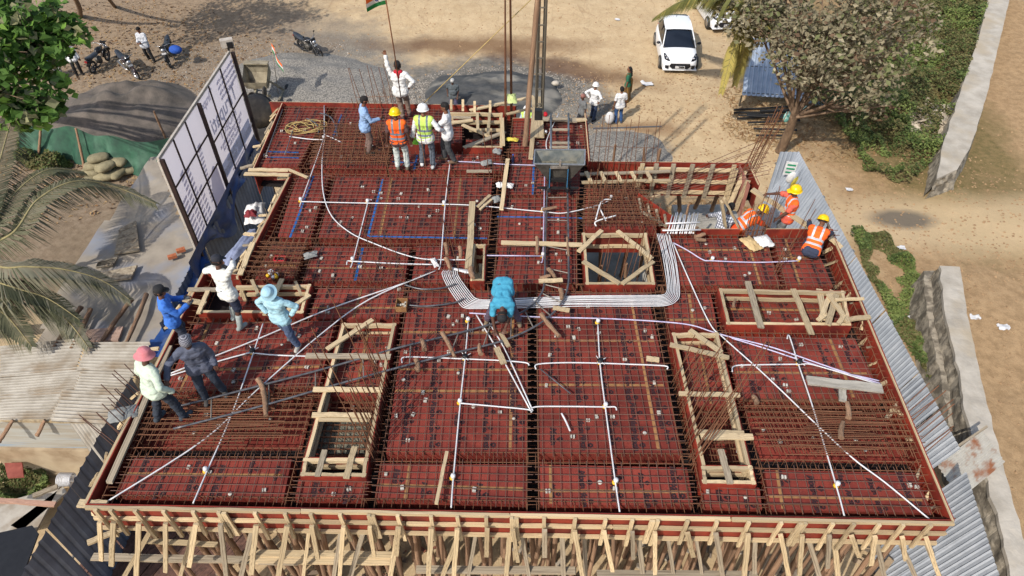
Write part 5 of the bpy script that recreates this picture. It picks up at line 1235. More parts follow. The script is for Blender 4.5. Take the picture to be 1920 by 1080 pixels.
# second stepped footing of the near wall
w0=[P(x,y,.9) for x,y in [(1738,508),(1748,600),(1770,700),(1790,800)]]; w0=smooth(w0,8); b=MB(); vs=[]
for k,p in enumerate(w0):
    for (dx,zz) in ((-.28,0),(-.16,.5),(-.12+.05*noise.noise(Vector((k*.7,0,0))),.9),(.35,.92)): vs.append(Vector((p.x+dx+.07*noise.noise(Vector((k*.9,zz*3,3))),p.y,zz)))
b.add(vs,[(k*4+j,k*4+j+1,(k+1)*4+j+1,(k+1)*4+j) for k in range(len(w0)-1) for j in range(3)]); tag(b.build('stone_footing',[M_STW]),'stepped rubble footing in front of the near stone wall','wall')
# ---- debris
def debris(label,px,py,r,n,m,sz,cat='rubble',h=.5):
    c=P(px,py,0); t=thing('rubble_pile',label,cat,c); b=MB()
    for i in range(n):
        a=rnd(0,6.3);q=math.sqrt(random.random())*r; p=c+Vector((math.cos(a)*q,math.sin(a)*q,h*(1-q/r)*random.random()+.04)); s=rnd(*sz)
        d_=Vector((rnd(-1,1),rnd(-1,1),rnd(-.3,.4))).normalized(); b.beam(p,p+d_*s*rnd(1,3),s*rnd(.5,1.1),s*rnd(.12,.4),up=(rnd(-1,1),rnd(-1,1),1))
    tag(b.build('rubble',[m],t),kind='stuff'); return t
debris('pile of pale broken sheets and rubble beside the far stone wall',1752,232,1.15,160,mat('pale_rubble',S(208,196,178),S(160,148,130),rv=0),(.1,.26))
debris('broken bricks and rubble under the front of the deck, left',640,1040,3.6,150,mat('red_rubble',S(150,92,70),S(130,112,96),scale=2,rv=0,lo=.45,hi=.55),(.06,.18),h=.3)
debris('grey blocks and rubble under the front of the deck, right',1260,1050,3.8,220,mat('grey_rubble',S(168,156,140),S(116,104,92),scale=1.5,rv=0,lo=.45,hi=.55),(.06,.2),h=.4)
debris('rubble under the lower right corner of the deck',1650,1060,2.2,120,mat('brown_rubble',S(160,140,116),S(110,92,74),scale=1.5,rv=0,lo=.45,hi=.55),(.08,.22),h=.3)
for i,(x,y,s,l) in enumerate([(1690,465,.25,'white plastic scrap beside the weeds right of the fence'),(1828,595,.3,'white paper scrap on the brown field, upper one'),(1880,614,.35,'white paper scrap on the brown field, lower one'),(1715,600,.35,'white plastic sack at the foot of the near wall'),(1212,158,.5,'crumpled white plastic bag behind the standing woman'),(1157,37,.25,'small pale scrap on the open dirt lot'),(1592,356,.25,'white scrap beside the blue-grey fence')]):
    c=P(x,y,.04); b=MB(); vs=[]
    for j in range(6):
        for k in range(6): vs.append(c+Vector(((j/5-.5)*s*rnd(.8,1.2),(k/5-.5)*s*.7*rnd(.8,1.2),rnd(0,.12)*s*2)))
    b.add(vs,[(j*6+k,(j+1)*6+k,(j+1)*6+k+1,j*6+k+1) for j in range(5) for k in range(5)],0,True); tag(b.build('litter',[M_PVC]),l,'litter')
# black pipes stacked under the tree, blue sheets
for i,(a,b_) in enumerate([((1376,206),(1478,200)),((1376,211),(1486,210)),((1382,222),(1470,218)),((1400,214),(1478,216)),((1402,230),(1500,226)),((1413,241),(1494,244)),((1418,254),(1480,254)),((1385,216),(1500,222)),((1425,208),(1490,206))]):
    w0=P2(a,.12+.03*i);w1_=P2(b_,.12+.03*i); tag(stick('steel_pipe','bar',M_BLACK,w0,w1_,.045),'black steel pipe in the stack by the dusty tree, '+ORD[i]+' laid','pipe','black pipes beside the dusty tree')
a=P(1391,178,.6);b_=P(1492,184,.5);u=(b_-a).normalized()
M_BSH=mat('pale_blue_sheet',S(186,198,214),S(160,174,194),scale=2,rv=0,rough=.5,metal=.1)
c_=P(1404,70,1.6); v=(c_-a).normalized()
t=thing('lean_to','low lean-to roof of pale blue corrugated sheet under the dusty tree','shelter',(a+b_)/2-Vector((0,0,1)))
corr_sheet(a,u,v,(b_-a).length,(c_-a).length,.2,.025,trap=True).build('roof_sheet',[M_BSH],t)
for p in (a,b_,c_,b_+(c_-a)): stick('post','bar',M_MAST,Vector((p.x,p.y,0)),Vector((p.x,p.y,p.z-.03)),.04,parent=t)
for f in (.05,.5,.95): stick('purlin','bar',M_MAST,a+v*((c_-a).length*f)-Vector((0,0,.04)),b_+v*((c_-a).length*f)-Vector((0,0,.04)),.03,parent=t)
a=P(1478,168,.5);u=(P(1545,184,.25)-a); tag(corr_sheet(a,u.normalized(),Vector((0.1,-1,-.15)).normalized(),u.length,.7,.2,.02,trap=True).build('loose_sheet',[M_BSH]),'loose blue sheet lying at the edge of the undergrowth','metal sheet')
for i,(x,y,l) in enumerate([(1476,219,'teal cement bag hanging left of the leaning trunk'),(1507,208,'teal cement bag hanging right of the leaning trunk')]):
    c=P(x,y,1.0); b=MB().ball(c,(.16,.1,.26),8); tag(b.build('cement_bag',[mat('teal_bag',S(50,170,160),S(200,220,216),scale=8,rv=0)]),l,'bag')
# ---- dark canopy and boards at the bottom left
q=[P2(p,1.5) for p in [(-30,1005),(60,985),(72,1000),(40,1085),(-30,1100)]]; b=MB().prism([(p.x,p.y) for p in q],1.46,1.5)
tag(b.build('dark_tarpaulin',[M_BLK]),'dark tarpaulin covered stall at the bottom left corner','tarpaulin')
for a,b_,l,m in [((66,990),(40,1080),'pale pole along the edge of the dark tarpaulin',G),((-5,938),(104,946),'long pinkish plank lying left of the dark fence',mat('pinkish_plank',S(190,150,130),rv=0)),((62,930),(108,912),'short plank leaning near the white coil',G)]: pz(a,b_,1.0,.12,.06,l,m)
for q,l in [([(20,985),(118,912),(125,922),(40,995)],'grey flat panel leaning at the left of the dark fence, front'),([(-6,945),(112,912),(70,990),(-12,1010)],'grey flat panel lying at the left edge below the weeds')]:
    w=[P2(p,.5) for p in q]; b=MB().prism([(p.x,p.y) for p in w],.44,.5); tag(b.build('flat_panel',[M_ASB]),l,'panel')
w=[P2(p,.8) for p in [(8,868),(41,867),(44,893),(14,895)]]; b=MB().prism([(p.x,p.y) for p in w],.74,.8); tag(b.build('red_board',[mat('red_board',S(160,88,76),S(138,70,60),rv=0)]),'red board propped against the mud-stained wall','board')
c=P(124,899,.6); b=MB(); 
for k in range(9): b.lathe([(.15,-.016),(.175,0),(.15,.016)],c+Vector((-.16+.04*k,0,0)),14,M=Matrix.Rotation(PI/2,3,'Y'))
tag(b.build('hose_coil',[M_PVC]),'white ribbed hose coil lying beside the dark fence','hose')
b=MB()
for i in range(120):
    x=P(190+i*2.6,1060,0.1); b.beam(P(200+i*2.5+rnd(-4,4),990,.05+.002*(i%7)),P(130+i*2.2+rnd(-4,4),1095,.05+.002*(i%5)),.05,.04)
tag(b.build('rebar_stack',[M_STEEL]),'long stack of dark rebar lying under the front left corner of the deck','rebar',kind='stuff')
# ---- cloths, bags and tools on the deck
def cloth(label,px,py,z_,sx,sy,m,h=.12,a=0,name='cloth',cat='cloth',seed=1):
    c=P(px,py,z_); b=MB(); vs=[]; n=12; R=Matrix.Rotation(a,3,'Z')
    for j in range(n+1):
        for k in range(n+1):
            x=j/n-.5;y=k/n-.5; r=1+.25*noise.noise(Vector((math.atan2(y,x)*1.2,seed,0))); e=max(abs(x),abs(y))*2
            vs.append(c+R@Vector((x*sx*r,y*sy*r,h*(1-e**2)*(.6+.5*noise.noise(Vector((x*6,y*6,seed))))+.03*noise.noise(Vector((x*9,y*9,seed))))))
    b.add(vs,[(j*(n+1)+k,(j+1)*(n+1)+k,(j+1)*(n+1)+k+1,j*(n+1)+k+1) for j in range(n) for k in range(n)],0,True); return tag(b.build(name,[m]),label,cat)
M_TANC=mat('tan_cloth',S(212,186,138),S(184,156,110),rv=0,bump=.3); M_WHC=mat('white_cloth',S(230,228,226),S(200,200,202),rv=0,bump=.3); M_GRC=mat('grey_cloth',S(150,152,150),S(116,118,118),rv=0,bump=.3); M_YC=mat('yellow_cloth',S(222,206,90),S(190,170,60),rv=0,bump=.3)
M_LIME=mat('pale_lime_cloth',S(204,214,150),S(176,190,120),rv=0,bump=.3)
cloth('white cloth lying by the trench near the crouching orange vest',1433,452,DK+.12,.36,.4,M_WHC,.14,.3,seed=3)
cloth('tan cloth lying beside the white cloth near the crouching orange vest',1409,457,DK+.11,.3,.5,M_TANC,.08,.5,seed=4)
for i,(x,y,sx,sy,m,l) in enumerate([(938,347,.2,.2,M_WHC,'white glove left of the short plank near the hopper'),(955,348,.2,.2,M_WHC,'white glove right of the short plank near the hopper'),(931,373,.22,.24,M_GRC,'grey trowel-like cloth beside the two short planks'),(815,492,.12,.3,M_WHC,'white shoe-like cloth at the head of the pipe bundle'),(912,305,.3,.22,M_GRC,'grey cloth on the conduit in front of the white shirt'),(960,262,.35,.14,M_YC,'yellow and white rag beside the rear trench'),(933,281,.25,.35,M_GRC,'grey sack hanging on the rear trench rods'),(230,776,.5,.32,M_GRC,'grey cloth on the rebar left of the pink-hatted man'),(940,263,.2,.2,M_GRC,'small grey rag'),(582,478,.3,.2,M_GRC,'grey tool bundle in the lower blue tape bay'),(495,232,.4,.3,M_GRC,'x')]):
    if l in('x','small grey rag'): continue
    cloth(l,x,y,DK+.13,sx,sy,m,.1,rnd(-.5,.5),seed=i+9)
cloth('pale lime vest hung on the rear rod beside the hoist',960,185,DK+.7,.26,.5,M_LIME,.12,.1,seed=31)
cloth('lime cloth hanging from the hand of the green-vested man',780,265,DK+.45,.2,.3,mat('bright_lime_cloth',S(150,220,70),S(120,190,50),rv=0),.12,.2,seed=35)
cloth('white and red cloth bundle on the ledge under the middle left edge',478,400,DK-1.2,.5,.9,M_WHC,.3,.2,seed=36); cloth('dark red cloth on the ledge under the middle left edge',470,402,DK-.95,.3,.25,mat('dark_red_cloth',S(130,40,50),rv=0),.2,.2,seed=37)
cloth('pale blue cloth hanging under the middle left edge',452,462,DK-1.3,.35,1.4,mat('pale_blue_cloth',S(150,160,190),S(120,130,160),rv=0),.2,-.3,seed=38)
# red cardboard box on the left and open box beside the hose
def open_box(label,px,py,sx,sy,h,mo,mi,z_=DK+.08):
    c=P(px,py,z_+.0); t=thing('open_box',label,'box',c); b=MB()
    for s in (-1,1): b.box(c+Vector((s*sx/2,0,h/2)),.012,sy,h); b.box(c+Vector((0,s*sy/2,h/2)),sx,.012,h)
    b.box(c+Vector((0,0,.006)),sx,sy,.01); b.build('walls',[mo],t); b=MB()
    for k in range(14): b.ball(c+Vector((rnd(-.4,.4)*sx,rnd(-.4,.4)*sy,.04)),.03,6)
    b.build('contents',[mi],t)
open_box('open red and tan cardboard box beside the black hoses',754,576,.22,.26,.14,M_TAPE,M_COVER)
open_box('small bright red box in the small left bay',526,490,.24,.14,.1,mat('bright_red_card',S(210,50,60),rv=0),M_BLK)
for i in range(9): 
    c=P(rnd(502,534),rnd(508,524),DK+.08); b=MB().lathe([(0,0),(.04,0),(.045,.05),(.03,.07),(0,.07)],c,8); tag(b.build('pipe_fitting',[M_PVC if i<6 else M_YEL]),'small plastic pipe fitting lying in the small left bay','pipe fitting','pipe fittings in the small left bay')
# bottles
for px,py,z_,l,m in [(1172,485,2.7,'clear water bottle standing on the floor of the square shaft',mat('clear_bottle',S(190,205,215),rv=0,rough=.2)),(962,306,DK+.1,'dark blue bottle beside the conduit left of the hopper',mat('dark_bottle',S(30,40,70),rv=0,rough=.2))]:
    c=P(px,py,z_); t=thing('bottle',l,'bottle',c); MB().lathe([(0,0),(.045,0),(.045,.17),(.018,.22),(.018,.25),(0,.25)],c,10).build('body',[m],t); MB().lathe([(0,.25),(.02,.25),(.02,.275),(0,.275)],c,8).build('cap',[mat('blue_cap',S(40,90,190),rv=0)],t)
# plastered T board at the right
pk((1513,713),(1655,729),'pale cement-stained board lying near the right edge',.2,.04,z=DK+.25,m=M_CONC); pk((1579,727),(1580,752),'short cement-stained stub below the pale board',.13,.05,z=DK+.2,m=M_CONC)
# sign and bags on the right fence
f=P(1480,322,3.0)
for (px,py,zc,l,m,sx,sz_) in [(1482,316,3.0,'small green and white sign tied to the right fence',None,.34,.5),(1493,344,2.7,'yellow and white cement bag hung on the right fence',M_YC,.34,.6),(1484,333,2.75,'pale grey bag hung on the right fence',M_WHC,.34,.45)]:
    c=P(px,py,zc)
    if m is None:
        t=thing('sign_board',l,'sign',c); MB().box(c,.36,.03,.5,-.2).build('panel',[M_WHC],t)
        for k in range(3): MB().box(c+Vector((0,-.02,.14-.14*k)),.26,.01,.06,-.2).build('green_print',[mat('sign_green',S(40,150,110),rv=0)],t)
    else: b=MB(); b.ball(c,(sx/2,.08,sz_/2),10,M=Matrix.Rotation(.2,3,'Y')); tag(b.build('bag',[m]),l,'bag')
# ================================================================ trees and palms
random.seed(3)
M_BARK=mat('grey_brown_bark',S(140,116,94),S(100,80,64),scale=4,rv=0,bump=.6,bscale=7,stretch=(2,2,.6))
def limb(b,pts,r0,r1,n=8):
    w=smooth([Vector(p) for p in pts],5); b.tube(w,[lerp(r0,r1,i/(len(w)-1)) for i in range(len(w))],n); return w
def crown(b,cl,n,sz,nm,twigb=None,asp=.75,droop=.3):
    """leaves in many small clusters spread through the given ellipsoids"""
    tot=sum(c[3] for c in cl)
    for (c,rx,rz,wt) in cl:
        k=int(n*wt/tot/16)
        for _ in range(k):
            d_=Vector((random.gauss(0,1),random.gauss(0,1),random.gauss(0,1))).normalized()*random.random()**.45
            q=c+Vector((d_.x*rx,d_.y*rx,d_.z*rz))
            if noise.noise(q*.9)<-.14: continue
            if twigb is not None and random.random()<.5: twigb.tube([lerp(c,q,.45),lerp(c,q,.75)+Vector((0,0,-.05)),q],[.014,.009,.004],4)
            mi=0 if random.random()<.6 else random.randrange(nm)
            for __ in range(16):
                p=q+Vector((random.gauss(0,.2),random.gauss(0,.2),random.gauss(0,.15)))
                leaf(b,p,rnd(*sz),Vector((rnd(-1,1),rnd(-1,1),rnd(.1,1.2))),rnd(0,6.3),mi if random.random()<.75 else random.randrange(nm),asp)
# dusty tree at the right
base=P(1462,285,0); t=thing('dusty_tree','dusty grey-leaved tree with a leaning forked trunk at the upper right','tree',base)
b=MB(); f1=P(1490,215,2.2); f2=P(1503,165,3.0)
limb(b,[base,lerp(base,f1,.5)+Vector((.05,0,.1)),f1],.2,.15,10)
C=[(P(1545,95,5.2),2.2,1.2,3.4),(P(1700,60,4.6),1.2,.7,.9),(P(1600,-10,6.4),2.4,1.1,2.4),(P(1490,45,5.6),2.0,1.1,3.2),(P(1440,35,5.4),1.1,.7,1.2),(P(1610,60,5.4),2.4,1.1,3.4),(P(1540,20,6),2.8,1.3,4),(P(1640,130,4.4),1.6,.8,1.6),(P(1580,170,3.8),1.1,.6,.9),(P(1440,20,5.8),1.9,1.1,2.4),(P(1660,20,5.5),1.6,1,1.6),(P(1520,130,4.4),1.4,.8,1.3),(P(1592,200,3.2),.55,.35,.35),(P(1650,200,3.0),.5,.35,.25)]
for c,rx,rz,wt in C:
    m_=lerp(f1,c,.5)+Vector((rnd(-.3,.3),rnd(-.3,.3),.1)); w=limb(b,[f1+Vector((rnd(-.08,.08),rnd(-.08,.08),-.1)),m_,c],.075,.025,6)
    for k in range(5): e=c+Vector((rnd(-1,1)*rx*.8,rnd(-1,1)*rx*.8,rnd(-.6,.6)*rz)); limb(b,[m_,lerp(m_,e,.5)+Vector((rnd(-.2,.2),rnd(-.2,.2),0)),e],.035,.01,5)
b.build('trunk',[M_BARK],t)
DL=[leafmat('dusty_leaf',S(162,152,126),S(132,124,98),.3),leafmat('dusty_leaf_dark',S(136,136,100),S(110,110,80),.35),leafmat('dusty_leaf_pale',S(188,178,150),S(160,150,124),.3),leafmat('dusty_leaf_green',S(124,128,86),S(98,104,66),.2),leafmat('withered_leaf',S(122,98,76),S(98,78,62),.2)]
lb=MB(); crown(lb,C,12000,(.12,.25),5); lb.build('crown',DL,t)
# big-leaved green tree at the upper left
base=P(-170,300,0); t=thing('almond_tree','big-leaved bright green tree filling the upper left corner','tree',base)
b=MB(); fk=Vector((base.x,base.y,4.0)); limb(b,[base,fk],.3,.24,10)
C=[(P(30,90,6.4),1.4,.8,3.4),(P(20,40,7),1.5,.9,4),(P(105,55,6.8),.8,.5,1.1),(P(40,170,5.8),1.1,.8,2.4),(P(60,200,5.2),.7,.5,.9),(P(-30,130,6.4),1.5,1,2.4),(P(90,20,7.2),1.2,.6,1.6)]
for c,rx,rz,wt in C:
    m_=lerp(fk,c,.5)+Vector((0,0,.4)); limb(b,[fk,m_,c],.1,.03,6)
    for k in range(4): e=c+Vector((rnd(-1,1)*rx*.8,rnd(-1,1)*rx*.8,rnd(-.5,.5)*rz)); limb(b,[m_,lerp(m_,e,.5),e],.03,.01,5)
b.build('trunk',[M_BARK],t)
AL=[leafmat('broad_leaf',S(112,150,70),S(84,120,56),.4),leafmat('broad_leaf_light',S(156,196,92),S(126,170,74),.45),leafmat('broad_leaf_dusty',S(166,164,124),S(138,138,102),.3),leafmat('broad_leaf_dark',S(70,98,50),S(56,82,42),.3)]
lb=MB(); crown(lb,C,6800,(.22,.36),4,asp=1.05); lb.build('crown',AL,t)
# coconut palm fronds
PL=[leafmat('palm_leaflet',S(124,124,96),S(94,96,72),.15),leafmat('palm_leaflet_dusty',S(148,144,122),S(120,118,98),.15),leafmat('palm_leaflet_dark',S(84,88,64),S(64,68,50),.15)]
M_RACH=mat('palm_rachis',S(168,156,110),S(140,128,88),rv=0)
def frond(parent,pts,ll=.8,dens=26,mi=0,droop=1.0,side=.6):
    w=smooth([Vector(p) for p in pts],8); L=sum((w[i+1]-w[i]).length for i in range(len(w)-1)); n=int(L*dens)
    MB().tube(w,[lerp(.035,.008,i/(len(w)-1)) for i in range(len(w))],5).build('rachis',[M_RACH],parent)
    b=MB()
    for k in range(n):
        f=(k+.5)/n*(len(w)-1); i=min(int(f),len(w)-2); p=lerp(w[i],w[i+1],f-i); d_=(w[i+1]-w[i]).normalized(); s_=d_.cross(Vector((0,0,1))).normalized(); ff=k/n
        l=ll*(.45+.9*math.sin(PI*min(1,ff*.9+.12)))*rnd(.85,1.1)*(1 if ff<.85 else .75)
        for sg in (-1,1):
            if ff<.08: continue
            dr=droop*rnd(.8,1.2); v0=(s_*sg*side+d_*.45+Vector((0,0,-.12*dr))).normalized(); v1=(s_*sg*side*.45+d_*.4+Vector((0,0,-1.0*dr))).normalized()
            a=p;m_=p+v0*l*.4;e=m_+v1*l*.6; wd=.015; x=d_*wd
            b.add([a-x*.5,a+x*.5,m_+x,m_-x,e],[(0,1,2,3),(3,2,4)],mi if random.random()<.7 else random.randrange(3))
    b.build('leaflets',PL,parent)
base=P(-150,640,0); t=thing('coconut_palm','dusty coconut palm with drooping fronds over the grey tarpaulin at the left edge','palm',base)
cr=P(-70,470,4.6); b=MB(); limb(b,[base,Vector((cr.x,cr.y,2.4)),cr],.2,.15,10); b.build('trunk',[M_BARK],t)
for pts,ll,mi in [([cr,P(20,440,4.8),P(70,375,5.0),P(140,340,4.9),P(215,350,4.3),P(292,382,3.7)],.85,0),
 ([cr,P(0,500,4.7),P(50,500,4.7),P(120,505,4.4),P(190,525,3.9),P(244,562,3.3)],.8,1),
 ([cr,P(0,545,4.4),P(60,560,4.0),P(120,595,3.5),P(165,650,3.0)],.8,1),
 ([cr,P(-20,560,4.2),P(20,600,3.8),P(60,650,3.2)],.8,0),
 ([cr,P(-10,420,5),P(30,360,5.1),P(90,318,5),P(155,322,4.5)],.8,0),
 ([cr,P(-30,400,5.2),P(0,300,5.4),P(20,230,5.2),P(40,170,4.8)],.8,2),
 ([cr,P(-20,520,4.6),P(30,540,4.4),P(90,560,4.0),P(150,600,3.5)],.8,2)]: frond(t,pts,ll,32,mi)
base=P(1470,-60,0); t=thing('coconut_palm','yellowing coconut palm with hanging fronds beside the parked cars','palm',base)
cr=P(1430,-60,5.6); cr=Vector((base.x,base.y,5.4)); b=MB(); limb(b,[base,Vector((cr.x,cr.y,2.6)),cr],.2,.15,10); b.build('trunk',[M_BARK],t)
YL=PL; PL=[leafmat('yellow_leaflet',S(204,186,106),S(170,156,84),.25),leafmat('yellow_leaflet_b',S(176,164,96),S(140,134,72),.25),leafmat('yellow_leaflet_c',S(132,132,76),S(104,106,60),.25)]
for pts,ll,mi in [([cr,P(1400,-30,6.2),P(1330,-18,5.8),P(1270,5,5.0),P(1228,32,4.2)],.8,2),([cr,P(1408,-10,5.8),P(1392,40,5.0),P(1375,90,4.0),P(1352,175,2.2)],.75,0),([cr,P(1400,-20,5.9),P(1370,10,5.3),P(1330,-5,5.0),P(1220,-18,4.4)],.8,1),([cr,P(1420,0,5.4),P(1405,60,4.6),P(1390,110,3.4),P(1378,160,2.2)],.7,1),([cr,P(1440,10,5.4),P(1450,50,4.6)],.7,2)]: frond(t,pts,ll,30,mi,droop=1.0)
# shade tree just outside the frame at the upper left, whose shadow falls on the lot
base=P(330,-150,0); t=thing('shade_tree','tree behind the upper left whose branch tips show at the top edge','tree',base)
b=MB(); fk=Vector((base.x-1,base.y-1.5,3.4)); limb(b,[P(150,30,0),P(147,10,1.4),P(120,-40,3.4)],.14,.1,8); limb(b,[P(215,12,0),P(200,-6,1.6),P(150,-60,4.2)],.1,.08,8)
C=[(P(130,-95,5.2),2.6,1.0,4),(P(215,-105,5.0),2.4,1.0,4),(P(300,-110,5.2),2.0,.9,3)]
b.build('trunk',[M_BARK],t); lb=MB(); crown(lb,C,7000,(.14,.26),4,asp=.8); lb.build('crown',AL,t)
# ================================================================ people
random.seed(9)
def capsule(b,a,c,r0,r1,n=10):
    a=Vector(a);c=Vector(c); d=c-a; L=d.length
    if L<1e-5: d=Vector((0,0,1e-3)); c=a+d
    x,y,z=frame(a,c); rings=[]
    for k in range(4): t=PI/2*(k/4); rings.append((a-z*r0*math.cos(t),r0*math.sin(t)))
    rings+= [(a,r0),(lerp(a,c,.5),(r0+r1)/2),(c,r1)]
    for k in range(1,5): t=PI/2*(k/4); rings.append((c+z*r1*math.sin(t),r1*math.cos(t)))
    vs=[]; 
    for p,r in rings:
        for j in range(n): q=2*PI*j/n; vs.append(p+(x*math.cos(q)+y*math.sin(q))*max(r,1e-4))
    b.add(vs,[(i*n+j,i*n+(j+1)%n,(i+1)*n+(j+1)%n,(i+1)*n+j) for i in range(len(rings)-1) for j in range(n)])
    b.f.append(list(range(len(b.v)-len(vs),len(b.v)-len(vs)+n))[::-1]); b.m.append(0); b.f.append(list(range(len(b.v)-n,len(b.v)))); b.m.append(0)
def remesh(b,vox,name,mats,sm=2):
    me=b.mesh('tmp',mats); o=bpy.data.objects.new('tmp',me); COL.objects.link(o)
    m=o.modifiers.new('r','REMESH'); m.mode='VOXEL'; m.voxel_size=vox; m.use_smooth_shade=True
    if sm: s=o.modifiers.new('s','SMOOTH'); s.iterations=sm; s.factor=.5
    dg=bpy.context.evaluated_depsgraph_get(); dg.update()
    out_=bpy.data.meshes.new_from_object(o.evaluated_get(dg)); out_.name=name
    bpy.data.objects.remove(o); bpy.data.meshes.remove(me)
    if len(out_.materials)==0:
        for q in mats: out_.materials.append(q)
    return out_
def ik(a,t,l1,l2,pole):
    d=t-a; L=d.length
    if L>(l1+l2)*.995: t=a+d*((l1+l2)*.995/L); d=t-a; L=d.length
    if L<abs(l1-l2)+.02: d=d.normalized()*(abs(l1-l2)+.02); L=d.length; t=a+d
    u=d/L; x=(l1*l1-l2*l2+L*L)/(2*L); h=math.sqrt(max(0,l1*l1-x*x)); p=Vector(pole); p=(p-u*p.dot(u)).normalized()
    return a+u*x+p*h,t
SK=[mat('brown_skin',S(132,88,64),S(112,72,52),rv=0,bump=0,rough=.6),mat('dark_skin',S(96,64,50),S(80,52,42),rv=0,bump=0,rough=.6)]
M_HAIR=mat('black_hair',S(26,22,22),S(16,14,14),rv=0,bump=.2)
_fm={}
def fab(c,c2=None,name=None,rough=.85):
    k=(c,c2)
    if k not in _fm: _fm[k]=mat(name or 'woven_fabric',S(*c),S(*(c2 or tuple(int(v*.86) for v in c))),scale=5,rv=0,bump=.5,bscale=7,rough=rough)
    return _fm[k]
def checked(name,c1,c2,sc_=16,thr=.5):
    M=mat(name,S(*c1),S(*c1),rv=0,bump=.3,bscale=7); t=M.node_tree;N=t.nodes;L=t.links;b_=N['Principled BSDF']; tc=N.new('ShaderNodeTexCoord'); src=b_.inputs['Base Color'].links[0].from_socket
    for ax in (0,2):
        w=N.new('ShaderNodeTexWave'); w.bands_direction='XYZ'[ax]; w.inputs['Scale'].default_value=sc_/4; L.new(tc.outputs['Object'],w.inputs[0]); r=N.new('ShaderNodeMapRange'); r.inputs[1].default_value=thr; r.inputs[2].default_value=thr+.2; r.inputs[4].default_value=.7; L.new(w.outputs['Fac'],r.inputs[0])
        m=N.new('ShaderNodeMix'); m.data_type='RGBA'; L.new(r.outputs[0],m.inputs[0]); L.new(src,m.inputs[6]); m.inputs[7].default_value=(*S(*c2),1); src=m.outputs[2]
    L.new(src,b_.inputs['Base Color']); return M
M_REFL=mat('silver_reflective_tape',S(196,200,206),S(176,182,190),rv=0,bump=0,rough=.35); M_REFG=mat('grey_reflective_tape',S(128,138,150),S(108,118,130),rv=0,bump=0,rough=.35)
M_HY=mat('yellow_helmet_plastic',S(250,206,16),S(240,190,10),rv=0,bump=0,rough=.28); M_HW=mat('white_helmet_plastic',S(240,240,240),S(226,226,226),rv=0,bump=0,rough=.28)
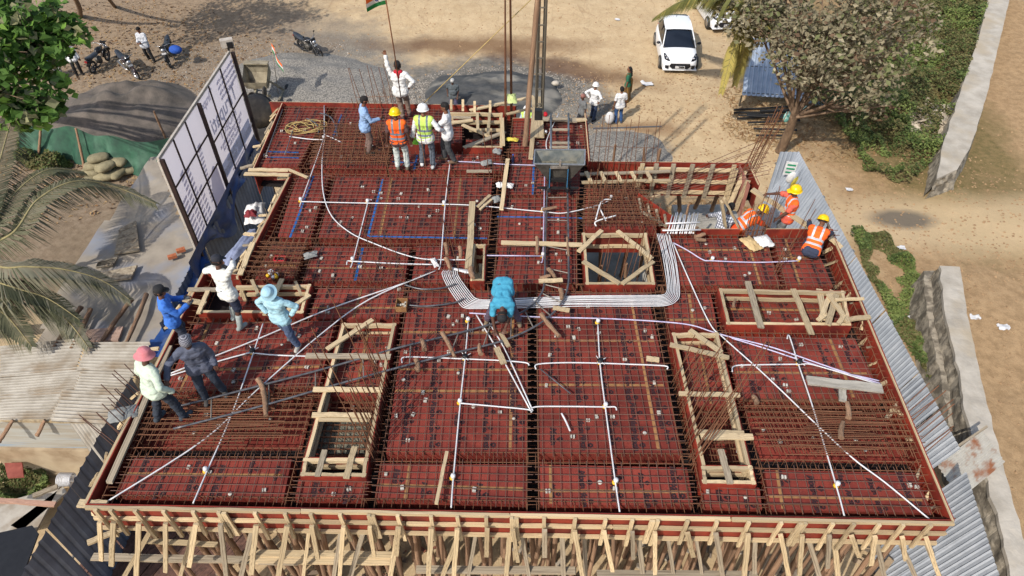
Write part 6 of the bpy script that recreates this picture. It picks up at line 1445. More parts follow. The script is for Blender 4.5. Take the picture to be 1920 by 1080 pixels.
def person(label,loc,rz,H=1.72,lean=0,side=0,twist=0,dz=0,pel=(0,0),feet=((-.12,0,0),(.12,0,0)),hands=((-.27,.03,.78),(.27,.03,.78)),epole=((-.5,-1,-.2),(.5,-1,-.2)),hyaw=0,hpitch=.1,
           shirt=None,long=True,tuck=False,trousers=None,shorts=False,shoes=(40,36,34),boots=False,vest=None,stripe=None,hat=None,hatc=None,skin=0,group=None,scarf=None,gloves=None,skirt=None,belly=0,kpole=None,hood=None,collar=None):
    t=thing('person',label,'person',(0,0,0),group); s=H/1.75
    T=Matrix.Rotation(twist,3,'Z')@Matrix.Rotation(-lean,3,'X')@Matrix.Rotation(side,3,'Y')
    pv=Vector((pel[0],pel[1],.93+dz))
    def tp(x,y,z): return pv+T@Vector((x,y,z))
    TB=[(tp(-.075,0,0),tp(.075,0,0),.105,.105),(tp(-.06,.0,.14),tp(.06,.0,.14),.092,.092),(tp(-.095,0,.34),tp(.095,0,.34),.102,.102),(tp(-.06,0,0),tp(-.075,0,.34),.088,.09),(tp(.06,0,0),tp(.075,0,.34),.088,.09),(tp(-.16,0,.44),tp(.16,0,.44),.058,.058),(tp(-.06,0,.42),tp(.06,0,.42),.08,.08)]
    if belly: TB.append((tp(-.04,.06,.14),tp(.04,.06,.14),.10+belly,.10+belly))
    hc=tp(0,.02,.68); HR=T@Matrix.Rotation(hyaw,3,'Z')@Matrix.Rotation(-hpitch,3,'X')
    def hp_(x,y,z): return hc+HR@Vector((x,y,z))
    neck=[(tp(0,0,.44),lerp(tp(0,0,.5),hc,.35),.06,.055)]
    head=[(hp_(0,-.012,.025),hp_(0,.012,.03),.088,.086),(hp_(0,.02,-.05),hp_(0,.045,-.06),.062,.055),(hp_(0,.085,0),hp_(0,.108,-.02),.012,.016),(hp_(-.086,0,-.01),hp_(-.09,-.01,.015),.018,.018),(hp_(.086,0,-.01),hp_(.09,-.01,.015),.018,.018),(hp_(-.02,.09,-.062),hp_(.02,.09,-.062),.01,.01)]
    arms=[];armc=[];hand=[]
    for i,sg in enumerate((-1,1)):
        sh=tp(sg*.185,0,.43); e,w=ik(sh,Vector(hands[i]),.285,.25,T@Vector(epole[i])); arms+=[(sh,e,.052,.042),(e,w,.041,.03)]; armc.append((sh,e,w))
        f=(w-e).normalized(); sv=f.cross(T@Vector((0,1,0))); sv=sv.normalized() if sv.length>.2 else Vector((1,0,0)); 
        k0=w+f*.03;k1=w+f*.09; hand+=[(k0-sv*.016,k1-sv*.024,.022,.017),(k0+sv*.016,k1+sv*.024,.022,.017)]
        nrm=f.cross(sv)
        for q,(o_,l_) in enumerate([(-.034,.058),(-.012,.07),(.011,.068),(.033,.052)]):
            a=k1+sv*o_; m_=a+f*l_*.55+nrm*.008; hand+=[(a,m_,.0105,.0095),(m_,m_+f*l_*.4+nrm*.028,.0095,.008)]
        a=k0+sv*.03*(-sg)+f*.015; hand+=[(a,a-sv*sg*.035+f*.03,.0125,.011),(a-sv*sg*.035+f*.03,a-sv*sg*.045+f*.06+nrm*.012,.011,.009)]
    legs=[];foot=[];legc=[]
    for i,sg in enumerate((-1,1)):
        hpj=pv+Matrix.Rotation(twist,3,'Z')@Vector((sg*.085,0,-.02)); fx=Vector(feet[i]); ank=fx+Vector((0,-.02,.085)); kp=(kpole[i] if kpole else (sg*.12,1,.1))
        kn,ank=ik(hpj,ank,.43,.42,kp); legs+=[(hpj,kn,.085,.058),(kn,lerp(kn,ank,.35),.056,.055),(lerp(kn,ank,.35),ank,.055,.036)]; legc.append((hpj,kn,ank))
        yaw=feet[i][3] if len(feet[i])>3 else 0; fd=Vector((math.sin(-yaw- sg*-.15),math.cos(yaw),0)).normalized(); fz=Vector((0,0,-.045))
        foot.append([(ank+fz-fd*.045,ank+fz+fd*.13,.04,.034),(ank,ank+fz+fd*.02,.036,.04)])
    def wrinkle(me):
        n_=[v.normal.copy() for v in me.vertices]; sd=random.random()*50
        for v,n0 in zip(me.vertices,n_):
            c=v.co; v.co=c+n0*(.013*noise.noise(Vector((c.x*9+sd,c.y*9,c.z*15)))+.008*noise.noise(Vector((c.x*22,c.y*22+sd,c.z*30))))
    def mk(prims,infl,vox,name,mats,sm=2,post=None):
        b=MB()
        for a,c,r0,r1 in prims: capsule(b,a,c,r0+infl,r1+infl)
        me=remesh(b,vox,name,mats,sm)
        if post: post(me)
        return part(name,me,t)
    mk(TB+neck+head+arms+hand+legs+foot[0]+foot[1],0,.0105,'body',[SK[skin]],1)
    # eyes
    b=MB(); 
    for sg in(-1,1): b.ball(hp_(sg*.032,.088,.012),.011,6)
    b.build('eyes',[M_HAIR],t)
    if skirt:
        pr=[]
        for k in range(9):
            z_=k/8; c=pv+Vector((0,0,-.02-.84*z_)); pr.append((c+Vector((-.08-.05*z_,0,0)),c+Vector((.08+.05*z_,0,0)),.13+.05*z_,.13+.05*z_))
        mk(pr,0,.02,'sari_skirt',[skirt])
        pr=[(tp(-.16,.0,.47),tp(.10,-.1,.1),.07,.1),(tp(.10,-.1,.1),tp(.15,-.12,-.5),.09,.07),(tp(-.12,.08,.42),tp(.1,.1,.1),.06,.08)]
        mk(pr,0,.02,'sari_drape',[skirt])
    if shirt:
        pr=[x for x in TB]; 
        if not tuck: pr+= [(tp(-.07,0,-.1),tp(.07,0,-.1),.13,.13)]+[(a,lerp(a,k,.2),.118,.118) for (a,k,n_) in legc]
        for (sh,e,w) in armc:
            if long: pr+=[(sh,e,.05,.04),(e,lerp(e,w,.92),.04,.033)]
            else: pr+=[(sh,lerp(sh,e,.72),.055,.052)]
        ms=[shirt]+([hood] if hood else [])
        mk(pr,.021,.015,'shirt',ms,2,wrinkle)
    if collar: mk([(tp(-.04,0,.5),tp(.04,0,.5),.055,.055)],.015,.015,'collar',[collar])
    if trousers:
        pr=[TB[0]]; 
        for (a,k,n_) in legc:
            pr+=[(a,k,.088,.066)]
            if not shorts: pr+=[(k,lerp(k,n_,.93),.064,.056)]
            else: pr[-1]=(a,lerp(a,k,1.0),.09,.078)
        mk(pr,.013,.015,'shorts' if shorts else 'trousers',[trousers],2,wrinkle)
    if shoes:
        for i in (0,1):
            pr=list(foot[i])
            if boots: pr.append((lerp(legc[i][1],legc[i][2],.45),legc[i][2],.056,.045))
            mk(pr,.012,.013,'boot' if boots else 'shoe',[fab(shoes,name='shoe_leather')],1)
    if vest:
        Ti=T.transposed()
        def post(me):
            for p in me.polygons:
                q=Ti@(p.center-pv); m=0
                if .02<q.z<.075 or .15<q.z<.205: m=1
                if q.z>.2 and .07<abs(q.x)<.12: m=1
                p.material_index=m
        mk(TB+[(tp(-.08,0,-.09),tp(.08,0,-.09),.108,.108)],.036,.0125,'vest',[vest,stripe or M_REFL],2,post)
    if scarf: mk([(tp(-.06,0,.5),tp(.06,0,.5),.06,.06),(tp(0,-.06,.46),tp(0,-.09,.36),.05,.02)],.01,.015,'scarf',[scarf])
    if gloves:
        for (sh,e,w) in armc: f=(w-e).normalized(); mk([(w-f*.05,w+f*.08,.034,.036),(w+f*.08,w+f*.13,.034,.02)],.008,.013,'glove',[gloves],1)
    # headwear
    top=hp_(0,0,.03)
    if hat in('helmet',):
        b=MB(); R=HR
        b.lathe([(.132,-.01),(.131,.03),(.12,.07),(.095,.105),(.055,.128),(0,.135)],hp_(0,-.005,.035),20,M=R)
        b.lathe([(.128,-.012),(.152,-.02),(.152,-.012),(.13,0)],hp_(0,-.005,.035),20,M=R)
        o=b.build('helmet',[hatc],t); b=MB()
        b.add([hp_(x,y,z) for x,y,z in [(-.09,.11,.03),(.09,.11,.03),(.06,.19,.012),(-.06,.19,.012),(-.09,.11,.022),(.09,.11,.022),(.06,.19,.004),(-.06,.19,.004)]],[(3,2,1,0),(4,5,6,7),(2,3,7,6),(1,2,6,5),(0,4,7,3)])
        b.tube([hp_(0,.13,.07),hp_(0,.09,.14),hp_(0,0,.172),hp_(0,-.09,.14),hp_(0,-.13,.07)],.014,6); b.build('helmet_peak',[hatc],o) if False else b.build('helmet_peak',[hatc],t)
        b=MB(); b.lathe([(.098,-.04),(.1,0),(.098,.04)],hp_(0,-.012,.02),14,M=R); b.build('hair',[M_HAIR],t)
    elif hat=='cap':
        b=MB(); b.lathe([(.104,0),(.106,.03),(.095,.075),(.06,.1),(0,.108)],hp_(0,0,.03),16,M=HR); b.add([hp_(x,y,z) for x,y,z in [(-.075,.08,.04),(.075,.08,.04),(.065,.16,.02),(0,.185,.015),(-.065,.16,.02)]],[(4,3,2,1,0)]); b.build('cap',[hatc],t)
        MB().lathe([(.088,-.05),(.096,0),(.096,.02)],hp_(0,-.018,.0),14,M=HR).build('hair',[M_HAIR],t)
    elif hat=='bucket':
        MB().lathe([(.165,-.03),(.13,-.005),(.108,.02),(.104,.07),(.085,.1),(0,.11)],hp_(0,0,.03),20,M=HR).build('bucket_hat',[hatc],t)
    elif hat=='wrap':
        b=MB(); capsule(b,hp_(0,-.02,.03),hp_(0,.01,.04),.103,.1,12); capsule(b,hp_(-.05,-.08,-.02),hp_(.05,-.08,-.02),.05,.05); part('head_wrap',remesh(b,.015,'head_wrap',[hatc]),t)
    elif hat=='long':
        b=MB(); capsule(b,hp_(0,-.03,.03),hp_(0,-.03,.05),.098,.09,12); capsule(b,hp_(0,-.08,0),hp_(0,-.13,-.3),.07,.03); part('hair',remesh(b,.015,'hair',[M_HAIR]),t)
    else:
        b=MB(); capsule(b,hp_(0,-.03,.035),hp_(0,.0,.055),.094,.088,12); capsule(b,hp_(-.03,-.05,-.02),hp_(.03,-.05,-.02),.06,.06); part('hair',remesh(b,.014,'hair',[M_HAIR],1),t)
    t.location=loc; t.rotation_euler=(0,0,rz); t.scale=(s,s,s)
    return t
D=DK+.07
W_=fab((236,236,236),(214,214,218),'white_cotton'); NV=fab((58,66,84)); DG=fab((72,76,84)); BK=fab((34,34,38))
OR=fab((255,112,30),(240,92,24),'orange_mesh'); LM=fab((206,236,120),(188,222,96),'lime_mesh')
person('man in light blue shirt standing in the dense rebar at the rear',P(692,285,D),-1.25,1.66,lean=.1,shirt=fab((150,182,226)),trousers=fab((122,100,92)),hands=((-.2,.15,.86),(.15,.4,1.08)),hpitch=.5,skin=0,shoes=(80,66,54))
person('man in orange vest and yellow helmet seen from behind at the rear',P(754,316,D),0.03,1.74,shirt=fab((96,70,70)),long=False,trousers=fab((206,214,210)),vest=OR,stripe=M_REFG,hat='helmet',hatc=M_HY,feet=((-.1,0,0),(.15,-.0,0)),hands=((-.3,.0,.8),(.3,.0,.82)),shoes=(110,100,84),skin=1)
person('man in lime vest and white helmet seen from behind at the rear',P(803,311,D),-.08,1.78,shirt=W_,trousers=fab((96,104,116)),vest=LM,stripe=M_REFG,hat='helmet',hatc=M_HW,feet=((-.16,.05,0),(.14,-.05,0)),hands=((-.33,.02,.84),(.42,.12,1.0)),shoes=(226,226,226))
person('man in white T-shirt facing the lime-vested man',P(843,302,D),1.75,1.74,shirt=W_,long=False,trousers=fab((74,76,80)),hands=((-.0,.42,1.02),(.22,.2,.85)),twist=-.2,hpitch=.35,feet=((-.1,-.1,0),(.1,.14,0)),shoes=(120,96,76))
person('man in white sweatshirt and red scarf holding up the tall flag pole',P(757,222,D),.1,1.76,lean=-.03,shirt=fab((238,238,236),(222,222,222)),trousers=fab((138,118,106)),hands=((-.30,.05,1.98),(.26,-.02,.98)),epole=((-1,-.2,.2),(1,-.6,0)),scarf=fab((190,30,50)),feet=((-.02,.0,0),(.16,.16,0)),shoes=(80,60,60),hyaw=.25)
person('grey-shirted man with pale head cloth standing before the mortar heap',P(852,210,0),PI,1.62,shirt=fab((92,100,106)),long=False,trousers=fab((88,84,112)),shorts=True,hat='wrap',hatc=fab((196,196,196)),hands=((-.2,.12,.88),(.26,-.04,.95)),belly=.03,skin=1,hpitch=.4)
person('man in a grey and black shirt with a pinkish head cloth, leftmost of the bystanders',P(1089,240,0),2.1,1.62,shirt=fab((120,122,124)),long=False,trousers=fab((50,52,60)),hat='wrap',hatc=fab((160,110,100)),skin=1)
person('man in white shirt and white helmet standing with a hand on his hip',P(1111,223,0),-.7,1.7,shirt=W_,trousers=fab((52,66,96)),hat='helmet',hatc=M_HW,hands=((-.26,-.05,1.0),(.3,-.05,1.0)),epole=((-1,-.4,0),(1,-.4,0)),feet=((-.13,.1,0),(.13,-.12,0)),hyaw=.6)
person('woman in a dark green and gold sari with long black hair',P(1174,188,0),1.2,1.62,shirt=fab((40,110,84)),long=False,skirt=checked('gold_checked_sari',(44,44,36),(150,110,50),20),hat='long',shoes=None)
person('man in white T-shirt and blue jeans seen from behind holding a white bag',P(1159,230,0),.25,1.7,shirt=W_,long=False,trousers=fab((52,88,140)),hands=((-.3,.0,.8),(.28,.05,.82)),shoes=(70,80,100))
person('person in white helmet and lime vest half hidden behind the log pole',P(987,266,0),PI-.2,1.68,shirt=fab((190,206,220)),trousers=NV,vest=LM,hat='helmet',hatc=M_HW,hands=((-.2,.3,1.0),(.2,.3,1.0)),hpitch=.5)
person('person with a red head cloth half hidden behind the rear edge',P(1020,274,0),PI+.3,1.6,shirt=W_,trousers=NV,hat='wrap',hatc=fab((200,24,40)),hpitch=.6)
q=P(1362,412,DK+.1); person('man in a dark checked shirt seen from behind working in the pit',Vector((q.x-.1,q.y-.1,DK-1.15)),-.6,1.7,lean=.5,shirt=checked('navy_white_check',(214,216,224),(48,56,80),22),trousers=BK,hands=((-.55,.5,.9),(.1,.55,.9)),hpitch=.3,skin=1)
q=P(1392,412,DK+.1); person('orange-vested worker in yellow helmet bending to the right over the starter bars',Vector((q.x-.05,q.y,DK-1.0)),-1.25,1.7,lean=1.0,shirt=fab((255,90,40)),long=False,trousers=BK,vest=OR,hat='helmet',hatc=M_HY,hands=((-.2,.85,.7),(.2,.85,.75)),hpitch=-.5,skin=1)
q=P(1474,424,DK); person('orange-vested worker in yellow helmet standing at the bars before the fence',Vector((q.x,q.y+.1,DK-.62)),1.2,1.72,shirt=fab((232,104,84)),long=False,trousers=fab((120,122,124)),vest=OR,hat='helmet',hatc=M_HY,hands=((-.25,.3,.75),(.1,.55,1.3)),twist=.35,hpitch=.1,skin=1)
person('orange-vested worker in yellow helmet crouching at the upper right corner',P(1519,474,D),-.5,1.66,lean=.95,dz=-.58,pel=(0,-.22),shirt=fab((52,60,84)),trousers=fab((46,50,66)),vest=OR,hat='helmet',hatc=M_HY,feet=((-.16,.0,0),(.14,-.06,0)),hands=((-.3,.75,.35),(.3,.6,.3)),hpitch=-.2,hyaw=-.3,shoes=(190,120,110))
person('man in white shirt, dark cap and rubber boots standing on the left timber box',P(448,603,D),-.45,1.74,lean=.12,side=-.12,shirt=fab((238,238,232),(216,218,214)),trousers=fab((44,52,74)),shorts=True,boots=True,shoes=(168,176,174),hat='cap',hatc=fab((40,42,54)),hands=((-.35,.25,1.25),(.12,.28,1.5)),feet=((-.14,.05,0),(.18,-.12,0)),hyaw=-.4,skin=1)
person('man in bright blue shirt and black cap standing outside the left edge',P(348,650,D-.15),-1.1,1.72,shirt=fab((66,126,220),(50,104,196)),trousers=NV,hat='cap',hatc=BK,hands=((-.15,.35,1.15),(.12,.38,1.18)),gloves=fab((96,100,104)),skin=0,hyaw=-.2)
person('man in pale blue shirt and pale blue bucket hat with hands on hips',P(543,648,D),PI-.25,1.72,lean=.08,shirt=fab((176,214,228),(150,194,212)),trousers=fab((80,96,128)),hat='bucket',hatc=fab((166,208,228)),hands=((-.27,-.02,.98),(.24,.05,.98)),epole=((-1,-.5,0),(1,-.3,0)),feet=((-.2,.02,0),(.04,-.22,0)),hpitch=.55,shoes=(190,186,176),skin=1)
person('man in dark grey shirt and spotted bandana reaching out a white-gloved hand',P(400,741,D),PI+.45,1.8,lean=.12,shirt=fab((92,98,118)),trousers=fab((48,58,74)),hat='wrap',hatc=checked('spotted_bandana',(40,40,56),(200,200,210),60,.8),hands=((-.26,.08,.85),(.48,.34,1.12)),gloves=None,feet=((-.2,.05,0),(.12,.1,0)),hpitch=.6,skin=1,shoes=(80,76,74))
person('man in pale green shirt and pink bucket hat at the left edge, seen from behind',P(320,785,D),-.55,1.82,lean=.18,shirt=fab((206,220,204),(184,200,186)),trousers=fab((48,56,70)),hat='bucket',hatc=fab((226,140,146),(206,120,128)),hands=((-.34,.1,.86),(.36,.12,.92)),feet=((-.16,-.1,0),(.2,.16,0)),boots=True,shoes=(62,72,82),skin=1)
person('bent-over worker in a bright blue T-shirt and black cap in the middle of the deck',P(943,606,D),PI,1.7,lean=1.75,dz=-.14,pel=(0,-.28),shirt=fab((70,158,190),(54,138,172)),long=False,trousers=fab((92,78,96)),hat='cap',hatc=BK,feet=((-.34,.0,0),(.34,-.0,0)),hands=((-.02,.42,.1),(.16,.4,.12)),hpitch=.1,skin=1,shoes=(150,130,104),epole=((-1,.2,0),(1,.2,0)))
person('man in blue shirt sitting on a chair under the green tree',P(108,146,0),-2.2,1.7,dz=-.45,pel=(0,-.1),lean=-.05,shirt=fab((54,110,200)),long=False,trousers=fab((160,156,150)),feet=((-.14,.42,0),(.14,.42,0)),hands=((-.14,.22,.65),(.14,.22,.65)),shoes=(90,70,60))
person('man in white shirt and black trousers half hidden by the green tree',P(150,141,0),-2.6,1.68,shirt=W_,trousers=BK,hands=((-.28,.02,.8),(.28,.02,.8)))
person('man in white checked shirt looking at his phone beside the motorcycles',P(283,116,0),PI-.1,1.76,shirt=checked('white_grey_check',(226,228,234),(150,156,170),20,.6),trousers=BK,hands=((-.12,.3,1.1),(.1,.3,1.1)),feet=((-.26,.1,0),(.12,-.12,0)),hpitch=.6)
# things people hold
c=P(1143,221,.35); b=MB(); b.ball(c,(.2,.1,.3),10); tag(b.build('carrier_bag',[M_PVC]),'white carrier bag hanging from the hand of the man in jeans','bag')
a=P(1418,360,DK+.9);b_=P(1530,438,DK+.35); plank(P(1410,355,DK+.5),P(1535,437,DK+.28),.14,.05,'long pale plank carried between the orange-vested workers')
plank(P(1556,445,DK+.2),P(1578,465,DK+.1),.12,.05,'plank end sticking out at the upper right corner')
# chair
c=P(104,150,0); ch=thing('plastic_chair','dark red plastic chair under the man in blue','chair',c); M_CH=mat('maroon_plastic',S(96,40,36),rv=0,rough=.5); 
R=Matrix.Rotation(-2.2,3,'Z'); f=lambda x,y,z: c+R@Vector((x,y,z))+Vector((0,.05,0))
MB().beam(f(-.22,-.12,.43),f(.22,-.12,.43),.44,.03).build('seat',[M_CH],ch); MB().beam(f(-.22,-.36,.7),f(.22,-.36,.7),.03,.5).build('backrest',[M_CH],ch)
for x in(-.2,.2):
    for y in(-.33,.08): MB().beam(f(x,y,0),f(x,y,.43),.04,.04).build('leg',[M_CH],ch)
# ---------------------------------------------------------------- flags
M_SAF=fab((255,120,40),(240,104,30),'saffron_cloth'); M_GRN=fab((30,136,70),(20,118,58),'green_cloth')
def flag(label,base,top,l,h,ang,droop,polem,cat='flag'):
    t=thing('flag',label,cat,base); MB().tube([base,lerp(base,top,.5)+Vector((.01,0,0)),top],.014,6).build('pole',[polem],t)
    d=Vector((math.cos(ang),math.sin(ang),0)); dn=(base-top).normalized(); 
    for k,m in enumerate((M_SAF,W_,M_GRN)):
        b=MB(); vs=[]; nn=10
        for j in range(3):
            for i in range(nn+1):
                f_=i/nn; q=top+dn*(h*(k/3+j/6)+.03)+d*l*f_*.8+Vector((0,0,-droop*f_**1.3))+Vector((-d.y,d.x,0))*(.07*math.sin(f_*7+k*.5)*f_); vs.append(q)
        b.add(vs,[(j*(nn+1)+i,j*(nn+1)+i+1,(j+1)*(nn+1)+i+1,(j+1)*(nn+1)+i) for j in range(2) for i in range(nn)],0,True); b.build('stripe',[m],t)
    q=top+dn*(h*.5+.03)+d*l*.4+Vector((0,0,-droop*.28)); x=d; MB().lathe([(.035*h*2,-.012),(.05*h*2,-.012),(.05*h*2,.012),(.035*h*2,.012)],q,14,M=Matrix((( d.x,0,-d.y),(d.y,0,d.x),(0,1,0))).to_3x3()).build('wheel_emblem',[mat('navy_print',S(30,40,120),rv=0)],t)
hb=P(737,122,DK+2.02)
flag('tricolour flag on the tall thin pole held by the man in white',hb-Vector((-.1,0,.9)),P(721,-16,DK+5.0),.62,.42,PI-.5,.25,mat('bamboo_pole',S(150,96,60),S(120,76,50),rv=0))
flag('small tricolour flag on a stick in the gravel behind the mixer',P(523,186,0),P(508,79,2.85),.7,.42,-.9,.75,G)
# ---------------------------------------------------------------- concrete mixer
mx_=thing('concrete_mixer','old tilting-drum concrete mixer with a raised loading skip behind the billboard','concrete mixer',P(483,235,0))
M_MIX=mat('dusty_dark_steel',S(86,78,70),S(60,56,52),scale=4,rv=0,bump=.2,c3=S(120,110,96),s3=2,rough=.7); M_MIXT=mat('cement_crusted_steel',S(168,158,136),S(138,128,108),scale=4,rv=0,bump=.3,c3=S(110,100,86),s3=2)
c=P(484,208,1.25); RR=Matrix.Rotation(rad(62),3,'X')
MB().lathe([(.28,-.55),(.34,-.5),(.62,-.15),(.66,0),(.66,.28),(.5,.5),(.3,.56),(0,.57)],c,24,M=RR).build('drum',[M_MIX],mx_)
MB().lathe([(.66,-.05),(.7,-.05),(.7,.07),(.66,.07)],c,24,M=RR).build('drum_band',[M_BLACK],mx_)
k0=P(482,148,1.35); b=MB(); w=.52
sec=[(-.42,.62),(-.46,.1),(-.3,-.22),(0,-.36),(.3,-.3),(.42,-.1)]
vs=[k0+Vector((s_*w*(.8 if 2<=i<=4 else 1),y,z_)) for s_ in(-1,1) for i,(y,z_) in enumerate([(p[0],p[1]) for p in [( .35,.55),(.42,.1),(.3,-.25),(0,-.4),(-.3,-.3),(-.42,.05)]])]
b.add(vs,[(i,i+1,i+7,i+6) for i in range(5)]+[(5,4,3,2,1,0),(6,7,8,9,10,11)]); b.build('loading_skip',[M_MIXT],mx_)
MB().beam(k0+Vector((-w,.36,.56)),k0+Vector((w,.36,.56)),.3,.04).build('skip_lip',[M_MIXT],mx_)
b=MB()
for x in(-.62,.62): b.beam(P(483,235,0)+Vector((x,-.4,.3)),P(483,235,0)+Vector((x,3.0,.3)),.08,.1).beam(P(483,235,0)+Vector((x,.5,.3)),c+Vector((x*1.15,.0,0)),.08,.08).beam(P(483,235,0)+Vector((x,2.4,.3)),k0+Vector((x*.8,-.1,0)),.07,.07)
b.beam(c+Vector((-.7,0,0)),c+Vector((.7,0,0)),.07,.07).beam(k0+Vector((-.6,-.5,-.5)),k0+Vector((.6,-.5,-.5)),.08,.08); b.build('chassis',[M_MIXT],mx_)
MB().lathe([(.0,-.04),(.2,-.04),(.22,0),(.2,.04),(0,.04)],k0+Vector((.45,-.7,-.2)),16,M=Matrix.Rotation(PI/2,3,'Y')).build('pulley',[M_MIX],mx_)
MB().lathe([(.16,-.1),(.2,.1),(.2,.12),(.17,.12)],k0+Vector((.05,-1.05,-.25)),14,M=Matrix.Rotation(rad(50),3,'X')).build('chute',[M_MIX],mx_)
for x in(-.7,.7):
    for y in(.1,2.6): MB().lathe([(0,-.06),(.2,-.06),(.24,0),(.2,.06),(0,.06)],P(483,235,0)+Vector((x,y,.24)),16,M=Matrix.Rotation(PI/2,3,'Y')).build('wheel',[M_BLACK],mx_)
for i,(x,y,s_) in enumerate([(577,134,.3),(1042,156,.3),(560,130,.22)]):
    b=MB(); cc=P(x,y,.3); b.ball(cc,(s_*.7,s_*.5,s_*.4),6); o=b.build('stone_block',[M_CAP]); tag(o,['grey stone lying on the gravel heap, right one','grey stone lying right of the mortar heap','grey stone lying on the gravel heap, left one'][i],'stone')
# ---------------------------------------------------------------- motorcycles
M_TYRE=mat('dusty_tyre',S(60,58,56),S(44,44,44),rv=0,bump=0); M_CHR=mat('chrome',S(200,200,204),S(180,180,184),rv=0,bump=0,metal=.8,rough=.25); M_ALLOY=mat('black_alloy',S(46,46,50),rv=0,rough=.4); M_SEAT=mat('seat_vinyl',S(52,58,68),S(42,46,56),rv=0,rough=.5); M_ENG=mat('engine_grey',S(110,106,100),S(70,68,66),scale=12,rv=0,metal=.4,rough=.5)
def moto(label,front,rear,paint,silver=False,box=None,helmet=None,tank2=None,lean=.12):
    t=thing('motorcycle',label,'motorcycle',(0,0,0)); R_=.3; WB=1.26
    RY=Matrix.Rotation(PI/2,3,'X')
    for x in (0,WB):
        st_=.18 if x else 0
        wt=part('wheel',None,t) if False else None
        M_=Matrix.Rotation(st_,3,'Z')@RY
        tyre=MB().lathe([(.235,-.035),(.27,-.045),(.295,-.028),(.303,0),(.295,.028),(.27,.045),(.235,.035),(.235,-.035)],(x,0,R_),24,M=M_).build('wheel',[M_TYRE],t)
        b=MB().lathe([(.215,-.03),(.238,-.034),(.238,.034),(.215,.03),(.215,-.03)],(x,0,R_),24,M=M_).lathe([(0,-.06),(.045,-.06),(.045,.06),(0,.06)],(x,0,R_),10,M=M_)
        for k in range(6): a=k*PI/3; v=M_@Vector((math.cos(a)*.22,math.sin(a)*.22,0)); b.beam((x,0,R_),Vector((x,0,R_))+v,.02,.035)
        b.build('rim',[M_CHR if silver else M_ALLOY],tyre)
    b=MB()
    for y in(-.085,.085): b.tube([(WB,y,R_),(WB-.14,y,.72),(WB-.2,y,.92)],.02,6)
    b.build('fork',[M_CHR],t)
    MB().tube([(WB-.33,0,R_+.03),(WB-.2,0,R_+.3),(WB,0,R_+.335),(WB+.22,0,R_+.26),(WB+.3,0,R_+.13)],.05,6).build('front_fender',[paint],t)
    MB().tube([(-.34,0,R_+.2),(-.25,0,R_+.36),(0,0,R_+.4)],.055,6).build('rear_fender',[paint],t)
    b=MB(); b.tube([(WB-.22,0,.82),(.75,0,.35),(.35,0,.3),(0,0,.32)],.025,6).tube([(WB-.22,0,.86),(.5,0,.68),(-.2,0,.74)],.025,6); b.build('frame',[M_ALLOY],t)
    MB().ball((.56,0,.42),(.19,.14,.17),10).box((.6,0,.32),.22,.2,.14).build('engine',[M_ENG],t)
    MB().ball((.72,0,.8),(.27,.15,.15),12).build('fuel_tank',[tank2 or paint],t)
    b=MB(); vs=[]
    for x,w_,z_ in [(.5,.1,.8),(.3,.13,.79),(0,.13,.82),(-.22,.1,.88),(-.32,.05,.9)]: vs+=[(x,-w_,z_-.07),(x,-w_,z_),(x,0,z_+.025),(x,w_,z_),(x,w_,z_-.07)]
    b.add(vs,[(i*5+j,i*5+j+1,(i+1)*5+j+1,(i+1)*5+j) for i in range(4) for j in range(4)]+[(0,1,2,3,4),(24,23,22,21,20)],0,True); b.build('seat',[M_SEAT],t)
    MB().ball((-.12,0,.7),(.24,.12,.1),10).build('side_panel',[paint],t)
    MB().tube([(WB-.36,-.36,.98),(WB-.28,-.22,1.0),(WB-.22,0,.95),(WB-.28,.22,1.0),(WB-.36,.36,.98)],.015,6).build('handlebar',[M_CHR],t)
    for y in(-.3,.3): b=MB().tube([(WB-.3,y*.8,1.0),(WB-.3,y,1.18)],.007,5).ball((WB-.3,y*1.05,1.2),(.015,.06,.04),8); b.build('mirror',[M_BLK],t)
    MB().ball((WB-.04,0,.86),(.09,.11,.1),10).build('headlight',[M_CHR],t); MB().box((WB-.08,0,.97),.06,.22,.14).build('cowl',[M_BLK],t)
    MB().box((WB+.02,0,.72),.02,.2,.08).build('number_plate',[M_PVC],t)
    MB().tube([(.6,-.1,.25),(.3,-.15,.25),(-.3,-.17,.38)],[.02,.03,.05],8).build('exhaust',[M_CHR if silver else M_ALLOY],t)
    MB().box((-.36,0,.74),.04,.12,.07).build('tail_light',[mat('tail_red',S(160,30,30),rv=0)],t)
    t.rotation_euler=(lean,0,math.atan2(front.y-rear.y,front.x-rear.x)); m_=(front+rear)/2; d=(front-rear).normalized(); t.location=m_-d*WB/2; t.location.z=gh(m_.x,m_.y)-.0
    return t
M_PB=mat('black_paint',S(36,36,40),rv=0,rough=.3,bump=0); M_PM=mat('dark_maroon_paint',S(60,44,48),rv=0,rough=.3,bump=0)
moto('black motorcycle on the gravel right of the small flag',P(602,110,0),P(566,93,0),M_PB)
m2=moto('black motorcycle with a blue bag on its tank, rightmost of the group of three',P(320,133,0),P(329,100,0),M_PB)
moto('silver-trimmed motorcycle with a helmet on its seat, middle of the group of three',P(264,153,0),P(235,126,0),M_PM,silver=True)
moto('big black motorcycle nearest the green tree, leftmost of the group of three',P(207,111,0),P(174,141,0),M_PB,lean=.15)
c=P(329,93,.95); tag(MB().ball(c,(.3,.22,.2),12).build('bag',[mat('blue_nylon',S(40,90,190),rv=0)]),'blue bag resting on the rightmost motorcycle of the group','bag')
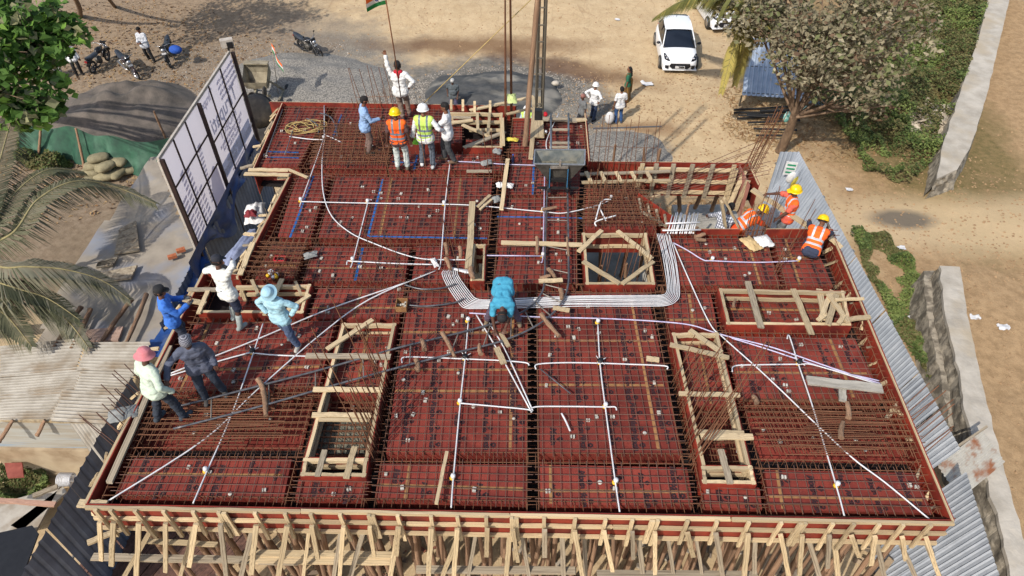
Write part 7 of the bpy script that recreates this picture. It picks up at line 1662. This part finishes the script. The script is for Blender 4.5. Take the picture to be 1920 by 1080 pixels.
for x,y,z_,l in [(237,108,.95,'dark visored helmet resting on the silver-trimmed motorcycle'),(324,88,.95,'grey helmet resting on the motorcycle with the blue bag')]:
    c=P(x,y,z_); t=thing('motorcycle_helmet',l,'helmet',c); MB().ball(c,(.14,.16,.14),12).build('shell',[M_ALLOY],t); MB().ball(c+Vector((.02,-.07,.01)),(.1,.1,.07),10).build('visor',[M_CHR],t)
# ---------------------------------------------------------------- cars
M_CARW=mat('white_car_paint',S(242,244,248),S(236,238,242),rv=0,bump=0,rough=.2,spec=.6); M_GLASS=mat('tinted_glass',S(22,26,34),S(16,20,28),rv=0,bump=0,rough=.06,spec=.9); M_GLOSS=mat('gloss_black',S(30,34,44),rv=0,bump=0,rough=.25)
def car(label,c,rz,roofblack=True):
    t=thing('car',label,'car',(0,0,0))
    def loft(name,stn,m,close=True,par=None):
        b=MB(); k=len(stn[0][1]); vs=[]
        for y,prof in stn:
            for (x,z_) in prof: vs.append((x,y,z_))
        fs=[(i*k+j,(i+1)*k+j,(i+1)*k+j+1,i*k+j+1) for i in range(len(stn)-1) for j in range(k-1)]
        if close: fs+=[tuple(range(k)),tuple(range((len(stn)-1)*k,len(stn)*k))[::-1]]
        b.add(vs,fs,0,True); o=b.build(name,[m],par or t)
        mo=o.modifiers.new('s','SUBSURF'); mo.levels=2; mo.render_levels=2; return o
    def pr(w,zt,zb=.2,crown=.03): return [(-w*.96,zb),(-w,zb+.14),(-w*1.0,zt*.66),(-w*.93,zt-.03),(-w*.6,zt+crown*.6),(0,zt+crown),(w*.6,zt+crown*.6),(w*.93,zt-.03),(w,zt*.66),(w,zb+.14),(w*.96,zb)]
    loft('body',[(-1.80,pr(.55,.58,.26,.01)),(-1.78,pr(.64,.6,.24,.02)),(-1.66,pr(.78,.69,.2)),(-1.3,pr(.85,.81)),(-.85,pr(.87,.9)),(-.3,pr(.87,.94)),(.6,pr(.87,.96)),(1.3,pr(.87,.97)),(1.62,pr(.83,.96)),(1.8,pr(.76,.9,.26)),(1.83,pr(.66,.8,.3))],M_CARW)
    # glass house
    def gp(w0,z0,w1,z1): return [(-w0,z0),(-lerp(w0,w1,.5),lerp(z0,z1,.55)),(-w1,z1),(0,z1+.02),(w1,z1),(lerp(w0,w1,.5),lerp(z0,z1,.55)),(w0,z0)]
    loft('windows',[(-.92,gp(.74,.86,.70,.89)),(-.88,gp(.75,.87,.70,.91)),(-.5,gp(.78,.9,.64,1.18)),(-.18,gp(.79,.9,.61,1.40)),(.0,gp(.79,.9,.6,1.44)),(.8,gp(.79,.9,.6,1.46)),(1.3,gp(.77,.9,.58,1.40)),(1.55,gp(.74,.9,.56,1.2)),(1.7,gp(.7,.9,.6,.95))],M_GLASS)
    loft('roof',[(-.16,[(-.6,1.405),(-.585,1.43),(0,1.455),(.585,1.43),(.6,1.405)]),(.0,[(-.61,1.44),(-.6,1.465),(0,1.49),(.6,1.465),(.61,1.44)]),(.7,[(-.61,1.46),(-.6,1.485),(0,1.51),(.6,1.485),(.61,1.46)]),(1.28,[(-.59,1.42),(-.58,1.45),(0,1.475),(.58,1.45),(.59,1.42)])],M_CARW,False)
    b=MB(); b.add([(-.58,1.28,1.46),(.58,1.28,1.46),(.52,1.5,1.43),(-.52,1.5,1.43),(-.58,1.28,1.4),(.58,1.28,1.4),(.52,1.5,1.4),(-.52,1.5,1.4)],[(0,1,2,3),(7,6,5,4),(3,2,6,7),(1,5,6,2),(0,3,7,4)]); b.build('spoiler',[M_GLOSS],t)
    for sg in(-1,1):
        b=MB(); b.tube([(sg*.77,-.86,.9),(sg*.68,-.45,1.2),(sg*.615,-.15,1.415)],.03,6).tube([(sg*.615,-.15,1.42),(sg*.62,.6,1.46),(sg*.6,1.25,1.43)],.028,6).tube([(sg*.6,1.25,1.43),(sg*.72,1.62,.98)],.05,6); b.build('pillar',[M_CARW],t)
        MB().beam((sg*.7,.42,1.1),(sg*.63,.42,1.42),.07,.03).build('door_post',[M_GLOSS],t)
        MB().ball((sg*.95,-.6,.98),(.1,.06,.07),8).tube([(sg*.83,-.6,.93),(sg*.95,-.6,.98)],.02,5).build('mirror',[M_GLOSS],t)
        h=MB(); h.add([(sg*.46,-1.745,.63),(sg*.56,-1.7,.60),(sg*.72,-1.60,.66),(sg*.76,-1.36,.80),(sg*.70,-1.34,.84),(sg*.6,-1.5,.76)],[(0,1,2,3,4,5) if sg<0 else (5,4,3,2,1,0)]); 
        for v_ in h.v: v_.z+=.022; v_.y-=.02; v_.x*=1.02
        h.build('headlight',[M_GLOSS],t); h=MB().ball((sg*.61,-1.6,.725),(.07,.08,.04),8).ball((sg*.7,-1.47,.78),(.035,.05,.035),8); h.build('headlight_lens',[M_CHR],t)
        MB().box((sg*.6,-1.79,.38),.16,.06,.14,sg*.5).build('fog_lamp_recess',[M_GLOSS],t)
        MB().box((sg*.62,1.8,.75),.2,.08,.16,-sg*.3).build('tail_light',[mat('red_lens',S(170,24,30),rv=0,rough=.3)],t)
        for y in(-1.17,1.2):
            w_=MB().lathe([(.2,-.1),(.29,-.1),(.305,-.06),(.305,.06),(.29,.1),(.2,.1)],(sg*.8,y,.305),24,M=Matrix.Rotation(PI/2,3,'Y')).build('wheel',[M_TYRE],t)
            b=MB().lathe([(0,-.09),(.2,-.1),(.2,.1),(0,.09)],(sg*.8,y,.305),24,M=Matrix.Rotation(PI/2,3,'Y')); b.build('rim',[M_CHR],w_)
    g_=MB(); g_.add([(-.44,-1.815,.53),(.44,-1.815,.53),(.5,-1.80,.42),(.36,-1.83,.3),(-.36,-1.83,.3),(-.5,-1.80,.42)],[(5,4,3,2,1,0)]); g_.beam((-.44,-1.8,.53),(.44,-1.8,.53),.04,.03)
    g_.build('grille',[M_GLOSS],t); MB().beam((-.78,-1.72,.24),(.78,-1.72,.24),.25,.03).build('bumper_lip',[M_CARW],t)
    MB().box((0,-1.85,.39),.44,.015,.12).build('number_plate',[M_PVC],t)
    me=textmesh('TH23',.11); me.materials.clear(); me.materials.append(M_BLK); part('plate_number',me,t,Matrix.Translation((.06,-1.862,.39))@Matrix.Rotation(PI/2,4,'X'))
    MB().tube([(0,1.1,1.47),(0,1.2,1.62)],.008,5).build('antenna',[M_BLK],t)
    t.location=c; t.rotation_euler=(0,0,rz); return t
f=P(1272,141,0); car('white hatchback with a black roof spoiler parked facing the deck',f+Vector((.06,1.82,.02)),-.03)
f=P(1352,63,0); car('white hatchback half hidden behind the palm and the dusty tree',f+Vector((.05,1.85,.02)),.12)
bpy.context.view_layer.update()
print('objects',len(bpy.data.objects),'top',sum(1 for o in bpy.data.objects if o.parent is None))
